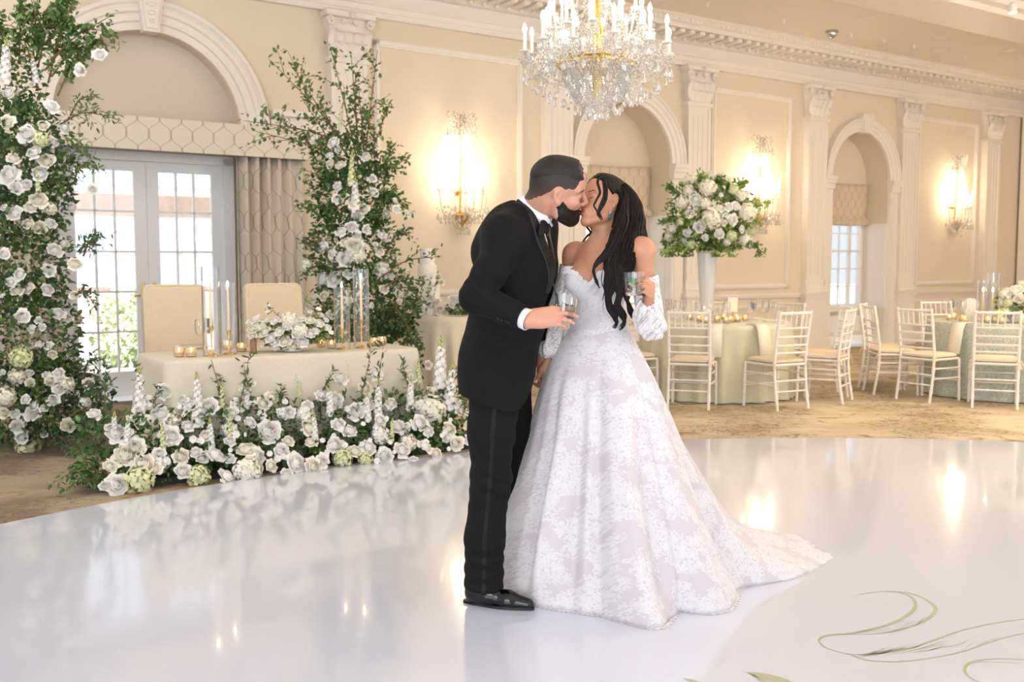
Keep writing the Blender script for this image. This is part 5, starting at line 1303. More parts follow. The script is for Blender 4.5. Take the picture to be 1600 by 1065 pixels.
def make_sconce():
    """origin on the wall at the backplate; local -y is into the room"""
    t = thing('wall_sconce', 'x', 'wall lamp')
    mb = MB(); mb.lathe([(0,-.02),(.05,-.015),(.07,0),(.05,.015),(0,.02)], (0,0,0), 16, sy=.4); mb.tube([(0,-.03,-.35),(0,-.05,-.1),(0,-.07,.4),(0,-.06,.90)], [.010,.014,.010,.006], 8)
    mb.lathe([(0,-.42),(.03,-.38),(.10,-.32),(.13,-.28),(.05,-.24),(0,-.24)], (0,-.1,0), 16, sy=.7); obj('gilt_frame', mb, M['gold'], t)
    for i, (a, r, z) in enumerate(((-1.35,.34,.0),(-.75,.26,.10),(-.25,.3,-.03),(.25,.26,.0),(.75,.30,.10),(1.35,.34,.03),(0,.14,.16))):
        x, y = r*math.sin(a), -.08-r*math.cos(a)*.75
        mb = MB(); mb.tube(spline([(0,-.09,-.25), (x*.4, -.09+(y+.09)*.4, -.32), (x*.85, -.09+(y+.09)*.85, -.25), (x, y, z-.01)], 12), .007, 6); obj('arm', mb, M['crystal'], t); bulb_candle(t, x, y, z, .13, .009)
    mb = MB()
    for k in range(210):
        a = rnd.uniform(-PI/2, PI/2); r = rnd.uniform(.05,.36); beads(mb, [(r*math.sin(a), -.08-r*math.cos(a)*.7, -.18-rnd.random()*.20)], .025)
    for k in range(15):
        a = (k-7)*.21; beads(mb, festoon((.03*math.sin(a), -.08-.03*math.cos(a), .88), (.3*math.sin(a), -.08-.22*math.cos(a), -.02), .02, 36), .015)
    for k in range(130):
        a = rnd.uniform(-PI/2, PI/2); r = rnd.uniform(.02,.22); beads(mb, [(r*math.sin(a), -.06-r*math.cos(a)*.7, .72+rnd.random()*.20)], .024)
    for k in range(7):
        q = k/6; rr_ = .13*math.sqrt(1-q*q*.95); n = 10
        beads(mb, [(rr_*math.cos(i*2*PI/n), -.1+rr_*math.sin(i*2*PI/n)*.7, -.32-q*.13) for i in range(n)], .022)
    o = obj('crystal_strands', mb, M['crystal'], t, smooth=False); o['kind'] = 'stuff'
    for k in range(16):
        a = (k-7.5)*.2; put('crystal_drop', DROPM, (.33*math.sin(a), -.08-.24*math.cos(a), -.30-.04*(k % 2)), .09, (0,0,1), a, t)
    for k in range(11):
        a = (k-5)*.28; put('crystal_drop', DROPM, (.2*math.sin(a), -.08-.15*math.cos(a), .68), .08, (0,0,1), a, t)
    for k in range(6):
        a = (k-2.5)*.4; put('crystal_drop', DROPM, (.1*math.sin(a), -.1-.07*math.cos(a), -.47), .08, (0,0,1), a, t)
    return t
sc0 = make_sconce(); G = 'crystal wall sconces in the panels'
for i, (s, zc, lab) in enumerate(((6.20, 2.20, 'crystal wall sconce left of the man, in the widest panel'), (11.35, 2.30, 'crystal wall sconce in the middle panel behind the tall vase bouquet'), (16.38, 2.33, 'crystal wall sconce furthest along, in the last panel'))):
    p = wp(s, .03, zc)
    if i == 0: sc0.location = tuple(p); sc0.rotation_euler = (0,0,WROT); sc0['label'] = lab; sc0['group'] = G
    else: dup(sc0, tuple(p), WROT, lab, G)
    for ds, dz, e_ in ((-.16, .17, 6.5), (.16, .17, 6.5), (0, .55, 5)): q = wp(s+ds, .24, zc+dz); lamp('sconce_glow', 'POINT', tuple(q), e_, (1, .84, .60), size=.03)
# ============================================================ sculpting: smooth-union distance fields meshed into one skin
class Field:
    def __init__(s, lo, hi, h):
        s.lo = np.array(lo, float); s.h = h; s.n = np.ceil((np.array(hi)-s.lo)/h).astype(int)+1
        s.F = np.full(s.n, 9.0, np.float32)
    def sub(s, lo, hi):
        a = np.maximum(0, np.floor((np.asarray(lo)-s.lo)/s.h).astype(int)); b = np.minimum(s.n, np.ceil((np.asarray(hi)-s.lo)/s.h).astype(int)+1)
        if np.any(b <= a): return None, None
        g = [s.lo[i]+s.h*np.arange(a[i], b[i]) for i in range(3)]
        P = np.stack(np.meshgrid(*g, indexing='ij'), -1).astype(np.float32)
        return tuple(slice(a[i], b[i]) for i in range(3)), P
    def all(s): return s.sub(s.lo, s.lo+s.h*(s.n-1))[1]
    def comb(s, sl, d, k, op='add'):
        A = s.F[sl]
        if op == 'add':
            h = np.maximum(k-np.abs(A-d), 0)/k; s.F[sl] = np.minimum(A, d)-h*h*k*.25
        else:
            d = -d; h = np.maximum(k-np.abs(A-d), 0)/k; s.F[sl] = np.maximum(A, d)+h*h*k*.25
    def cone(s, a, b, ra, rb, k=.02, op='add'):
        a, b = np.asarray(a, float), np.asarray(b, float); m = max(ra, rb)+k+2*s.h; sl, P = s.sub(np.minimum(a, b)-m, np.maximum(a, b)+m)
        if sl is None: return s
        ab = b-a; t = np.clip(((P-a)@ab)/(ab@ab+1e-12), 0, 1); d = np.linalg.norm(P-a-t[..., None]*ab, axis=-1)-(ra+(rb-ra)*t); s.comb(sl, d.astype(np.float32), k, op); return s
    def ell(s, c, r, M3=None, k=.02, op='add'):
        c, r = np.asarray(c, float), np.asarray(r, float); m = max(r)+k+2*s.h; sl, P = s.sub(c-m, c+m)
        if sl is None: return s
        q = P-c
        if M3 is not None: q = q@M3            # columns of M3 are the axes
        k0 = np.linalg.norm(q/r, axis=-1); k1 = np.linalg.norm(q/(r*r), axis=-1)+1e-9; s.comb(sl, (k0*(k0-1)/k1).astype(np.float32), k, op); return s
    def chain(s, pts, rs, k=.02):
        for i in range(len(pts)-1): s.cone(pts[i], pts[i+1], rs[i], rs[i+1], k)
        return s
    def copy(s): c = Field.__new__(Field); c.lo, c.h, c.n, c.F = s.lo, s.h, s.n, s.F.copy(); return c
    def sample(s, p):
        q = (np.asarray(p)-s.lo)/s.h; i = np.clip(q.astype(int), 0, s.n-2); f = q-i; v = 0
        for dx in (0,1):
            for dy in (0,1):
                for dz in (0,1): v += s.F[i[0]+dx, i[1]+dy, i[2]+dz]*(f[0] if dx else 1-f[0])*(f[1] if dy else 1-f[1])*(f[2] if dz else 1-f[2])
        return v
    def hit(s, p, d, far=.3):
        """first surface point from p along d"""
        p, d = np.asarray(p, float), np.asarray(d, float); d = d/np.linalg.norm(d); t = 0
        while t < far:
            if s.sample(p+d*t) < 0: return p+d*t
            t += s.h*.4
        return p+d*far
    def mesh(s, smooth=0):
        F = s.F; S = F < 0; nx, ny, nz = F.shape
        cnt = np.zeros((nx-1, ny-1, nz-1), np.uint8)
        for dx in (0,1):
            for dy in (0,1):
                for dz in (0,1): cnt += S[dx:nx-1+dx, dy:ny-1+dy, dz:nz-1+dz]
        act = (cnt > 0) & (cnt < 8); I = np.argwhere(act); idx = np.full(act.shape, -1, np.int64); idx[act] = np.arange(len(I))
        cv = {}; 
        for dx in (0,1):
            for dy in (0,1):
                for dz in (0,1): cv[(dx,dy,dz)] = F[I[:,0]+dx, I[:,1]+dy, I[:,2]+dz]
        acc = np.zeros((len(I), 3)); c = np.zeros(len(I))
        for ax in range(3):
            for a in (0,1):
                for b in (0,1):
                    k0 = [a, b]; k0.insert(ax, 0); k1 = [a, b]; k1.insert(ax, 1); v0, v1 = cv[tuple(k0)], cv[tuple(k1)]
                    m = (v0 < 0) != (v1 < 0); t = np.where(m, v0/np.where(m, v0-v1, 1), 0)
                    p = np.zeros((len(I), 3)); p[:] = k0; p[:, ax] = t; acc[m] += p[m]; c[m] += 1
        Vv = s.lo+(I+acc/c[:, None])*s.h; fs = []
        for ax in range(3):
            o = [i for i in range(3) if i != ax]; A = [slice(None)]*3; B = [slice(None)]*3; A[ax] = slice(0, -1); B[ax] = slice(1, None)
            S0, S1 = S[tuple(A)], S[tuple(B)]; E = np.argwhere(S0 != S1); E = E[(E[:, o[0]] > 0) & (E[:, o[1]] > 0) & (E[:, o[0]] < act.shape[o[0]]) & (E[:, o[1]] < act.shape[o[1]])]
            if not len(E): continue
            q = []
            for d0, d1 in ((-1,-1),(0,-1),(0,0),(-1,0)):
                C = E.copy(); C[:, o[0]] += d0; C[:, o[1]] += d1; q.append(idx[C[:,0], C[:,1], C[:,2]])
            q = np.stack(q, 1); ins = S0[E[:,0], E[:,1], E[:,2]]; flip = ins if ax != 1 else ~ins
            q[~flip] = q[~flip][:, ::-1]; fs.append(q)
        Fc = np.vstack(fs); Fc = Fc[(Fc >= 0).all(1)]
        for _ in range(smooth):
            e = np.vstack([Fc[:, [0,1]], Fc[:, [1,2]], Fc[:, [2,3]], Fc[:, [3,0]]]); sm = np.zeros_like(Vv); n = np.zeros(len(Vv))
            for a, b in ((0,1),(1,0)):
                for k in range(3): sm[:, k] += np.bincount(e[:, a], Vv[e[:, b], k], len(Vv))
                n += np.bincount(e[:, a], minlength=len(Vv))
            Vv = Vv*.4+.6*sm/np.maximum(n, 1)[:, None]
        return Vv, Fc
def sdf_obj(name, fields, mats, parent, origin=(0,0,0), smooth=1, drop=None):
    """one mesh object from one or more fields (each its own resolution)"""
    Vs, Fs, n = [], [], 0
    for f in fields if isinstance(fields, (list, tuple)) else [fields]:
        v, fc = f.mesh(smooth)
        if drop is not None:
            keep = ~drop(v); kf = keep[fc].any(1); fc = fc[kf]; used = np.unique(fc); re = np.full(len(v), -1); re[used] = np.arange(len(used)); v = v[used]; fc = re[fc]
        Vs.append(v-np.asarray(origin)); Fs.append(fc+n); n += len(v)
    Vv = np.vstack(Vs); Fc = np.vstack(Fs); me = bpy.data.meshes.new(name)
    me.vertices.add(len(Vv)); me.vertices.foreach_set('co', Vv.astype(np.float32).ravel()); me.loops.add(Fc.size); me.loops.foreach_set('vertex_index', Fc.astype(np.int32).ravel())
    me.polygons.add(len(Fc)); me.polygons.foreach_set('loop_start', np.arange(0, Fc.size, 4, dtype=np.int32)); me.polygons.foreach_set('loop_total', np.full(len(Fc), 4, np.int32))
    me.update(calc_edges=True); me.validate(); me.polygons.foreach_set('use_smooth', [True]*len(me.polygons))
    for m in (mats if isinstance(mats, (list, tuple)) else [mats]): me.materials.append(m)
    return link(name, me, parent)
def hashn(P, f, seed=0.0):
    """cheap smooth noise in -1..1"""
    x, y, z = P[..., 0]*f, P[..., 1]*f, P[..., 2]*f
    return (np.sin(x*1.0+2.1*np.sin(y*.7+seed)+seed)+np.sin(y*1.3+1.7*np.sin(z*.9+seed*2))+np.sin(z*1.1+1.9*np.sin(x*.8+seed*3)))/3
def sstep(a, b, x): t = np.clip((x-a)/(b-a), 0, 1); return t*t*(3-2*t)
def frame(f, up):
    f = np.asarray(f, float); f /= np.linalg.norm(f); l = np.cross(up, f); l /= np.linalg.norm(l); u = np.cross(f, l); return np.stack([f, l, u], 1)   # columns: forward, left, up
def rot(axis, deg): return np.array(Matrix.Rotation(R(deg), 3, Vector(axis)))
def hand(F, wrist, a, n, s, size=1.0, curl=((20,40,30),)*4, spread=.0, thumb=((.35,.9,-.35),(.8,.4,-.4)), k=.006, lens=(1,1,1,1), wr=.022):
    """a: along the fingers, n: back of the hand, s: towards the thumb. returns finger tips"""
    a, n, s = [np.asarray(v, float) for v in (a, n, s)]; a = a/np.linalg.norm(a); n = n-a*(n@a); n /= np.linalg.norm(n); s0 = np.cross(a, n); s = s0 if s0@s > 0 else -s0
    w = np.asarray(wrist, float); g = size; tips = []
    offs = (.030, .010, -.010, -.028); lA = (.090, .094, .089, .080); seg = ((.043,.026,.021),(.047,.029,.022),(.043,.027,.021),(.034,.021,.018)); rad = (.0098,.0100,.0094,.0082)
    for i in range(4):
        kn = w+a*lA[i]*g+s*offs[i]*g; F.cone(w+s*offs[i]*.55*g, kn, wr*g*.85, .0125*g, .018*g)
        d = a+s*spread*(1.5-i); d /= np.linalg.norm(d); p = kn; r = rad[i]*g; ax = np.cross(d, n); acc = 0
        nn = n.copy()
        for j in range(3):
            c = R(curl[i][j]); d, nn = d*math.cos(c)-nn*math.sin(c), nn*math.cos(c)+d*math.sin(c)
            q = p+d*seg[i][j]*g*lens[i]; F.cone(p, q, r, r*.9, .005*g if j else .010*g); F.ell(p, (r*1.08,)*3, None, .004); p = q; r *= .9
        tips.append((p, d, nn, r))
    F.ell(w+a*.05*g-n*.006*g, (.044*g, .038*g, .016*g), np.stack([a, s, n], 1), .015)
    tb = w+a*.022*g+s*.020*g-n*.006*g; t1 = a*thumb[0][0]+s*thumb[0][1]+n*thumb[0][2]; t1 /= np.linalg.norm(t1); t2 = a*thumb[1][0]+s*thumb[1][1]+n*thumb[1][2]; t2 /= np.linalg.norm(t2)
    m = tb+t1*.042*g; e = m+t2*.032*g; t3 = t2*.9-n*.15+a*.1; t3 /= np.linalg.norm(t3); f = e+t3*.024*g
    F.cone(tb, m, .0165*g, .0125*g, .016*g); F.cone(m, e, .0115*g, .0105*g, .006); F.cone(e, f, .0105*g, .0088*g, .005)
    tips.append((f, t3, n*.7+s*.5, .0088*g)); return tips
def nails(tips, mat, parent, origin, k=1.0):
    """a small nail plate on each finger tip, one mesh per hand"""
    mb = MB()
    for p, d, nn, r in tips:
        d = d/np.linalg.norm(d); nn = nn-d*(nn@d); nn /= np.linalg.norm(nn); x = np.cross(d, nn); P = []
        for i in range(4):
            v = -.3+1.25*i/3*k; row = []
            for j in range(5):
                u = -1+j/2; row.append(p+d*r*v+nn*r*(1.04-.30*u*u)*(1-.12*max(0, v))+x*r*.72*u*(1-.25*max(0, v-.5))-np.asarray(origin))
            P.append(row)
        mb.grid(P)
    o = obj('fingernails', mb, mat, parent); return o
def head_field(F, T, s=1.0, female=False, k=.012):
    """T: (origin, M3) ; local x forward, y left, z up"""
    o, Mx = T; P = lambda x, y, z: o+Mx@(V(x, y, z)*s)
    def E(c, r, kk=k, op='add', rt=None): F.ell(P(*c), np.array(r)*s, Mx if rt is None else Mx@rt, kk*s, op)
    def C(a, b, ra, rb, kk=k): F.cone(P(*a), P(*b), ra*s, rb*s, kk*s)
    fm = female
    E((-.016,0,.032), (.098,.077,.090)); E((.020,0,.045), (.072,.066,.070), .02); E((.03,0,-.035), (.058,.056,.075), .02)
    w = .048 if fm else .054
    for q in (-1, 1):
        C((-.004,q*w*1.1,-.035), (.012,q*w,-.075), .020, .019 if not fm else .016, .02); C((.012,q*w,-.075), (.068,q*.014,-.106), .018, .016, .02)
        E((.056,q*.040,-.026), (.026,.022,.020), .02)                                    # cheek
        C((.078,q*.010,.022), (.062,q*.048,.024), .013 if not fm else .010, .012, .014)   # brow
    E((.078,0,-.102), (.018,.021,.017), .014)
    E((.076,0,-.062), (.020,.028,.026), .02)
    for q in (-1, 1): E((.096,q*.034,-.002), (.016,.018,.012), .014, 'sub')
    for q in (-1, 1):
        E((.070,q*.031,-.002), (.0155,.0155,.0125), .006)                              # lidded eye
    C((.084,0,.014), (.112,0,-.026), .0085, .0095, .010); E((.113,0,-.031), (.010,.0105,.009), None or .007)
    for q in (-1, 1): E((.101,q*.0125,-.036), (.010,.0065,.0075), .006)
    C((.103,0,-.040), (.094,0,-.052), .006, .006, .008)
    m = 1.15 if fm else 1.0
    for q in (-1, 1): E((.094,q*.009,-.0585), (.0085,.014,.0045*m), .005); E((.091,q*.006,-.0695), (.0095,.015,.0058*m), .006)
    E((.096,0,-.064), (.012,.022,.0011), .002, 'sub')
    for q in (-1, 1):                                                                # ear
        er = np.array(Matrix.Rotation(R(-12), 3, 'Y'))@np.array(Matrix.Rotation(R(q*-18), 3, 'Z')); cy = q*(.077 if not fm else .073)
        E((-.010,cy,-.004), (.0165,.0055,.028), .006, 'add', er); E((-.005,cy+q*.007,-.001), (.0095,.0085,.017), .003, 'sub', er); E((-.006,cy+q*.001,-.027), (.008,.005,.009), .005, 'add', er); E((.001,cy+q*.001,-.006), (.004,.004,.008), .003, 'add', er)
    return P
def local(Pw, T, s): o, Mx = T; return ((Pw-o)@Mx)/s
# ============================================================ materials for people
def skinmat(name, c, c2):
    t = NT(name); nz = t.noise(t.coord(), 35, 4); t.link(t.mix(nz, c, c2), t.b.inputs['Base Color']); t.b.inputs['Roughness'].default_value = .48
    t.b.inputs['Subsurface Weight'].default_value = .18; t.b.inputs['Subsurface Radius'].default_value = (.02, .008, .005); t.b.inputs['Subsurface Scale'].default_value = .5
    t.bump(t.noise(t.coord(), 700, 2), .06, .001); return t.m
M['skin_m'] = skinmat('man_skin', rgb(214, 160, 134), rgb(200, 142, 118)); M['skin_w'] = skinmat('woman_skin', rgb(204, 150, 118), rgb(192, 134, 104))
M['lips'] = simple('lips', rgb(182, 104, 96), .4, var=.05)
M['nail_m'] = simple('natural_nail', rgb(226, 178, 158), .3); M['nail_w'] = simple('pale_nail_varnish', rgb(246, 228, 224), .15)
def clothmat(name, c, rough=.8, weave=900, st=.25, sheen=.2, var=.1):
    t = NT(name); co = t.coord(); n = t.noise(co, 180, 3); t.link(t.mix(n, c, tuple(v*(1-var*3) for v in c[:3])+(1,)), t.b.inputs['Base Color'])
    t.b.inputs['Roughness'].default_value = rough; t.b.inputs['Sheen Weight'].default_value = sheen; t.b.inputs['Specular IOR Level'].default_value = .3; t.bump(t.noise(co, weave, 2), st, .001); return t.m
M['suit'] = clothmat('black_wool', rgb(13, 13, 15), .85, sheen=.0); M['satin'] = simple('black_satin', rgb(11, 11, 12), .55, var=.02)
M['stripe'] = simple('satin_ribbon', rgb(9, 9, 9), .62, var=.02, Specular_IOR_Level=.3)
M['shirt'] = clothmat('white_shirt_cotton', rgb(244, 244, 248), .7, 600, .1, var=.01); M['patent'] = simple('black_patent_leather', rgb(6, 6, 7), .05, var=.0)
M['trouser'] = clothmat('black_trouser_wool', rgb(15, 15, 14), .85, sheen=.0)
def hairmat(name, c, c2, sc=(900, 900, 60)):
    t = NT(name); mp = t.new('ShaderNodeMapping'); t.link(t.coord(), mp.inputs[0]); mp.inputs['Scale'].default_value = sc; n = t.noise(mp.outputs[0], 1, 3)
    t.link(t.mix(n, c, c2), t.b.inputs['Base Color']); t.b.inputs['Roughness'].default_value = .42; t.bump(n, .5, .002); t.b.inputs['Specular IOR Level'].default_value = .25
    return t.m
M['hair_m'] = hairmat('short_black_hair', rgb(30, 26, 25), rgb(54, 47, 45), (500, 500, 500)); _t = NT('faded_hair'); _g = _t.new('ShaderNodeSeparateXYZ'); _t.link(_t.coord('Generated'), _g.inputs[0]); _n = _t.noise(_t.coord(), 900, 2)
fq_ = _t.math('ADD', _t.math('MULTIPLY', _g.outputs[2], 1.1), _t.math('MULTIPLY', _t.math('SUBTRACT', _n, .5), 1.2)); fq_ = _t.ramp(fq_, .10, .62)
_t.link(_t.mix(fq_, rgb(150, 112, 98), rgb(38, 32, 30)), _t.b.inputs['Base Color']); _t.b.inputs['Roughness'].default_value = .6; M['hair_fade'] = _t.m
M['beard'] = hairmat('black_beard', rgb(20, 17, 16), rgb(42, 34, 31), (600, 600, 600)); M['hair_w'] = hairmat('long_dark_hair', rgb(14, 10, 9), rgb(36, 26, 22), (500, 500, 40)); M['hair_w'].node_tree.nodes['Principled BSDF'].inputs['Roughness'].default_value = .5

# ============================================================ the man
MO = V(*fl(775, 925)); MO[2] = 0
man = thing('person', 'bearded man in a black tuxedo leaning in to kiss the woman, glass in his hand', 'person', tuple(MO))
mf = V(.93, -.36, 0); mf /= np.linalg.norm(mf); ml = V(-mf[1], mf[0], 0)     # forward and his left (away from camera)
lean = V(.14, -.02, 1); TM = frame(mf, lean)
KISS = at(907, 328.5, 4.06)
# head placed from the mouth
hs = 1.07; pitch, roll, yaw = 10, 22, 7
hf = V(math.cos(R(pitch))*math.cos(R(yaw)), math.cos(R(pitch))*math.sin(R(yaw)), -math.sin(R(pitch))); HM = frame(hf, V(0, 0, 1)); HM = rot(hf/np.linalg.norm(hf), roll) @ HM   # roll about the gaze
mouth_l = V(.101, 0, -.064)*hs
HO = KISS - HM@mouth_l
TH = (HO, HM)
J = dict(neck0=HO+HM@V(-.035, 0, -.07), neck1=at(816, 354, 4.12), shR=at(795, 372, 3.90), elR=at(744, 464, 3.85), wrR=at(823, 499, 3.73),
         shL=at(842, 352, 4.29), elL=at(853, 465, 4.33), wrL=at(850, 556, 4.20), chest=at(812, 420, 4.10), belly=at(800, 505, 4.10), pelvis=at(785, 578, 4.09),
         hipR=at(778, 590, 4.0), hipL=at(799, 590, 4.2), knR=at(767, 748, 3.93), knL=at(803, 745, 4.22), anR=at(756, 905, 3.90), anL=at(784, 880, 4.24))
# body: head, neck, trunk, arms; hands finer
fb = Field(at(690, 650, 4.1)-V(0, .35, 0), at(850, 300, 4.1)+V(0, .42, 0), .006)
fhd = Field(HO-V(.20, .14, .16), HO+V(.15, .14, .18), .0021)
Ph = head_field(fhd, TH, hs); CB = at(836, 334, 4.09)
for f_ in (fhd, fb):
    f_.cone(HO+HM@V(-.030, 0, -.045)*hs, CB+V(.0,0,.0), .061, .062, .02); f_.cone(HO+HM@V(-.058, 0, -.02)*hs, CB-V(.01,0,-.01), .045, .06, .03)
fb.cone(CB, J['neck1'], .062, .07, .02)
fb.cone(J['neck1'], J['chest'], .09, .10, .03); fb.cone(J['chest'], J['pelvis'], .10, .10, .03)
for sd in 'RL':
    fb.cone(J['neck1'], J['sh'+sd], .05, .05, .03); fb.cone(J['sh'+sd], J['el'+sd], .048, .038, .02); fb.cone(J['el'+sd], J['wr'+sd], .036, .026, .02)
fh = Field(at(815, 530, 3.72)-V(0, .14, 0), at(910, 455, 3.72)+V(0, .14, 0), .0016)
aR = V(.96, -.08, .12); nR = V(.02, -.86, .50)
fh.cone(J['elR']*.3+J['wrR']*.7, J['wrR']+aR*.01, .030, .025, .02)
tipsR = hand(fh, J['wrR']+aR*.005, aR, nR, V(0, .5, .85), 1.03, ((12,22,18),(14,24,18),(18,26,20),(22,28,22)), .04, ((.75,.45,-.75),(.95,.0,-.35)))
fl2 = Field(at(825, 615, 4.18)-V(0, .1, 0), at(880, 545, 4.18)+V(0, .12, 0), .0017)
aL = V(.10, -.10, -1); nL = V(-.45, -.89, .05)
fl2.cone(J['wrL']+V(0,0,.06), J['wrL'], .027, .025, .02)
tipsL = hand(fl2, J['wrL'], aL, nL, V(1, 0, 0), .98, ((22,36,30),(24,40,32),(26,42,34),(30,44,34)), .02, ((.8,.5,-.35),(.95,.1,-.3)))
body = sdf_obj('body', [fb, fhd, fh, fl2], M['skin_m'], man, MO)
nails(tipsR, M['nail_m'], body, MO, .8); nails(tipsL, M['nail_m'], body, MO, .8)
# hair and beard grow from the same skin
sl, PP = fhd.sub(HO-.2, HO+.2); L = local(PP, TH, hs); x, y, z = L[..., 0], L[..., 1], L[..., 2]
def derived(T_, name, mat, parent, smooth=0, origin=MO, base=None, box=None):
    f = Field.__new__(Field); f.lo = (base.lo + base.h*np.array([s_.start for s_ in box])); f.h = base.h; f.F = (base.F[box]-T_).astype(np.float32); f.n = np.array(f.F.shape)
    f.F[0], f.F[-1], f.F[:, 0], f.F[:, -1], f.F[:, :, 0], f.F[:, :, -1] = 1, 1, 1, 1, 1, 1
    return sdf_obj(name, f, mat, parent, origin, smooth)
ay = np.abs(y); nz = hashn(PP, 900, 1)*.5+hashn(PP, 420, 2)*.5; jit = .004*hashn(PP, 260, 7)
ear_d = np.sqrt(((x+.008)/.026)**2+((z+.006)/.036)**2)                      # <1 over the ear
above = z+jit
# hairline: low edge over the ear, dropping to the nape behind it, rising to the temple in front
edge = np.where(x < -.02, .022-.95*(-.02-x), .022+.10*(x+.02)); edge = np.maximum(edge, -.062); edge = np.where(x > .048, .030+1.4*(x-.048), edge)
reg = sstep(-.004, .004, above-edge)*sstep(1.0, 1.15, ear_d)
frontcut = sstep(.004, -.004, x+jit-(.078-.25*np.maximum(0, z-.07)*1.2-.30*ay))
frontcut = np.where(z > .062, sstep(.004, -.004, x+jit-(.092-.6*(z-.062)-.2*ay)), frontcut)
fade = reg*frontcut; burn = sstep(.013, .008, np.abs(x-.026+.12*z+jit))*sstep(-.05, -.045, z)*sstep(.03, .02, z)*(ay > .045)
fade = np.maximum(fade, 0*burn)
derived(-.004+.0052*fade, 'hair_fade', M['hair_fade'], man, 0, MO, fhd, sl)['label'] = 'short faded hair at the sides and nape'
tl = np.where(x < -.03, .052-.55*(-.03-x), .052)+1.0*jit
top = sstep(-.015, .055, z-tl)*frontcut
derived(-.005+(.0105+.006*sstep(0, .06, x))*top+(nz*.0009+.0006*np.sin(y*900+x*200+3*nz))*top, 'hair', M['hair_m'], man, 0, MO, fhd, sl)['label'] = 'short black hair combed over the top'
lip = (ay < .025) & (z > -.0765) & (z < -.0535) & (x > .084)
ctop = np.interp(x, [-.02, .015, .045, .075, .085, .12], [-.030, -.020, -.048, -.056, -.049, -.047])+.5*jit
be = sstep(.003, -.004, z-ctop)*sstep(-.006, .003, x-.02*0+jit+.30*(z+.05))*sstep(-.150, -.135, z)
be = np.where(lip, 0, be)*(sstep(.90, 1.05, ear_d)); must = be*(z > -.055)*(x > .07)
thick = (.004+.005*sstep(-.06, -.10, z)*sstep(.0, .05, x)-.003*must)*(.45+.55*sstep(0, .03, x))
derived(-.005+(thick+.005)*be+nz*.0016*be, 'beard', M['beard'], man, 0, MO, fhd, sl)['label'] = 'full trimmed black beard'
brow = sstep(.0045, .0025, np.abs(z-.021-.10*(ay-.03)+.7*np.maximum(0, ay-.045)))*sstep(.009, .014, ay)*sstep(.060, .052, ay)*(x > .03)
derived(-.004+.0052*brow+nz*.0006*brow, 'eyebrows', M['beard'], man, 0, MO, fhd, sl)
lipm = sstep(.024, .018, ay)*sstep(.0115, .009, np.abs(z+.0645))*(x > .07)
derived(-.003+.0034*lipm, 'lips', M['lips'], man, 0, MO, fhd, sl)
def lash(P, base, side, mat, parent, origin, n=9, T=None, s=1):
    mb = MB(); pts = []
    for i in range(n):
        u = -1+2*i/(n-1); yy = side*(.031+.0145*u); zz = -.0045-.0035*(1-u*u); o_ = T[0]+T[1]@(V(.14, yy, zz)*s); h_ = base.hit(o_, -T[1][:, 0], .12); pts.append(h_+T[1][:, 0]*.0006-origin)
    mb.tube(pts, [.0004]+[.0011]*(n-2)+[.0004], 5)
    for i in range(1, n-1):
        u = -1+2*i/(n-1); mb.tube([pts[i], pts[i]+T[1]@V(.006, side*.002*u, -.0035)], [.0005, .0001], 4)
    return obj('eyelashes', mb, mat, parent)
for sd in (-1, 1): lash(None, fhd, sd, M['beard'], body, MO, T=TH, s=hs)

# suit jacket ------------------------------------------------
fj = Field(at(690, 655, 4.1)-V(0, .50, 0), at(890, 285, 4.1)+V(0, .46, 0), .0045)
fj.ell(J['chest'], (.140, .185, .19), TM, .03); fj.ell(J['belly']-mf*.002, (.132, .168, .17), TM, .05)
fj.ell(at(808, 378, 4.10), (.108, .205, .085), TM, .05); fj.ell(at(792, 375, 4.10), (.085, .15, .09), TM, .05)
fj.cone(CB-V(.035,0,.02), at(806, 366, 4.1), .078, .11, .04); fj.cone(CB-V(.05,.04,.03), at(783, 364, 3.93), .070, .078, .05); fj.cone(CB-V(.03,-.04,.03), at(838, 356, 4.27), .065, .075, .05)
fj.cone(at(792, 352, 4.1), at(778, 395, 4.05), .085, .11, .06)
fj.ell(at(774, 560, 4.10), (.134, .172, .15), TM, .06); fj.cone(at(783, 490, 4.08), at(773, 590, 4.05), .128, .134, .06)
fj.cone(at(772, 565, 4.03), at(766, 640, 3.98), .125, .135, .05); fj.cone(at(772, 565, 4.18), at(768, 640, 4.2), .125, .13, .05)
fj.cone(at(795, 560, 4.02), at(795, 655, 3.98), .10, .105, .05); fj.cone(at(800, 560, 4.14), at(800, 640, 4.16), .10, .09, .05)
for sd, r in (('R', (.075, .067, .063, .050)), ('L', (.078, .064, .057, .046))):
    a, b, c = J['sh'+sd], J['el'+sd], J['wr'+sd]; fj.cone(a, a*.45+b*.55, r[0], r[1], .055); fj.cone(a*.45+b*.55, b, r[1], r[2], .02); fj.cone(b, b*.1+c*.9, r[2], r[3], .022)
    fj.cone(b*.1+c*.9, c-(c-b)*.06, r[3], r[3]-.003, .004)
for sd in 'RL':
    b_, c_ = J['el'+sd], J['wr'+sd]; d_ = (c_-b_)/np.linalg.norm(c_-b_); PJ = fj.all(); fj.F = np.where(np.linalg.norm(PJ-c_, axis=-1) < .10, np.maximum(fj.F, ((PJ-c_)@d_+.016)*1.0), fj.F).astype(np.float32)
PJ = fj.all(); lj = (PJ-J['chest'])@TM; jf, jl, ju = lj[..., 0], lj[..., 1], lj[..., 2]
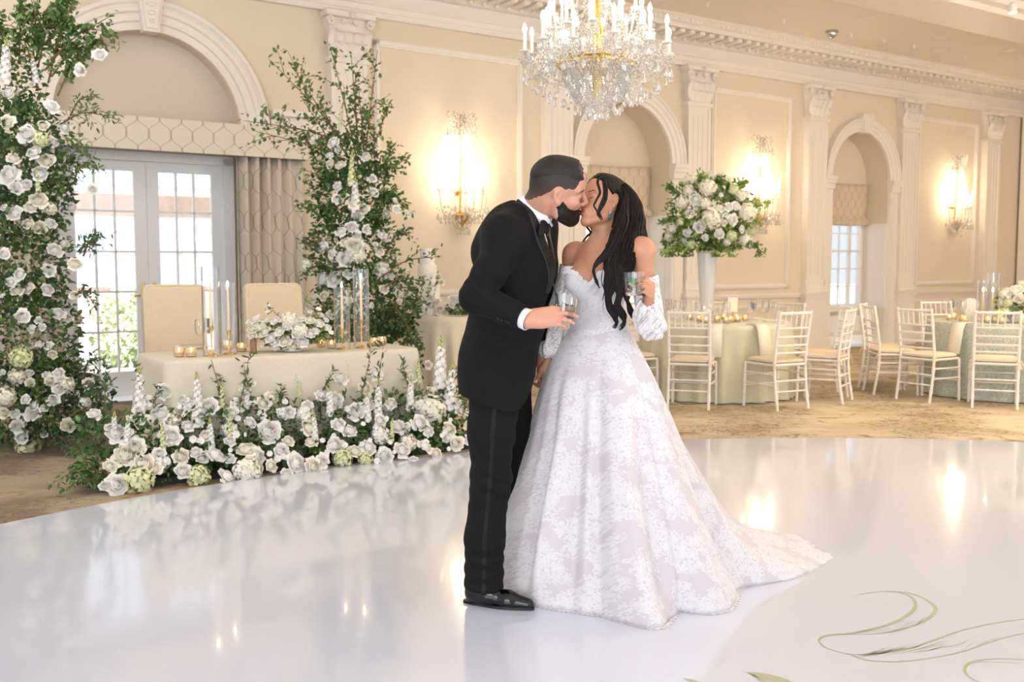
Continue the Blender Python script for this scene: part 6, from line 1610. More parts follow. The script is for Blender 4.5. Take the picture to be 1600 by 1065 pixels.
# sleeve and body creases
def creases(F, P, c, d, amp, wl, rad):
    q = P-c; r = np.linalg.norm(q, axis=-1); ph = (q@np.asarray(d))*2*PI/wl+2*hashn(P, 14, 3); F.F += (amp*np.sin(ph)*np.exp(-(r/rad)**2)).astype(np.float32)
creases(fj, PJ, J['elR']+V(.03, -.04, .03), V(.6, 0, .8), .0055, .042, .075); creases(fj, PJ, J['shR']+V(.03, -.05, -.09), V(.75, 0, .65), .002, .06, .09)
creases(fj, PJ, at(775, 520, 3.95), V(.3, 0, .95), .003, .07, .12); creases(fj, PJ, J['elR']*.4+J['wrR']*.6, V(.9, 0, -.3), .003, .05, .08)
fj.F += (.0022*hashn(PJ, 26, 5)).astype(np.float32)
# hem cut, front opening
hx_ = [at(q, 600, 4.0)[0] for q in (700, 712, 750, 775, 792, 806, 818, 828, 838, 850)]; hz_ = [at(700, q, 4.0)[2] for q in (608, 612, 624, 632, 637, 634, 624, 606, 585, 560)]
hem = np.interp(PJ[..., 0]+.25*(PJ[..., 1]-4.0)*.3, hx_, hz_) - PJ[..., 2]
fj.F = np.maximum(fj.F, np.where(np.minimum(np.linalg.norm(PJ-J['wrL'], axis=-1), np.linalg.norm(PJ-(J['wrL']*.5+J['elL']*.5), axis=-1)) < .105, -1, hem)).astype(np.float32)
vtop = .26
wV = .002+.045*sstep(.0, .2, ju); Vcut = np.maximum(np.maximum(np.abs(jl)-wV, .045-jf), -.02-ju)
jack = fj.copy()
fj.F = np.maximum(fj.F, -Vcut).astype(np.float32)
NAX = V(.84, -.05, .52); NAX /= np.linalg.norm(NAX); fj.cone(CB-NAX*.034, CB+NAX*.16, .094, .14, .006, 'sub')
jk = sdf_obj('jacket', fj, M['suit'], man, MO)
# satin lapels: a raised band along the opening
lap = (np.abs(jl)-wV); band = np.maximum(np.maximum(-lap-.004, lap-(.012+.052*sstep(-.16, .10, ju)*sstep(.30, .18, ju)+.02*sstep(.1,.3,ju))), .01-jf); band = np.maximum(band, -.10-ju)
fl_ = jack.copy(); fl_.F = np.maximum(np.maximum(jack.F-.006, -(jack.F+.006)), band).astype(np.float32)
fl_.cone(CB-NAX*.034, CB+NAX*.16, .093, .139, .006, 'sub')
arm_d = np.minimum(np.linalg.norm(PJ-J['shR'], axis=-1), np.linalg.norm(PJ-J['shL'], axis=-1)); fl_.F = np.maximum(fl_.F, .085-arm_d).astype(np.float32)
sdf_obj('lapels', fl_, M['satin'], jk, MO, 2)['label'] = 'black satin shawl lapels'
# shirt, collar, cuffs
fs = Field(at(760, 520, 4.1)-V(0, .25, 0), at(885, 290, 4.1)+V(0, .28, 0), .004)
fs.ell(J['chest'], (.128, .17, .175), TM, .03); fs.ell(at(812, 378, 4.10), (.098, .15, .078), TM, .05)
fs.cone(J['neck1'], CB+NAX*.0, .09, .074, .02)
sh = sdf_obj('shirt', fs, M['shirt'], man, MO)
ax_ = NAX; MC = rotm(ax_); P = []
cb = CB-ax_*.004
for i, (r, h) in enumerate(((.084,-.02),(.081,.02),(.077,.040),(.078,.0435),(.080,.040),(.085,.02),(.090,-.01),(.092,-.026))):
    row = []
    for j in range(48):
        a = j*2*PI/48; d = MC@V(math.cos(a), math.sin(a), 0); fr = max(0, d@mf); row.append(cb+d*(r+.006*fr**4)+ax_*(h-.012*fr**3*(h > .02))-MO)
    P.append(row)
mb = MB(); mb.grid(P, close=True); obj('collar', mb, M['shirt'], sh)
for sd, nm in (('R', 'cuff'), ('L', 'cuff')):
    a, b = J['el'+sd], J['wr'+sd]; d = (b-a)/np.linalg.norm(b-a); Mq = rotm(d); rows = []
    for r, h in ((.034,-.024),(.0405,-.016),(.0405,.008 if sd == 'R' else -.006),(.038,.010 if sd == 'R' else -.004),(.035,.0),(.033,-.05)): rows.append([b+Mq@V(r*math.cos(q), r*math.sin(q), h)-MO for q in np.arange(32)*2*PI/32])
    mb = MB(); mb.grid(rows, close=True); obj(nm, mb, M['shirt'], sh)
# sleeve buttons
dR = (J['wrR']-J['elR']); dR /= np.linalg.norm(dR)
for i in range(4):
    c = J['wrR']-dR*(.045+.016*i); o_ = V(.0, -.8, -.62); o_ -= dR*(o_@dR); o_ /= np.linalg.norm(o_); h_ = fj.hit(c+o_*.09, -o_, .1)
    mb = MB(); mm = np.eye(4); mm[:3, :3] = rotm(o_); mm[:3, 3] = h_-MO; q = MB(); q.lathe([(0,-.001),(.0065,-.001),(.0065,.002),(.005,.003),(0,.002)], (0,0,0), 12); mb.cat(q, mm); obj('button', mb, M['satin'], jk)
# bow tie
bt = at(856, 356, 4.02); bu = ax_-mf*(ax_@mf); bu /= np.linalg.norm(bu)
mb = MB()
for sg in (-1, 1):
    P = []
    for i in range(8):
        t = i/7; hw = .009+.026*math.sin(PI*min(1, .12+t*.55)); c = bt+ml*sg*(.006+.050*t)-mf*.014*t
        P.append([c+bu*hw*math.cos(q)+mf*(.006-.002*t)*math.sin(q)-MO for q in np.arange(12)*2*PI/12])
    mb.grid(P, close=True); mb.add(P[-1], [tuple(range(12))]); mb.add(P[0], [tuple(range(12))[::-1]])
mm = np.eye(4); mm[:3, :3] = np.stack([mf, ml, bu], 1)*1.0; mm[:3, 3] = bt+mf*.003-MO; mb.bevbox((-.010,-.009,-.011), (.010,.009,.011), .005, mat=mm)
obj('bow_tie', mb, M['satin'], man)
# black waistcoat front behind the opening
fw_ = Field(at(770, 560, 4.1)-V(0, .22, 0), at(880, 380, 4.1)+V(0, .24, 0), .005)
fw_.ell(J['chest'], (.133, .174, .18), TM, .03); fw_.ell(J['belly'], (.126, .16, .165), TM, .05); PW = fw_.all(); lw = (PW-J['chest'])@TM
fw_.F = np.maximum(fw_.F, lw[..., 2]-.055-.9*np.abs(lw[..., 1])).astype(np.float32); sdf_obj('waistcoat', fw_, M['suit'], man, MO)

# trousers -----------------------------------------------------
ft_ = Field(at(690, 935, 4.1)-V(0, .34, .0), at(860, 560, 4.1)+V(0, .36, 0), .005)
ft_.ell(at(782, 590, 4.09), (.125, .165, .14), TM, .05)
ft_.chain([at(775, 600, 3.99), at(768, 672, 3.95), J['knR'], at(757, 840, 3.90), at(756, 912, 3.885)], [.110, .092, .079, .077, .079], .03)
ft_.chain([at(792, 600, 4.18), at(800, 672, 4.2), at(798, 748, 4.22), at(782, 820, 4.23), at(779, 882, 4.235)], [.105, .086, .072, .062, .062], .03)
PT = ft_.all(); tx = PT[..., 0]; tz = PT[..., 2]
creases(ft_, PT, J['knR']+V(.02, -.05, .0), V(.35, 0, .94), .005, .06, .13); creases(ft_, PT, at(757, 890, 3.85), V(.1, 0, 1), .006, .055, .10); creases(ft_, PT, at(782, 850, 4.2), V(.1, 0, 1), .005, .05, .1)
creases(ft_, PT, at(785, 660, 3.95), V(.7, 0, .7), .004, .08, .12)
ft_.F += (.002*hashn(PT, 22, 8)).astype(np.float32)
cut = np.where(PT[..., 1] < 4.07, at(756, 918, 3.885)[2]-.06*(tx-at(756, 918, 3.885)[0]), at(780, 884, 4.23)[2]) - tz
ft_.F = np.maximum(ft_.F, cut).astype(np.float32)
sdf_obj('trousers', ft_, M['trouser'], man, MO)
# satin side stripe
sx = [at(q, 600, 3.88)[0] for q in (756, 757, 766, 770, 776)]; szz = [at(756, q, 3.88)[2] for q in (915, 840, 748, 672, 600)]
fst = ft_.copy(); fst.F = np.maximum(np.maximum(ft_.F-.003, -.006-ft_.F), np.maximum(np.abs(tx-np.interp(tz, szz, sx))-.012, PT[..., 1]-3.93)).astype(np.float32)
sdf_obj('side_stripe', fst, M['stripe'], man, MO)
# shoes --------------------------------------------------------
def shoe(heel, toe, ank, nm_lab):
    heel, toe = np.array(heel), np.array(toe); heel[2] = toe[2] = 0; d = toe-heel; Ls = np.linalg.norm(d); d /= Ls; l = V(-d[1], d[0], 0); T_ = np.stack([d, l, V(0,0,1)], 1)
    Pp = lambda x, y, z: heel+T_@V(x, y, z)
    f = Field(np.minimum(heel, toe)-V(.09,.09,.0), np.maximum(heel, toe)+V(.09,.09,.17), .003)
    f.cone(Pp(.045,0,.05), Pp(.10,0,.045), .034, .036, .02); f.cone(Pp(.10,0,.045), Pp(.19,0,.034), .038, .036, .03); f.cone(Pp(.19,0,.034), Pp(Ls-.026,0,.027), .038, .023, .02)
    f.cone(Pp(.05,0,.05), Pp(.055,0,.105), .036, .036, .02); f.cone(Pp(.12,0,.06), Pp(.08,0,.10), .03, .034, .03)
    Q = f.all(); q = (Q-heel)@T_; f.F = np.maximum(f.F, .016-q[..., 2]).astype(np.float32); f.F = np.maximum(f.F, q[..., 2]-.125).astype(np.float32)
    s_ = sdf_obj('shoe', f, M['patent'], man, MO); 
    # sole and heel
    out = []
    for i in range(28):
        a = 2*PI*i/28; x = Ls/2+Ls/2*math.cos(a)*1.0; w = .027+.011*math.sin(PI*min(1, max(0, (x-.02)/(Ls-.03)))*.95)**2-.006*max(0, (x-Ls*.75)/(Ls*.25)); out.append((x, w*math.copysign(abs(math.sin(a))**.6, math.sin(a))))
    mb = MB()
    for z0, z1 in ((.007, .017),):
        n_ = len(out); vv = [Pp(x, y, z)-MO for z in (z0, z1) for x, y in out]; mb.add(vv, [tuple(range(n_))[::-1], tuple(range(n_, 2*n_))]+[(i, (i+1) % n_, (i+1) % n_+n_, i+n_) for i in range(n_)])
    hb_ = [(x, y) for x, y in out if x < .075]; hb_ = [(.075, -.032)]+[p for p in out[14:] if p[0] < .075][::1]+[]  
    pts = [(x, y) for x, y in out if x < .08]; pts = sorted(pts, key=lambda p: math.atan2(p[1], p[0]-.05)); n_ = len(pts); vv = [Pp(x, y, z)-MO for z in (.0055, .016) for x, y in pts]
    mb.add(vv, [tuple(range(n_))[::-1], tuple(range(n_, 2*n_))]+[(i, (i+1) % n_, (i+1) % n_+n_, i+n_) for i in range(n_)]); obj('sole', mb, M['black_metal'], s_, smooth=False)
    mb = MB()
    for i in range(4):
        x = .105+.016*i; pts = [f.hit(Pp(x, y, .16), V(0,0,-1), .16)+V(0,0,.001)-MO for y in np.linspace(-.016, .016, 6)]; mb.tube(pts, .0016, 5)
    c = f.hit(Pp(.10, 0, .16), V(0,0,-1), .16)-MO
    for sg in (-1, 1):
        mb.tube([c+T_@V(0, 0, .002), c+T_@V(.006, sg*.012, .008), c+T_@V(.002, sg*.022, .002), c+T_@V(-.002, sg*.010, .001), c], .0014, 5); mb.tube([c, c+T_@V(.012, sg*.01, .001), c+T_@V(.022, sg*.018, -.006)], .0013, 5)
    obj('laces', mb, M['suit'], s_)
shoe(fl(724, 942), fl(835, 955), J['anR'], ''); shoe(fl(757, 897, 0)+V(-.02, .0, 0), fl(800, 903)+V(.06, -.02, 0), J['anL'], '')
body.parent = man
# his glass ------------------------------------------------------
def tumbler(name, label, c, tilt, r=.040, h=.092, fill=.55, straw=None, lime=None, extra=None):
    t = thing(name, label, 'glass', tuple(c)); t.rotation_euler = tilt
    mb = MB(); mb.lathe([(0,0),(r*.93,0),(r*.96,.004),(r,h),(r-.0018,h),(r*.96-.003,.012),(0,.011)], (0,0,0), 36); obj('glass_body', mb, M['glass_solid'], t)
    mb = MB(); mb.lathe([(0,.0125),(r*.96-.0045,.0135),(r-.0045+(r*.0)*fill,h*fill),(0,h*fill)], (0,0,0), 32); obj('drink', mb, M['drink'], t)
    for (x, y, z, a) in ((-.012,-.008,.03,.3),(.014,.006,.036,.9),(-.004,.014,.048,.5)):
        mm = np.array(Euler((a, a*1.3, a*2)).to_matrix().to_4x4()); mm[:3, 3] = (x, y, z); mb = MB(); mb.bevbox((-.011,)*3, (.011,)*3, .003, mat=mm); obj('ice_cube', mb, M['ice'], t)
    return t
kn = J['wrR']+aR/np.linalg.norm(aR)*.125; nRn = nR-aR*(nR@aR)/(aR@aR); nRn /= np.linalg.norm(nRn)
gc = at(882, 497, 3.725+.035); g1 = tumbler('drinking_glass', 'short tumbler with ice and a black straw in the man\'s right hand', gc, (R(-8), R(3), 0))
mb = MB(); mb.tube([(-.012,0,.018), (-.05,-.005,.13)], .0025, 8); obj('straw', mb, M['black_metal'], g1)
# ============================================================ the woman
def lace_mat(name, base, lace, trans=0.0, big=.060, vec=None, cover=.5):
    """corded lace: blossoms and leaf sprays over tulle"""
    t = NT(name); co = t.coord('Object'); sp = t.new('ShaderNodeSeparateXYZ'); t.link(co, sp.inputs[0]); cm = t.new('ShaderNodeCombineXYZ')
    t.link(t.math('ADD', sp.outputs[0], t.math('MULTIPLY', sp.outputs[1], .45)), cm.inputs[0]); t.link(t.math('ADD', sp.outputs[2], t.math('MULTIPLY', sp.outputs[1], .75)), cm.inputs[1])
    def blossoms(scale, petals, r0, shift, cov):
        ad = t.new('ShaderNodeVectorMath', operation='ADD'); ad.inputs[1].default_value = (shift, shift*.7, 0); t.link(cm.outputs[0], ad.inputs[0])
        v = t.new('ShaderNodeTexVoronoi'); v.voronoi_dimensions = '2D'; v.inputs['Scale'].default_value = scale; v.inputs['Randomness'].default_value = .8; t.link(ad.outputs[0], v.inputs['Vector'])
        d = t.new('ShaderNodeVectorMath', operation='SUBTRACT'); t.link(ad.outputs[0], d.inputs[0]); t.link(v.outputs['Position'], d.inputs[1]); s2 = t.new('ShaderNodeSeparateXYZ'); t.link(d.outputs[0], s2.inputs[0])
        ang = t.math('ARCTAN2', s2.outputs[1], s2.outputs[0]); rad = t.math('MULTIPLY', v.outputs['Distance'], 1.0)
        rnd_ = t.new('ShaderNodeSeparateXYZ'); t.link(v.outputs['Color'], rnd_.inputs[0])
        pt = t.math('ABSOLUTE', t.math('COSINE', t.math('ADD', t.math('MULTIPLY', ang, petals/2), t.math('MULTIPLY', rnd_.outputs[0], 6))))
        edge = t.math('MULTIPLY', t.math('ADD', t.math('MULTIPLY', pt, .6), .42), r0)
        inside = t.math('LESS_THAN', rad, edge); q = t.math('DIVIDE', rad, edge)
        hole = t.math('MULTIPLY', t.math('GREATER_THAN', q, .62), t.math('LESS_THAN', q, .78)); core = t.math('LESS_THAN', q, .22)
        un = t.new('ShaderNodeVectorMath', operation='SUBTRACT'); un.inputs[1].default_value = (shift, shift*.7, 0); t.link(v.outputs['Position'], un.inputs[0])
        reg = t.math('GREATER_THAN', t.noise(un.outputs[0], 7.5, 2, .5, .3), cov)
        return t.math('MULTIPLY', t.math('MULTIPLY', inside, reg), t.math('SUBTRACT', 1.0, t.math('MULTIPLY', hole, .7)))
    b1 = blossoms(1/big, 5, .50, 0, cover+.03); b2 = blossoms(2.4/big, 2, .54, 3.7, cover-.01); b3 = blossoms(3.2/big, 3, .52, 9.1, cover-.03)
    lf = t.math('MAXIMUM', b1, t.math('MAXIMUM', b2, b3)); fine = t.noise(co, 900, 2)
    lf = t.math('MULTIPLY', lf, t.math('ADD', .62, t.math('MULTIPLY', fine, .6)), clamp=True)
    t.link(t.mix(lf, base, lace), t.b.inputs['Base Color']); t.b.inputs['Roughness'].default_value = .75; t.b.inputs['Sheen Weight'].default_value = .25
    t.bump(lf, .5, .004)
    if trans:
        al = t.math('MAXIMUM', lf, 1-trans); t.link(al, t.b.inputs['Alpha'])
    return t.m
M['gown'] = lace_mat('lace_over_tulle', rgb(206, 198, 203), rgb(228, 226, 229), 0, .042, cover=.465); M['bodice'] = lace_mat('dense_lace', rgb(208, 204, 209), rgb(229, 228, 231), 0, .040, cover=.40)
M['sheer'] = lace_mat('sheer_lace_sleeve', rgb(236, 230, 232), rgb(250, 248, 248), .45, .045, cover=.30); M['satin_w'] = simple('white_satin', rgb(246, 242, 242), .4)
WO = V(*fl(950, 900)); WO[2] = 0
wom = thing('person', 'woman with long dark hair in a white lace gown kissing the man, holding a tumbler', 'person', tuple(WO))
wf = V(-.60, -.80, 0); wl_ = V(.80, -.60, 0); TW_ = frame(wf, V(0, 0, 1))
ws = .95; hfw = V(-math.cos(R(17))*math.cos(R(25)), -math.cos(R(17))*math.sin(R(25)), math.sin(R(17))); HW = frame(hfw, V(0, 0, 1)); HW = rot(hfw/np.linalg.norm(hfw), 14) @ HW
HWO = KISS+V(.004, .004, 0) - HW@(V(.103, 0, -.064)*ws); TWH = (HWO, HW)
K = dict(nk0=HWO+HW@V(-.030, 0, -.075), nk1=at(936, 387, 4.11), shL=at(1001, 391, 3.99), elL=at(1016, 498, 4.02), wrL=at(1013, 473, 3.835),
         shR=at(899, 398, 4.22), elR=at(874, 492, 4.25), wrR=at(859, 560, 4.19), ch=at(942, 425, 4.11), wa=at(936, 510, 4.12), hp=at(938, 560, 4.12))
fbw = Field(at(840, 600, 4.1)-V(0, .33, 0), at(1050, 330, 4.1)+V(0, .25, 0), .0032)
fhw = Field(HWO-V(.16, .14, .19), HWO+V(.17, .14, .16), .0021)
head_field(fhw, TWH, ws, True)
for f_ in (fhw, fbw):
    f_.cone(K['nk0'], K['nk1'], .046, .047, .022); f_.cone(HWO+HW@V(-.05, 0, -.03)*ws, K['nk1']+V(.012, .02, 0), .040, .040, .03)
    f_.cone(K['nk0']+wf*.025+V(-.0,0,-.02), K['nk1']+wf*.030+V(0,0,-.03), .012, .010, .02)
f_ = fbw
f_.ell(K['ch'], (.088, .145, .125), TW_, .03); f_.cone(K['nk1']-V(0,0,.005)-wf*.02, K['shL']-wf*.01, .046, .046, .04); f_.cone(K['nk1']-V(0,0,.005)-wf*.02, K['shR']-wf*.01, .046, .046, .04)
f_.cone(K['nk1']+wf*.035-V(0,0,.035), K['shL']+wf*.02+V(0,0,.012), .0075, .007, .016); f_.cone(K['nk1']+wf*.035-V(0,0,.035), K['shR']+wf*.02+V(0,0,.012), .0075, .007, .016)
f_.cone(K['ch'], K['wa'], .085, .080, .05); f_.ell(K['wa'], (.090, .115, .08), TW_, .05); f_.cone(K['wa'], K['hp'], .09, .11, .05)
bust = []
for q in (-1, 1):
    c = K['ch']+wf*.058+wl_*q*.070-V(0, 0, .030); bust.append(c); f_.ell(c, (.060, .062, .062), TW_, .03)
for sd in 'LR':
    a, b, c = K['sh'+sd], K['el'+sd], K['wr'+sd]; f_.cone(a, a, .050, .050, .03); f_.cone(a, b, .045, .035, .025); f_.cone(b, b*.25+c*.75, .035, .025, .015)
fhl = Field(K['wrL']-V(.07, .16, .07), K['wrL']+V(.09, .08, .16), .0016)
fhl.cone(K['elL']*.3+K['wrL']*.7, K['wrL'], .026, .021, .02); aWL = V(.03, -.74, .64); nWL = V(.97, -.15, -.15)
tW = hand(fhl, K['wrL'], aWL, nWL, V(0, .7, .6), .88, ((44,55,35),(46,56,36),(48,56,36),(50,58,36)), -.01, ((.35,.35,-.9),(.10,.15,-1)), wr=.019)
fhr = Field(K['wrR']-V(.07, .10, .17), K['wrR']+V(.09, .08, .06), .0018)
fhr.cone(K['elR']*.3+K['wrR']*.7, K['wrR'], .025, .021, .02)
tW2 = hand(fhr, K['wrR'], V(-.06, -.05, -1), V(.75, -.6, .2), V(-.6, -.7, 0), .86, ((30,44,30),(32,46,32),(34,48,34),(36,50,36)), 0, ((.8,.45,-.3),(.95,.1,-.3)), wr=.019)
bodyw = sdf_obj('body', [fbw, fhw, fhl, fhr], M['skin_w'], wom, WO)
nails(tW, M['nail_w'], bodyw, WO, 1.25); nails(tW2, M['nail_w'], bodyw, WO, 1.2)
# face details
slw, PPw = fhw.sub(HWO-.22, HWO+.22); L = local(PPw, TWH, ws); x, y, z = L[..., 0], L[..., 1], L[..., 2]; ay = np.abs(y); jit = .003*hashn(PPw, 200, 4); nz = hashn(PPw, 300, 2)
lipm = sstep(.024, .018, ay)*sstep(.0125, .010, np.abs(z+.0645))*(x > .07); derived(-.003+.0034*lipm, 'lips', M['lips'], wom, 0, WO, fhw, slw)
brow = sstep(.0038, .0020, np.abs(z-.024-.16*(ay-.03)+1.0*np.maximum(0, ay-.042)))*sstep(.010, .014, ay)*sstep(.058, .050, ay)*(x > .03)
derived(-.004+.0046*brow, 'eyebrows', M['beard'], wom, 0, WO, fhw, slw)
for sd in (-1, 1): lash(None, fhw, sd, M['beard'], bodyw, WO, T=TWH, s=ws)
# hair: cap grown from the skull, then long locks
ear_d = np.sqrt(((x+.010)/.020)**2+((z+.004)/.034)**2)
edge = np.where(x > .0, .010+1.15*(x-.0), -.02+0*x); edge = np.where(x < -.030, -.11, edge); edge = np.where((x >= -.030) & (x <= 0), .010+(0-x)*-.9, edge)
cap = sstep(-.006, .006, z-edge+jit)*sstep(.95, 1.15, ear_d); cap = cap*sstep(.006, -.006, x-(.088-.35*(z-.05)*(z > .05)-.5*np.maximum(0, .05-z))+jit)
part = np.exp(-((y+.006)/.0035)**2)*(z > .07)*.006
strand = np.sin(y*1100+hashn(PPw, 40, 2)*4+x*240)*.0006
Th = -.006+(.0165+.010*sstep(.02, -.07, x)*sstep(.12, .0, z)+.004*sstep(.05,.11,z))*cap-part*cap+strand*cap+nz*.0008*cap
hair = derived(Th, 'hair', M['hair_w'], wom, 0, WO, fhw, slw)
mb = MB(); rs = np.random.default_rng(3)
def locks(guide, widths, n, r=.0045, wave=.008, wl=.10, flat=.6, depth=.5, tip=True):
    """guide: points; widths: half-width of the mass at each"""
    g = spline(guide, 44); w = np.interp(np.linspace(0, 1, 44), np.linspace(0, 1, len(widths)), widths); tg = np.gradient(g, axis=0); tg /= np.linalg.norm(tg, axis=1)[:, None]
    cam_ = np.array([0, -1., 0]); sd = np.cross(tg, cam_); sd /= np.linalg.norm(sd, axis=1)[:, None]; nr = np.cross(sd, tg); s_ = np.linspace(0, np.linalg.norm(np.diff(g, axis=0), axis=1).sum(), 44)
    for i in range(n):
        u = rs.uniform(-1, 1); v = rs.uniform(-1, 1)*math.sqrt(max(.05, 1-u*u)); ph = rs.normal()*.5+u*1.2; e = 1 if not tip else rs.uniform(.80, 1.0); m = int(44*e); k0 = rs.integers(0, 3)
        off = wave*np.sin(s_*2*PI/wl+ph)*np.minimum(1, s_/.12); off2 = wave*.6*np.cos(s_*2*PI/wl+ph); fr = .0015*np.sin(s_*60+rs.uniform(0, 6))
        P = g+sd*(u*w+off+fr)[:, None]-nr*(v*w*depth+off2*.5)[:, None]; rr = r*(.7+.6*rs.random())*np.concatenate([np.linspace(.15, 1, 6), np.ones(m-6-12), np.linspace(1, .15, 12)]); mb.tube((P[:m]-WO)[k0:], rr[k0:], 5, caps=False)
px = lambda s: s/F_PX*4.05
top_ = [at(974,288,4.05), at(985,308,4.07), at(987,335,4.06), at(981,362,4.02), at(972,388,3.97)]
def bunch(tail, wt, n, dx=0, r=.0026, w0=(4,10,15,20,22)):
    locks([p+V(px(dx)*min(1, i/2), 0, 0) for i, p in enumerate(top_)]+[at(a, b, c) for a, b, c in tail], [px(w) for w in w0]+[px(w) for w in wt], int(n*2.1), r*.78, .004, .13, depth=.7)
bunch([(958,415,3.94),(954,437,3.925),(952,458,3.92),(951,476,3.92),(961,493,3.92),(963,504,3.92),(956,515,3.93)], [15,9,5.5,4.5,4,3,1.2], 130, -2)
bunch([(965,415,3.94),(967,437,3.92),(969,458,3.915),(964,477,3.915),(975,495,3.92),(974,506,3.92),(964,517,3.93)], [15,9,5,4.5,4,3,1.2], 120, 0)
bunch([(977,415,3.96),(979,437,3.945),(979,458,3.94),(981,472,3.94),(986,487,3.94),(991,498,3.94),(988,508,3.95)], [12,6,3.5,3,3,2.2,1], 80, 3)
bunch([(972,410,3.95),(968,430,3.94)], [20,14], 110, 2)
locks([at(983,300,4.12), at(991,325,4.13), at(997,350,4.12), at(999,372,4.08), at(990,395,4.02), at(980,415,3.98), at(976,435,3.97)], [px(5), px(9), px(11), px(12), px(11), px(9), px(5)], 110, .0026, .005, .12)
locks([at(978,300,4.02), at(977,322,4.00), at(973,342,3.985), at(964,368,3.96), at(950,392,3.935), at(934,410,3.92), at(927,425,3.92), at(932,440,3.92), at(939,452,3.925)], [px(3), px(5), px(8), px(11), px(6), px(2.5), px(1.2), px(.9), px(.4)], 70, .0024, .003, .13)
locks([at(942,276,4.02), at(946,292,3.985), at(945,308,3.975), at(939,324,3.97), at(935,333,3.97), at(939,340,3.97), at(943,346,3.97)], [px(1.5), px(3), px(3), px(2.4), px(2), px(1.6), px(.6)], 26, .0024, .0015, .08)
locks([at(940,276,4.03), at(934,284,4.0), at(938,300,3.985), at(933,312,3.98), at(928,321,3.98), at(932,328,3.98), at(936,334,3.975)], [px(1.5), px(1.8), px(1.5), px(1.3), px(1), px(.8), px(.4)], 12, .0020, .001, .08)
locks([at(918,345,4.14), at(921,352,4.15), at(925,362,4.16), at(917,370,4.17), at(911,378,4.17), at(915,385,4.17)], [px(1)]*5+[px(.4)], 8, .002, .002, .06)
locks([at(915,352,4.15), at(923,364,4.16), at(918,376,4.16), at(912,382,4.16)], [px(.8)]*4, 6, .0018, .002, .06)
locks([at(946,405,3.93), at(940,430,3.90), at(943,455,3.9), at(942,478,3.9), at(946,494,3.91)], [px(.6)]*4+[px(.3)], 3, .0010, .002, .06)
lk = obj('long_locks', mb, M['hair_w'], hair, angle=None)
# earrings
eo = HWO+HW@(V(-.004, .078, -.040)*ws) if (HW[:, 1][1] < 0) else HWO+HW@(V(-.004, -.078, -.040)*ws)
eo = at(953, 331, eo[1]-.012); mb = MB(); mb.lathe([(0,-.007),(.005,-.003),(.006,0),(.004,.004),(0,.006)], eo-WO, 6); mb.lathe([(0,.006),(.0035,.010),(0,.016)], eo-WO, 6); er = obj('earring', mb, M['crystal'], wom, smooth=False); er['label'] = 'drop earring with white stone above a teal stone'
mb = MB(); mb.lathe([(0,-.030),(.006,-.026),(.0075,-.020),(.005,-.011),(0,-.009)], eo-WO, 8); obj('teal_stone', mb, simple('teal_stone', rgb(20,128,122), .1, Coat_Weight=1.), er, smooth=False)

# bodice ---------------------------------------------------------
PB = fbw.all(); lb = (PB-K['ch'])@TW_; bf, bl_, bz = lb[..., 0], lb[..., 1], lb[..., 2]
torso = Field(fbw.lo, fbw.lo+fbw.h*(fbw.n-1), fbw.h); torso.n = fbw.n; torso.F = np.full(fbw.F.shape, 9., np.float32)
f_ = torso; f_.ell(K['ch'], (.088, .145, .125), TW_, .03); f_.cone(K['ch'], K['wa'], .085, .080, .05); f_.ell(K['wa'], (.090, .115, .08), TW_, .05); f_.cone(K['wa'], K['hp'], .09, .11, .05)
for c in bust: f_.ell(c, (.060, .062, .062), TW_, .03)
neck_ = np.interp(np.abs(bl_), [0, .02, .05, .08, .11, .15], [-.045, -.036, -.002, .008, .006, .0]); neck_ = np.where(bf < 0, -.02, neck_)+.003*np.sin(bl_*260)
tb_ = fbw.copy(); tb_.F = np.maximum(np.maximum(torso.F-.007, bz-neck_), -(bz+.30)).astype(np.float32)
bod = sdf_obj('bodice', tb_, M['bodice'], wom, WO)
mb = MB()
for i in range(46):
    l0 = -.135+.27*i/45; zz = float(np.interp(abs(l0), [0, .02, .05, .08, .11, .15], [-.045, -.036, -.002, .008, .006, .0])); o_ = K['ch']+TW_@V(.3, l0, zz-.004); h_ = tb_.hit(o_, -TW_[:, 0], .4)
    m3 = rotm(TW_[:, 0]+V(0,0,.3)); 
    for k in range(5):
        q = k*2*PI/5+i; e1 = V(math.cos(q), math.sin(q), 0); e2 = V(-math.sin(q), math.cos(q), 0); s_ = .008+.002*(i % 3)
        mb.add([h_+TW_[:, 0]*.001+m3@p-WO for p in (V(0,0,.001), e1*s_*.6-e2*s_*.5+V(0,0,.003), e1*s_, e1*s_*.6+e2*s_*.5+V(0,0,.003))], [(0,1,2,3)])
obj('lace_edging', mb, M['satin_w'], bod, angle=None)
# off-shoulder sleeves
def sleeve(pts, rs_, lab, nm='sleeve', ph=0):
    P = spline(pts, 40); rr = np.interp(np.linspace(0, 1, 40), np.linspace(0, 1, len(rs_)), rs_); tg = np.gradient(P, axis=0); tg /= np.linalg.norm(tg, axis=1)[:, None]
    x_ = np.cross(tg[0], V(0, 1, 0)); x_ /= np.linalg.norm(x_); rows = []
    for i in range(40):
        x_ = x_-tg[i]*(x_@tg[i]); x_ /= np.linalg.norm(x_); y_ = np.cross(tg[i], x_); row = []
        for j in range(64):
            a = j*2*PI/64; r_ = rr[i]*(1+.07*math.sin(7*a+ph+i*.12)+.05*math.sin(11*a+i*.3)+.03*math.sin(i*.9+2*a)); row.append(P[i]+(x_*math.cos(a)+y_*math.sin(a))*r_-WO)
        rows.append(row)
    mb = MB(); mb.grid(rows, close=True); return obj(nm, mb, M['sheer'], wom, angle=None)
shL, elL, wrL = K['shL'], K['elL'], K['wrL']
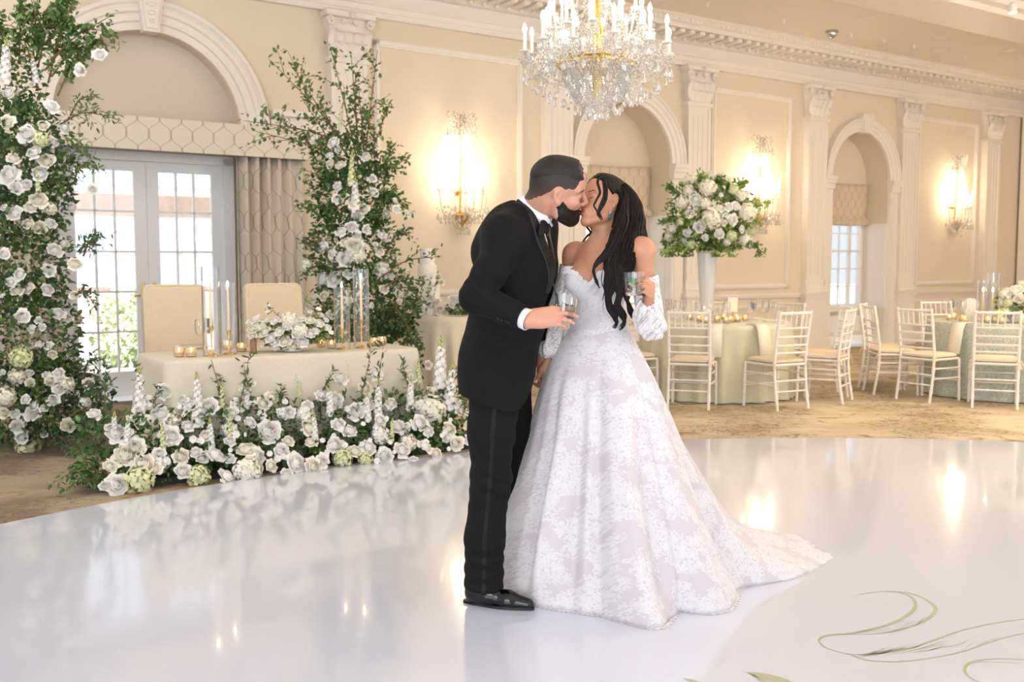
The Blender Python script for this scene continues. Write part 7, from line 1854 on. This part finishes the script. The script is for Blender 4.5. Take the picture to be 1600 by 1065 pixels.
sleeve([shL*.62+elL*.38, shL*.35+elL*.65, elL+V(.004,.01,.0), elL+V(.004,-.04,-.028), elL*.5+wrL*.5+V(-.012,-.01,-.022), wrL*.9+elL*.1+V(-.008,-.01,-.008), wrL+V(-.004,-.016,.010)], [.050, .050, .052, .056, .055, .040, .026], '', ph=1)
shR, elR, wrR = K['shR'], K['elR'], K['wrR']
sleeve([shR*.80+elR*.20+V(.0,0,0), shR*.5+elR*.5, elR+V(0,0,.01), elR*.5+wrR*.5+V(.004,0,-.01), wrR+V(.002,0,.03), wrR+V(0,0,.012)], [.050, .046, .046, .056, .056, .028], '', ph=2)
# ruffle at the top of the near cup
mb = MB(); c0 = at(891, 419, 4.12)
for k in range(5):
    P = []
    for i in range(6):
        t = i/5; P.append([c0+V((-.010+.008*k)+(.006*t)*(k-2)*.6+.002*math.sin(u*4+k), -.01+.005*math.cos(u*4+k*2)-.006*k, -.012+.020*t+.003*math.sin(u*5+k))+V(u*.009, 0, 0)-WO for u in np.linspace(-1, 1, 5)])
    mb.grid(P)
obj('ruffle', mb, M['satin_w'], bod, angle=None)

# skirt and train ---------------------------------------------------
wc = K['wa']+V(0, 0, -.012); poly = [fl(x_, y_) for x_, y_ in ((788,928),(815,941),(850,951),(900,958),(940,964),(975,974),(1010,984),(1038,983),(1050,970),(1058,956),(1085,960),(1110,962),(1140,955),(1150,940),(1152,922),(1180,916),(1215,911),(1245,904),(1275,888),(1302,869),(1275,862),(1262,848),(1235,838),(1200,830),(1160,832),(1120,828))]
poly += [V(wc[0]+r*math.cos(a), wc[1]+r*math.sin(a), 0) for r, a in ((.70, R(62)), (.62, R(85)), (.58, R(110)), (.52, R(140)), (.47, R(165)))]
pa = np.array([math.atan2(p[1]-wc[1], p[0]-wc[0]) for p in poly]); pr = np.array([math.hypot(p[0]-wc[0], p[1]-wc[1]) for p in poly]); od = np.argsort(pa); pa, pr = pa[od], pr[od]
NA, NTT = 420, 90; th = np.linspace(-PI, PI, NA, endpoint=False)
Rg = np.interp(th, np.concatenate([pa-2*PI, pa, pa+2*PI]), np.tile(pr, 3)); ker = np.ones(5)/5; Rg = np.convolve(np.concatenate([Rg[-4:], Rg, Rg[:4]]), ker, 'same')[4:-4]
ct, stn = np.cos(th), np.sin(th); la = np.arctan2(stn, ct)-math.atan2(wf[1], wf[0]); rw = .100*.128/np.sqrt((.128*np.cos(la))**2+(.100*np.sin(la))**2)
rows = []; zw = wc[2]
kk = sstep(.42, 1.0, Rg); drape = .6*np.sin(8*th+1.1)+.45*np.sin(13*th+.4)+.25*np.sin(21*th+2)
for i in range(NTT):
    t = i/(NTT-1); r = rw+(Rg-rw)*t; d1 = t**1.22; d2 = 1-(1-t)**2.1; d = d1*(1-kk)+d2*kk; z_ = zw*(1-d)
    amp = .038*sstep(.10, .85, t)*(1-.55*kk*sstep(.5, .9, t)); fr = amp*drape
    r = r+fr*(1-.75*sstep(.88, 1, t)); z_ = z_+.006+.020*kk*sstep(.55, .8, t)*sstep(1.0, .93, t)*(1+np.sin(17*th+6*t))*.9+.010*sstep(.80, .97, t)*(1+np.sin(31*th+3))*.5*(t < .995)
    hip = .022*math.sin(PI*min(1, t/.55))**2*(t < .55); r = r+hip
    rows.append(np.stack([wc[0]+r*ct-WO[0], wc[1]+r*stn-WO[1], z_], 1))
top = rows[0].copy(); rows.insert(0, top+np.stack([-ct*.012, -stn*.012, 0*ct+.01], 1)); rows.append(rows[-1]+np.stack([-ct*.02, -stn*.02, 0*ct-.001], 1))
mb = MB(); mb.grid(np.array(rows), close=True); sk = obj('skirt', mb, M['gown'], wom, angle=None)
mb = MB(); n_ = 64; rows = []
for o_, h_ in ((.0, .012), (.004, .008), (.005, -.004), (.001, -.012)): rows.append([V(wc[0], wc[1], zw+h_)+TW_@V((.097+o_)*math.cos(a), (.125+o_)*math.sin(a), 0)-WO for a in np.arange(n_)*2*PI/n_])
mb.grid(rows, close=True); obj('waist_seam', mb, M['bodice'], sk)
# scalloped lace hem
mb = MB(); 
for j in range(0, NA, 1):
    a = th[j]; b = th[(j+1) % NA] if j+1 < NA else th[0]+2*PI; s_ = abs(math.sin(j*.9))*.016
    p = [V(wc[0]+(Rg[j]-.01)*math.cos(a), wc[1]+(Rg[j]-.01)*math.sin(a), .0075), V(wc[0]+(Rg[(j+1) % NA]-.01)*math.cos(b), wc[1]+(Rg[(j+1) % NA]-.01)*math.sin(b), .0075)]
    q = [V(wc[0]+(Rg[(j+1) % NA]+.002+abs(math.sin((j+1)*.9))*.016)*math.cos(b), wc[1]+(Rg[(j+1) % NA]+.002+abs(math.sin((j+1)*.9))*.016)*math.sin(b), .0062), V(wc[0]+(Rg[j]+.002+s_)*math.cos(a), wc[1]+(Rg[j]+.002+s_)*math.sin(a), .0062)]
    mb.add([v-WO for v in p+q], [(0,1,2,3)])
obj('lace_hem', mb, M['gown'], sk, angle=None)
# her glass
gc2 = at(992.5, 462, 3.782); g2 = tumbler('drinking_glass', 'short tumbler with lime held up in the woman\'s left hand', gc2, (R(-3), R(-2), 0), .0395, .090, .42)
mb = MB(); P = [(.0,.0,0)]+[(.024*math.cos(a), 0, .024*math.sin(a)) for a in np.linspace(0, PI, 12)]
mm = np.array(Euler((.4, .5, .3)).to_matrix().to_4x4()); mm[:3, 3] = (-.010, -.014, .046); q = MB(); q.prism([(p[0], p[2]) for p in P], -.004, .007); mb.cat(q, mm); obj('lime_wedge', mb, M['lime'], g2)
# ============================================================ each small thing on the guest tables says where it stands
ORD = ['first', 'second', 'third', 'fourth', 'fifth', 'sixth', 'seventh', 'eighth', 'ninth', 'tenth', 'eleventh', 'twelfth']
def relabel(group, T, base, table):
    os_ = [o for o in COL.objects if o.get('group') == group and o.parent is None]
    for side in ('near', 'far'):
        q = [o for o in os_ if (o.location.y < T[1]) == (side == 'near')]; q.sort(key=lambda o: o.location.x/o.location.y)
        for i, o in enumerate(q): o['label'] = '%s on the %s, %s from the left on its %s side' % (base, table, ORD[i], side)
relabel('water goblets on the sage table', T1, 'clear water goblet', 'sage table')
relabel('wine glasses on the sage table', T1, 'clear wine glass', 'sage table')
relabel('votives on the sage table', T1, 'lit votive', 'sage table')
relabel('napkins laid at the guest table places', T1, 'white napkin', 'sage table')
relabel('votives on the lace-clothed table', T2, 'lit votive', 'lace-clothed table')
relabel('water goblets on the lace-clothed table', T2, 'clear goblet', 'lace-clothed table')
for o in list(COL.objects):
    if o.type == 'EMPTY' and o.parent is None and o.get('label') == 'x': bpy.data.objects.remove(o)
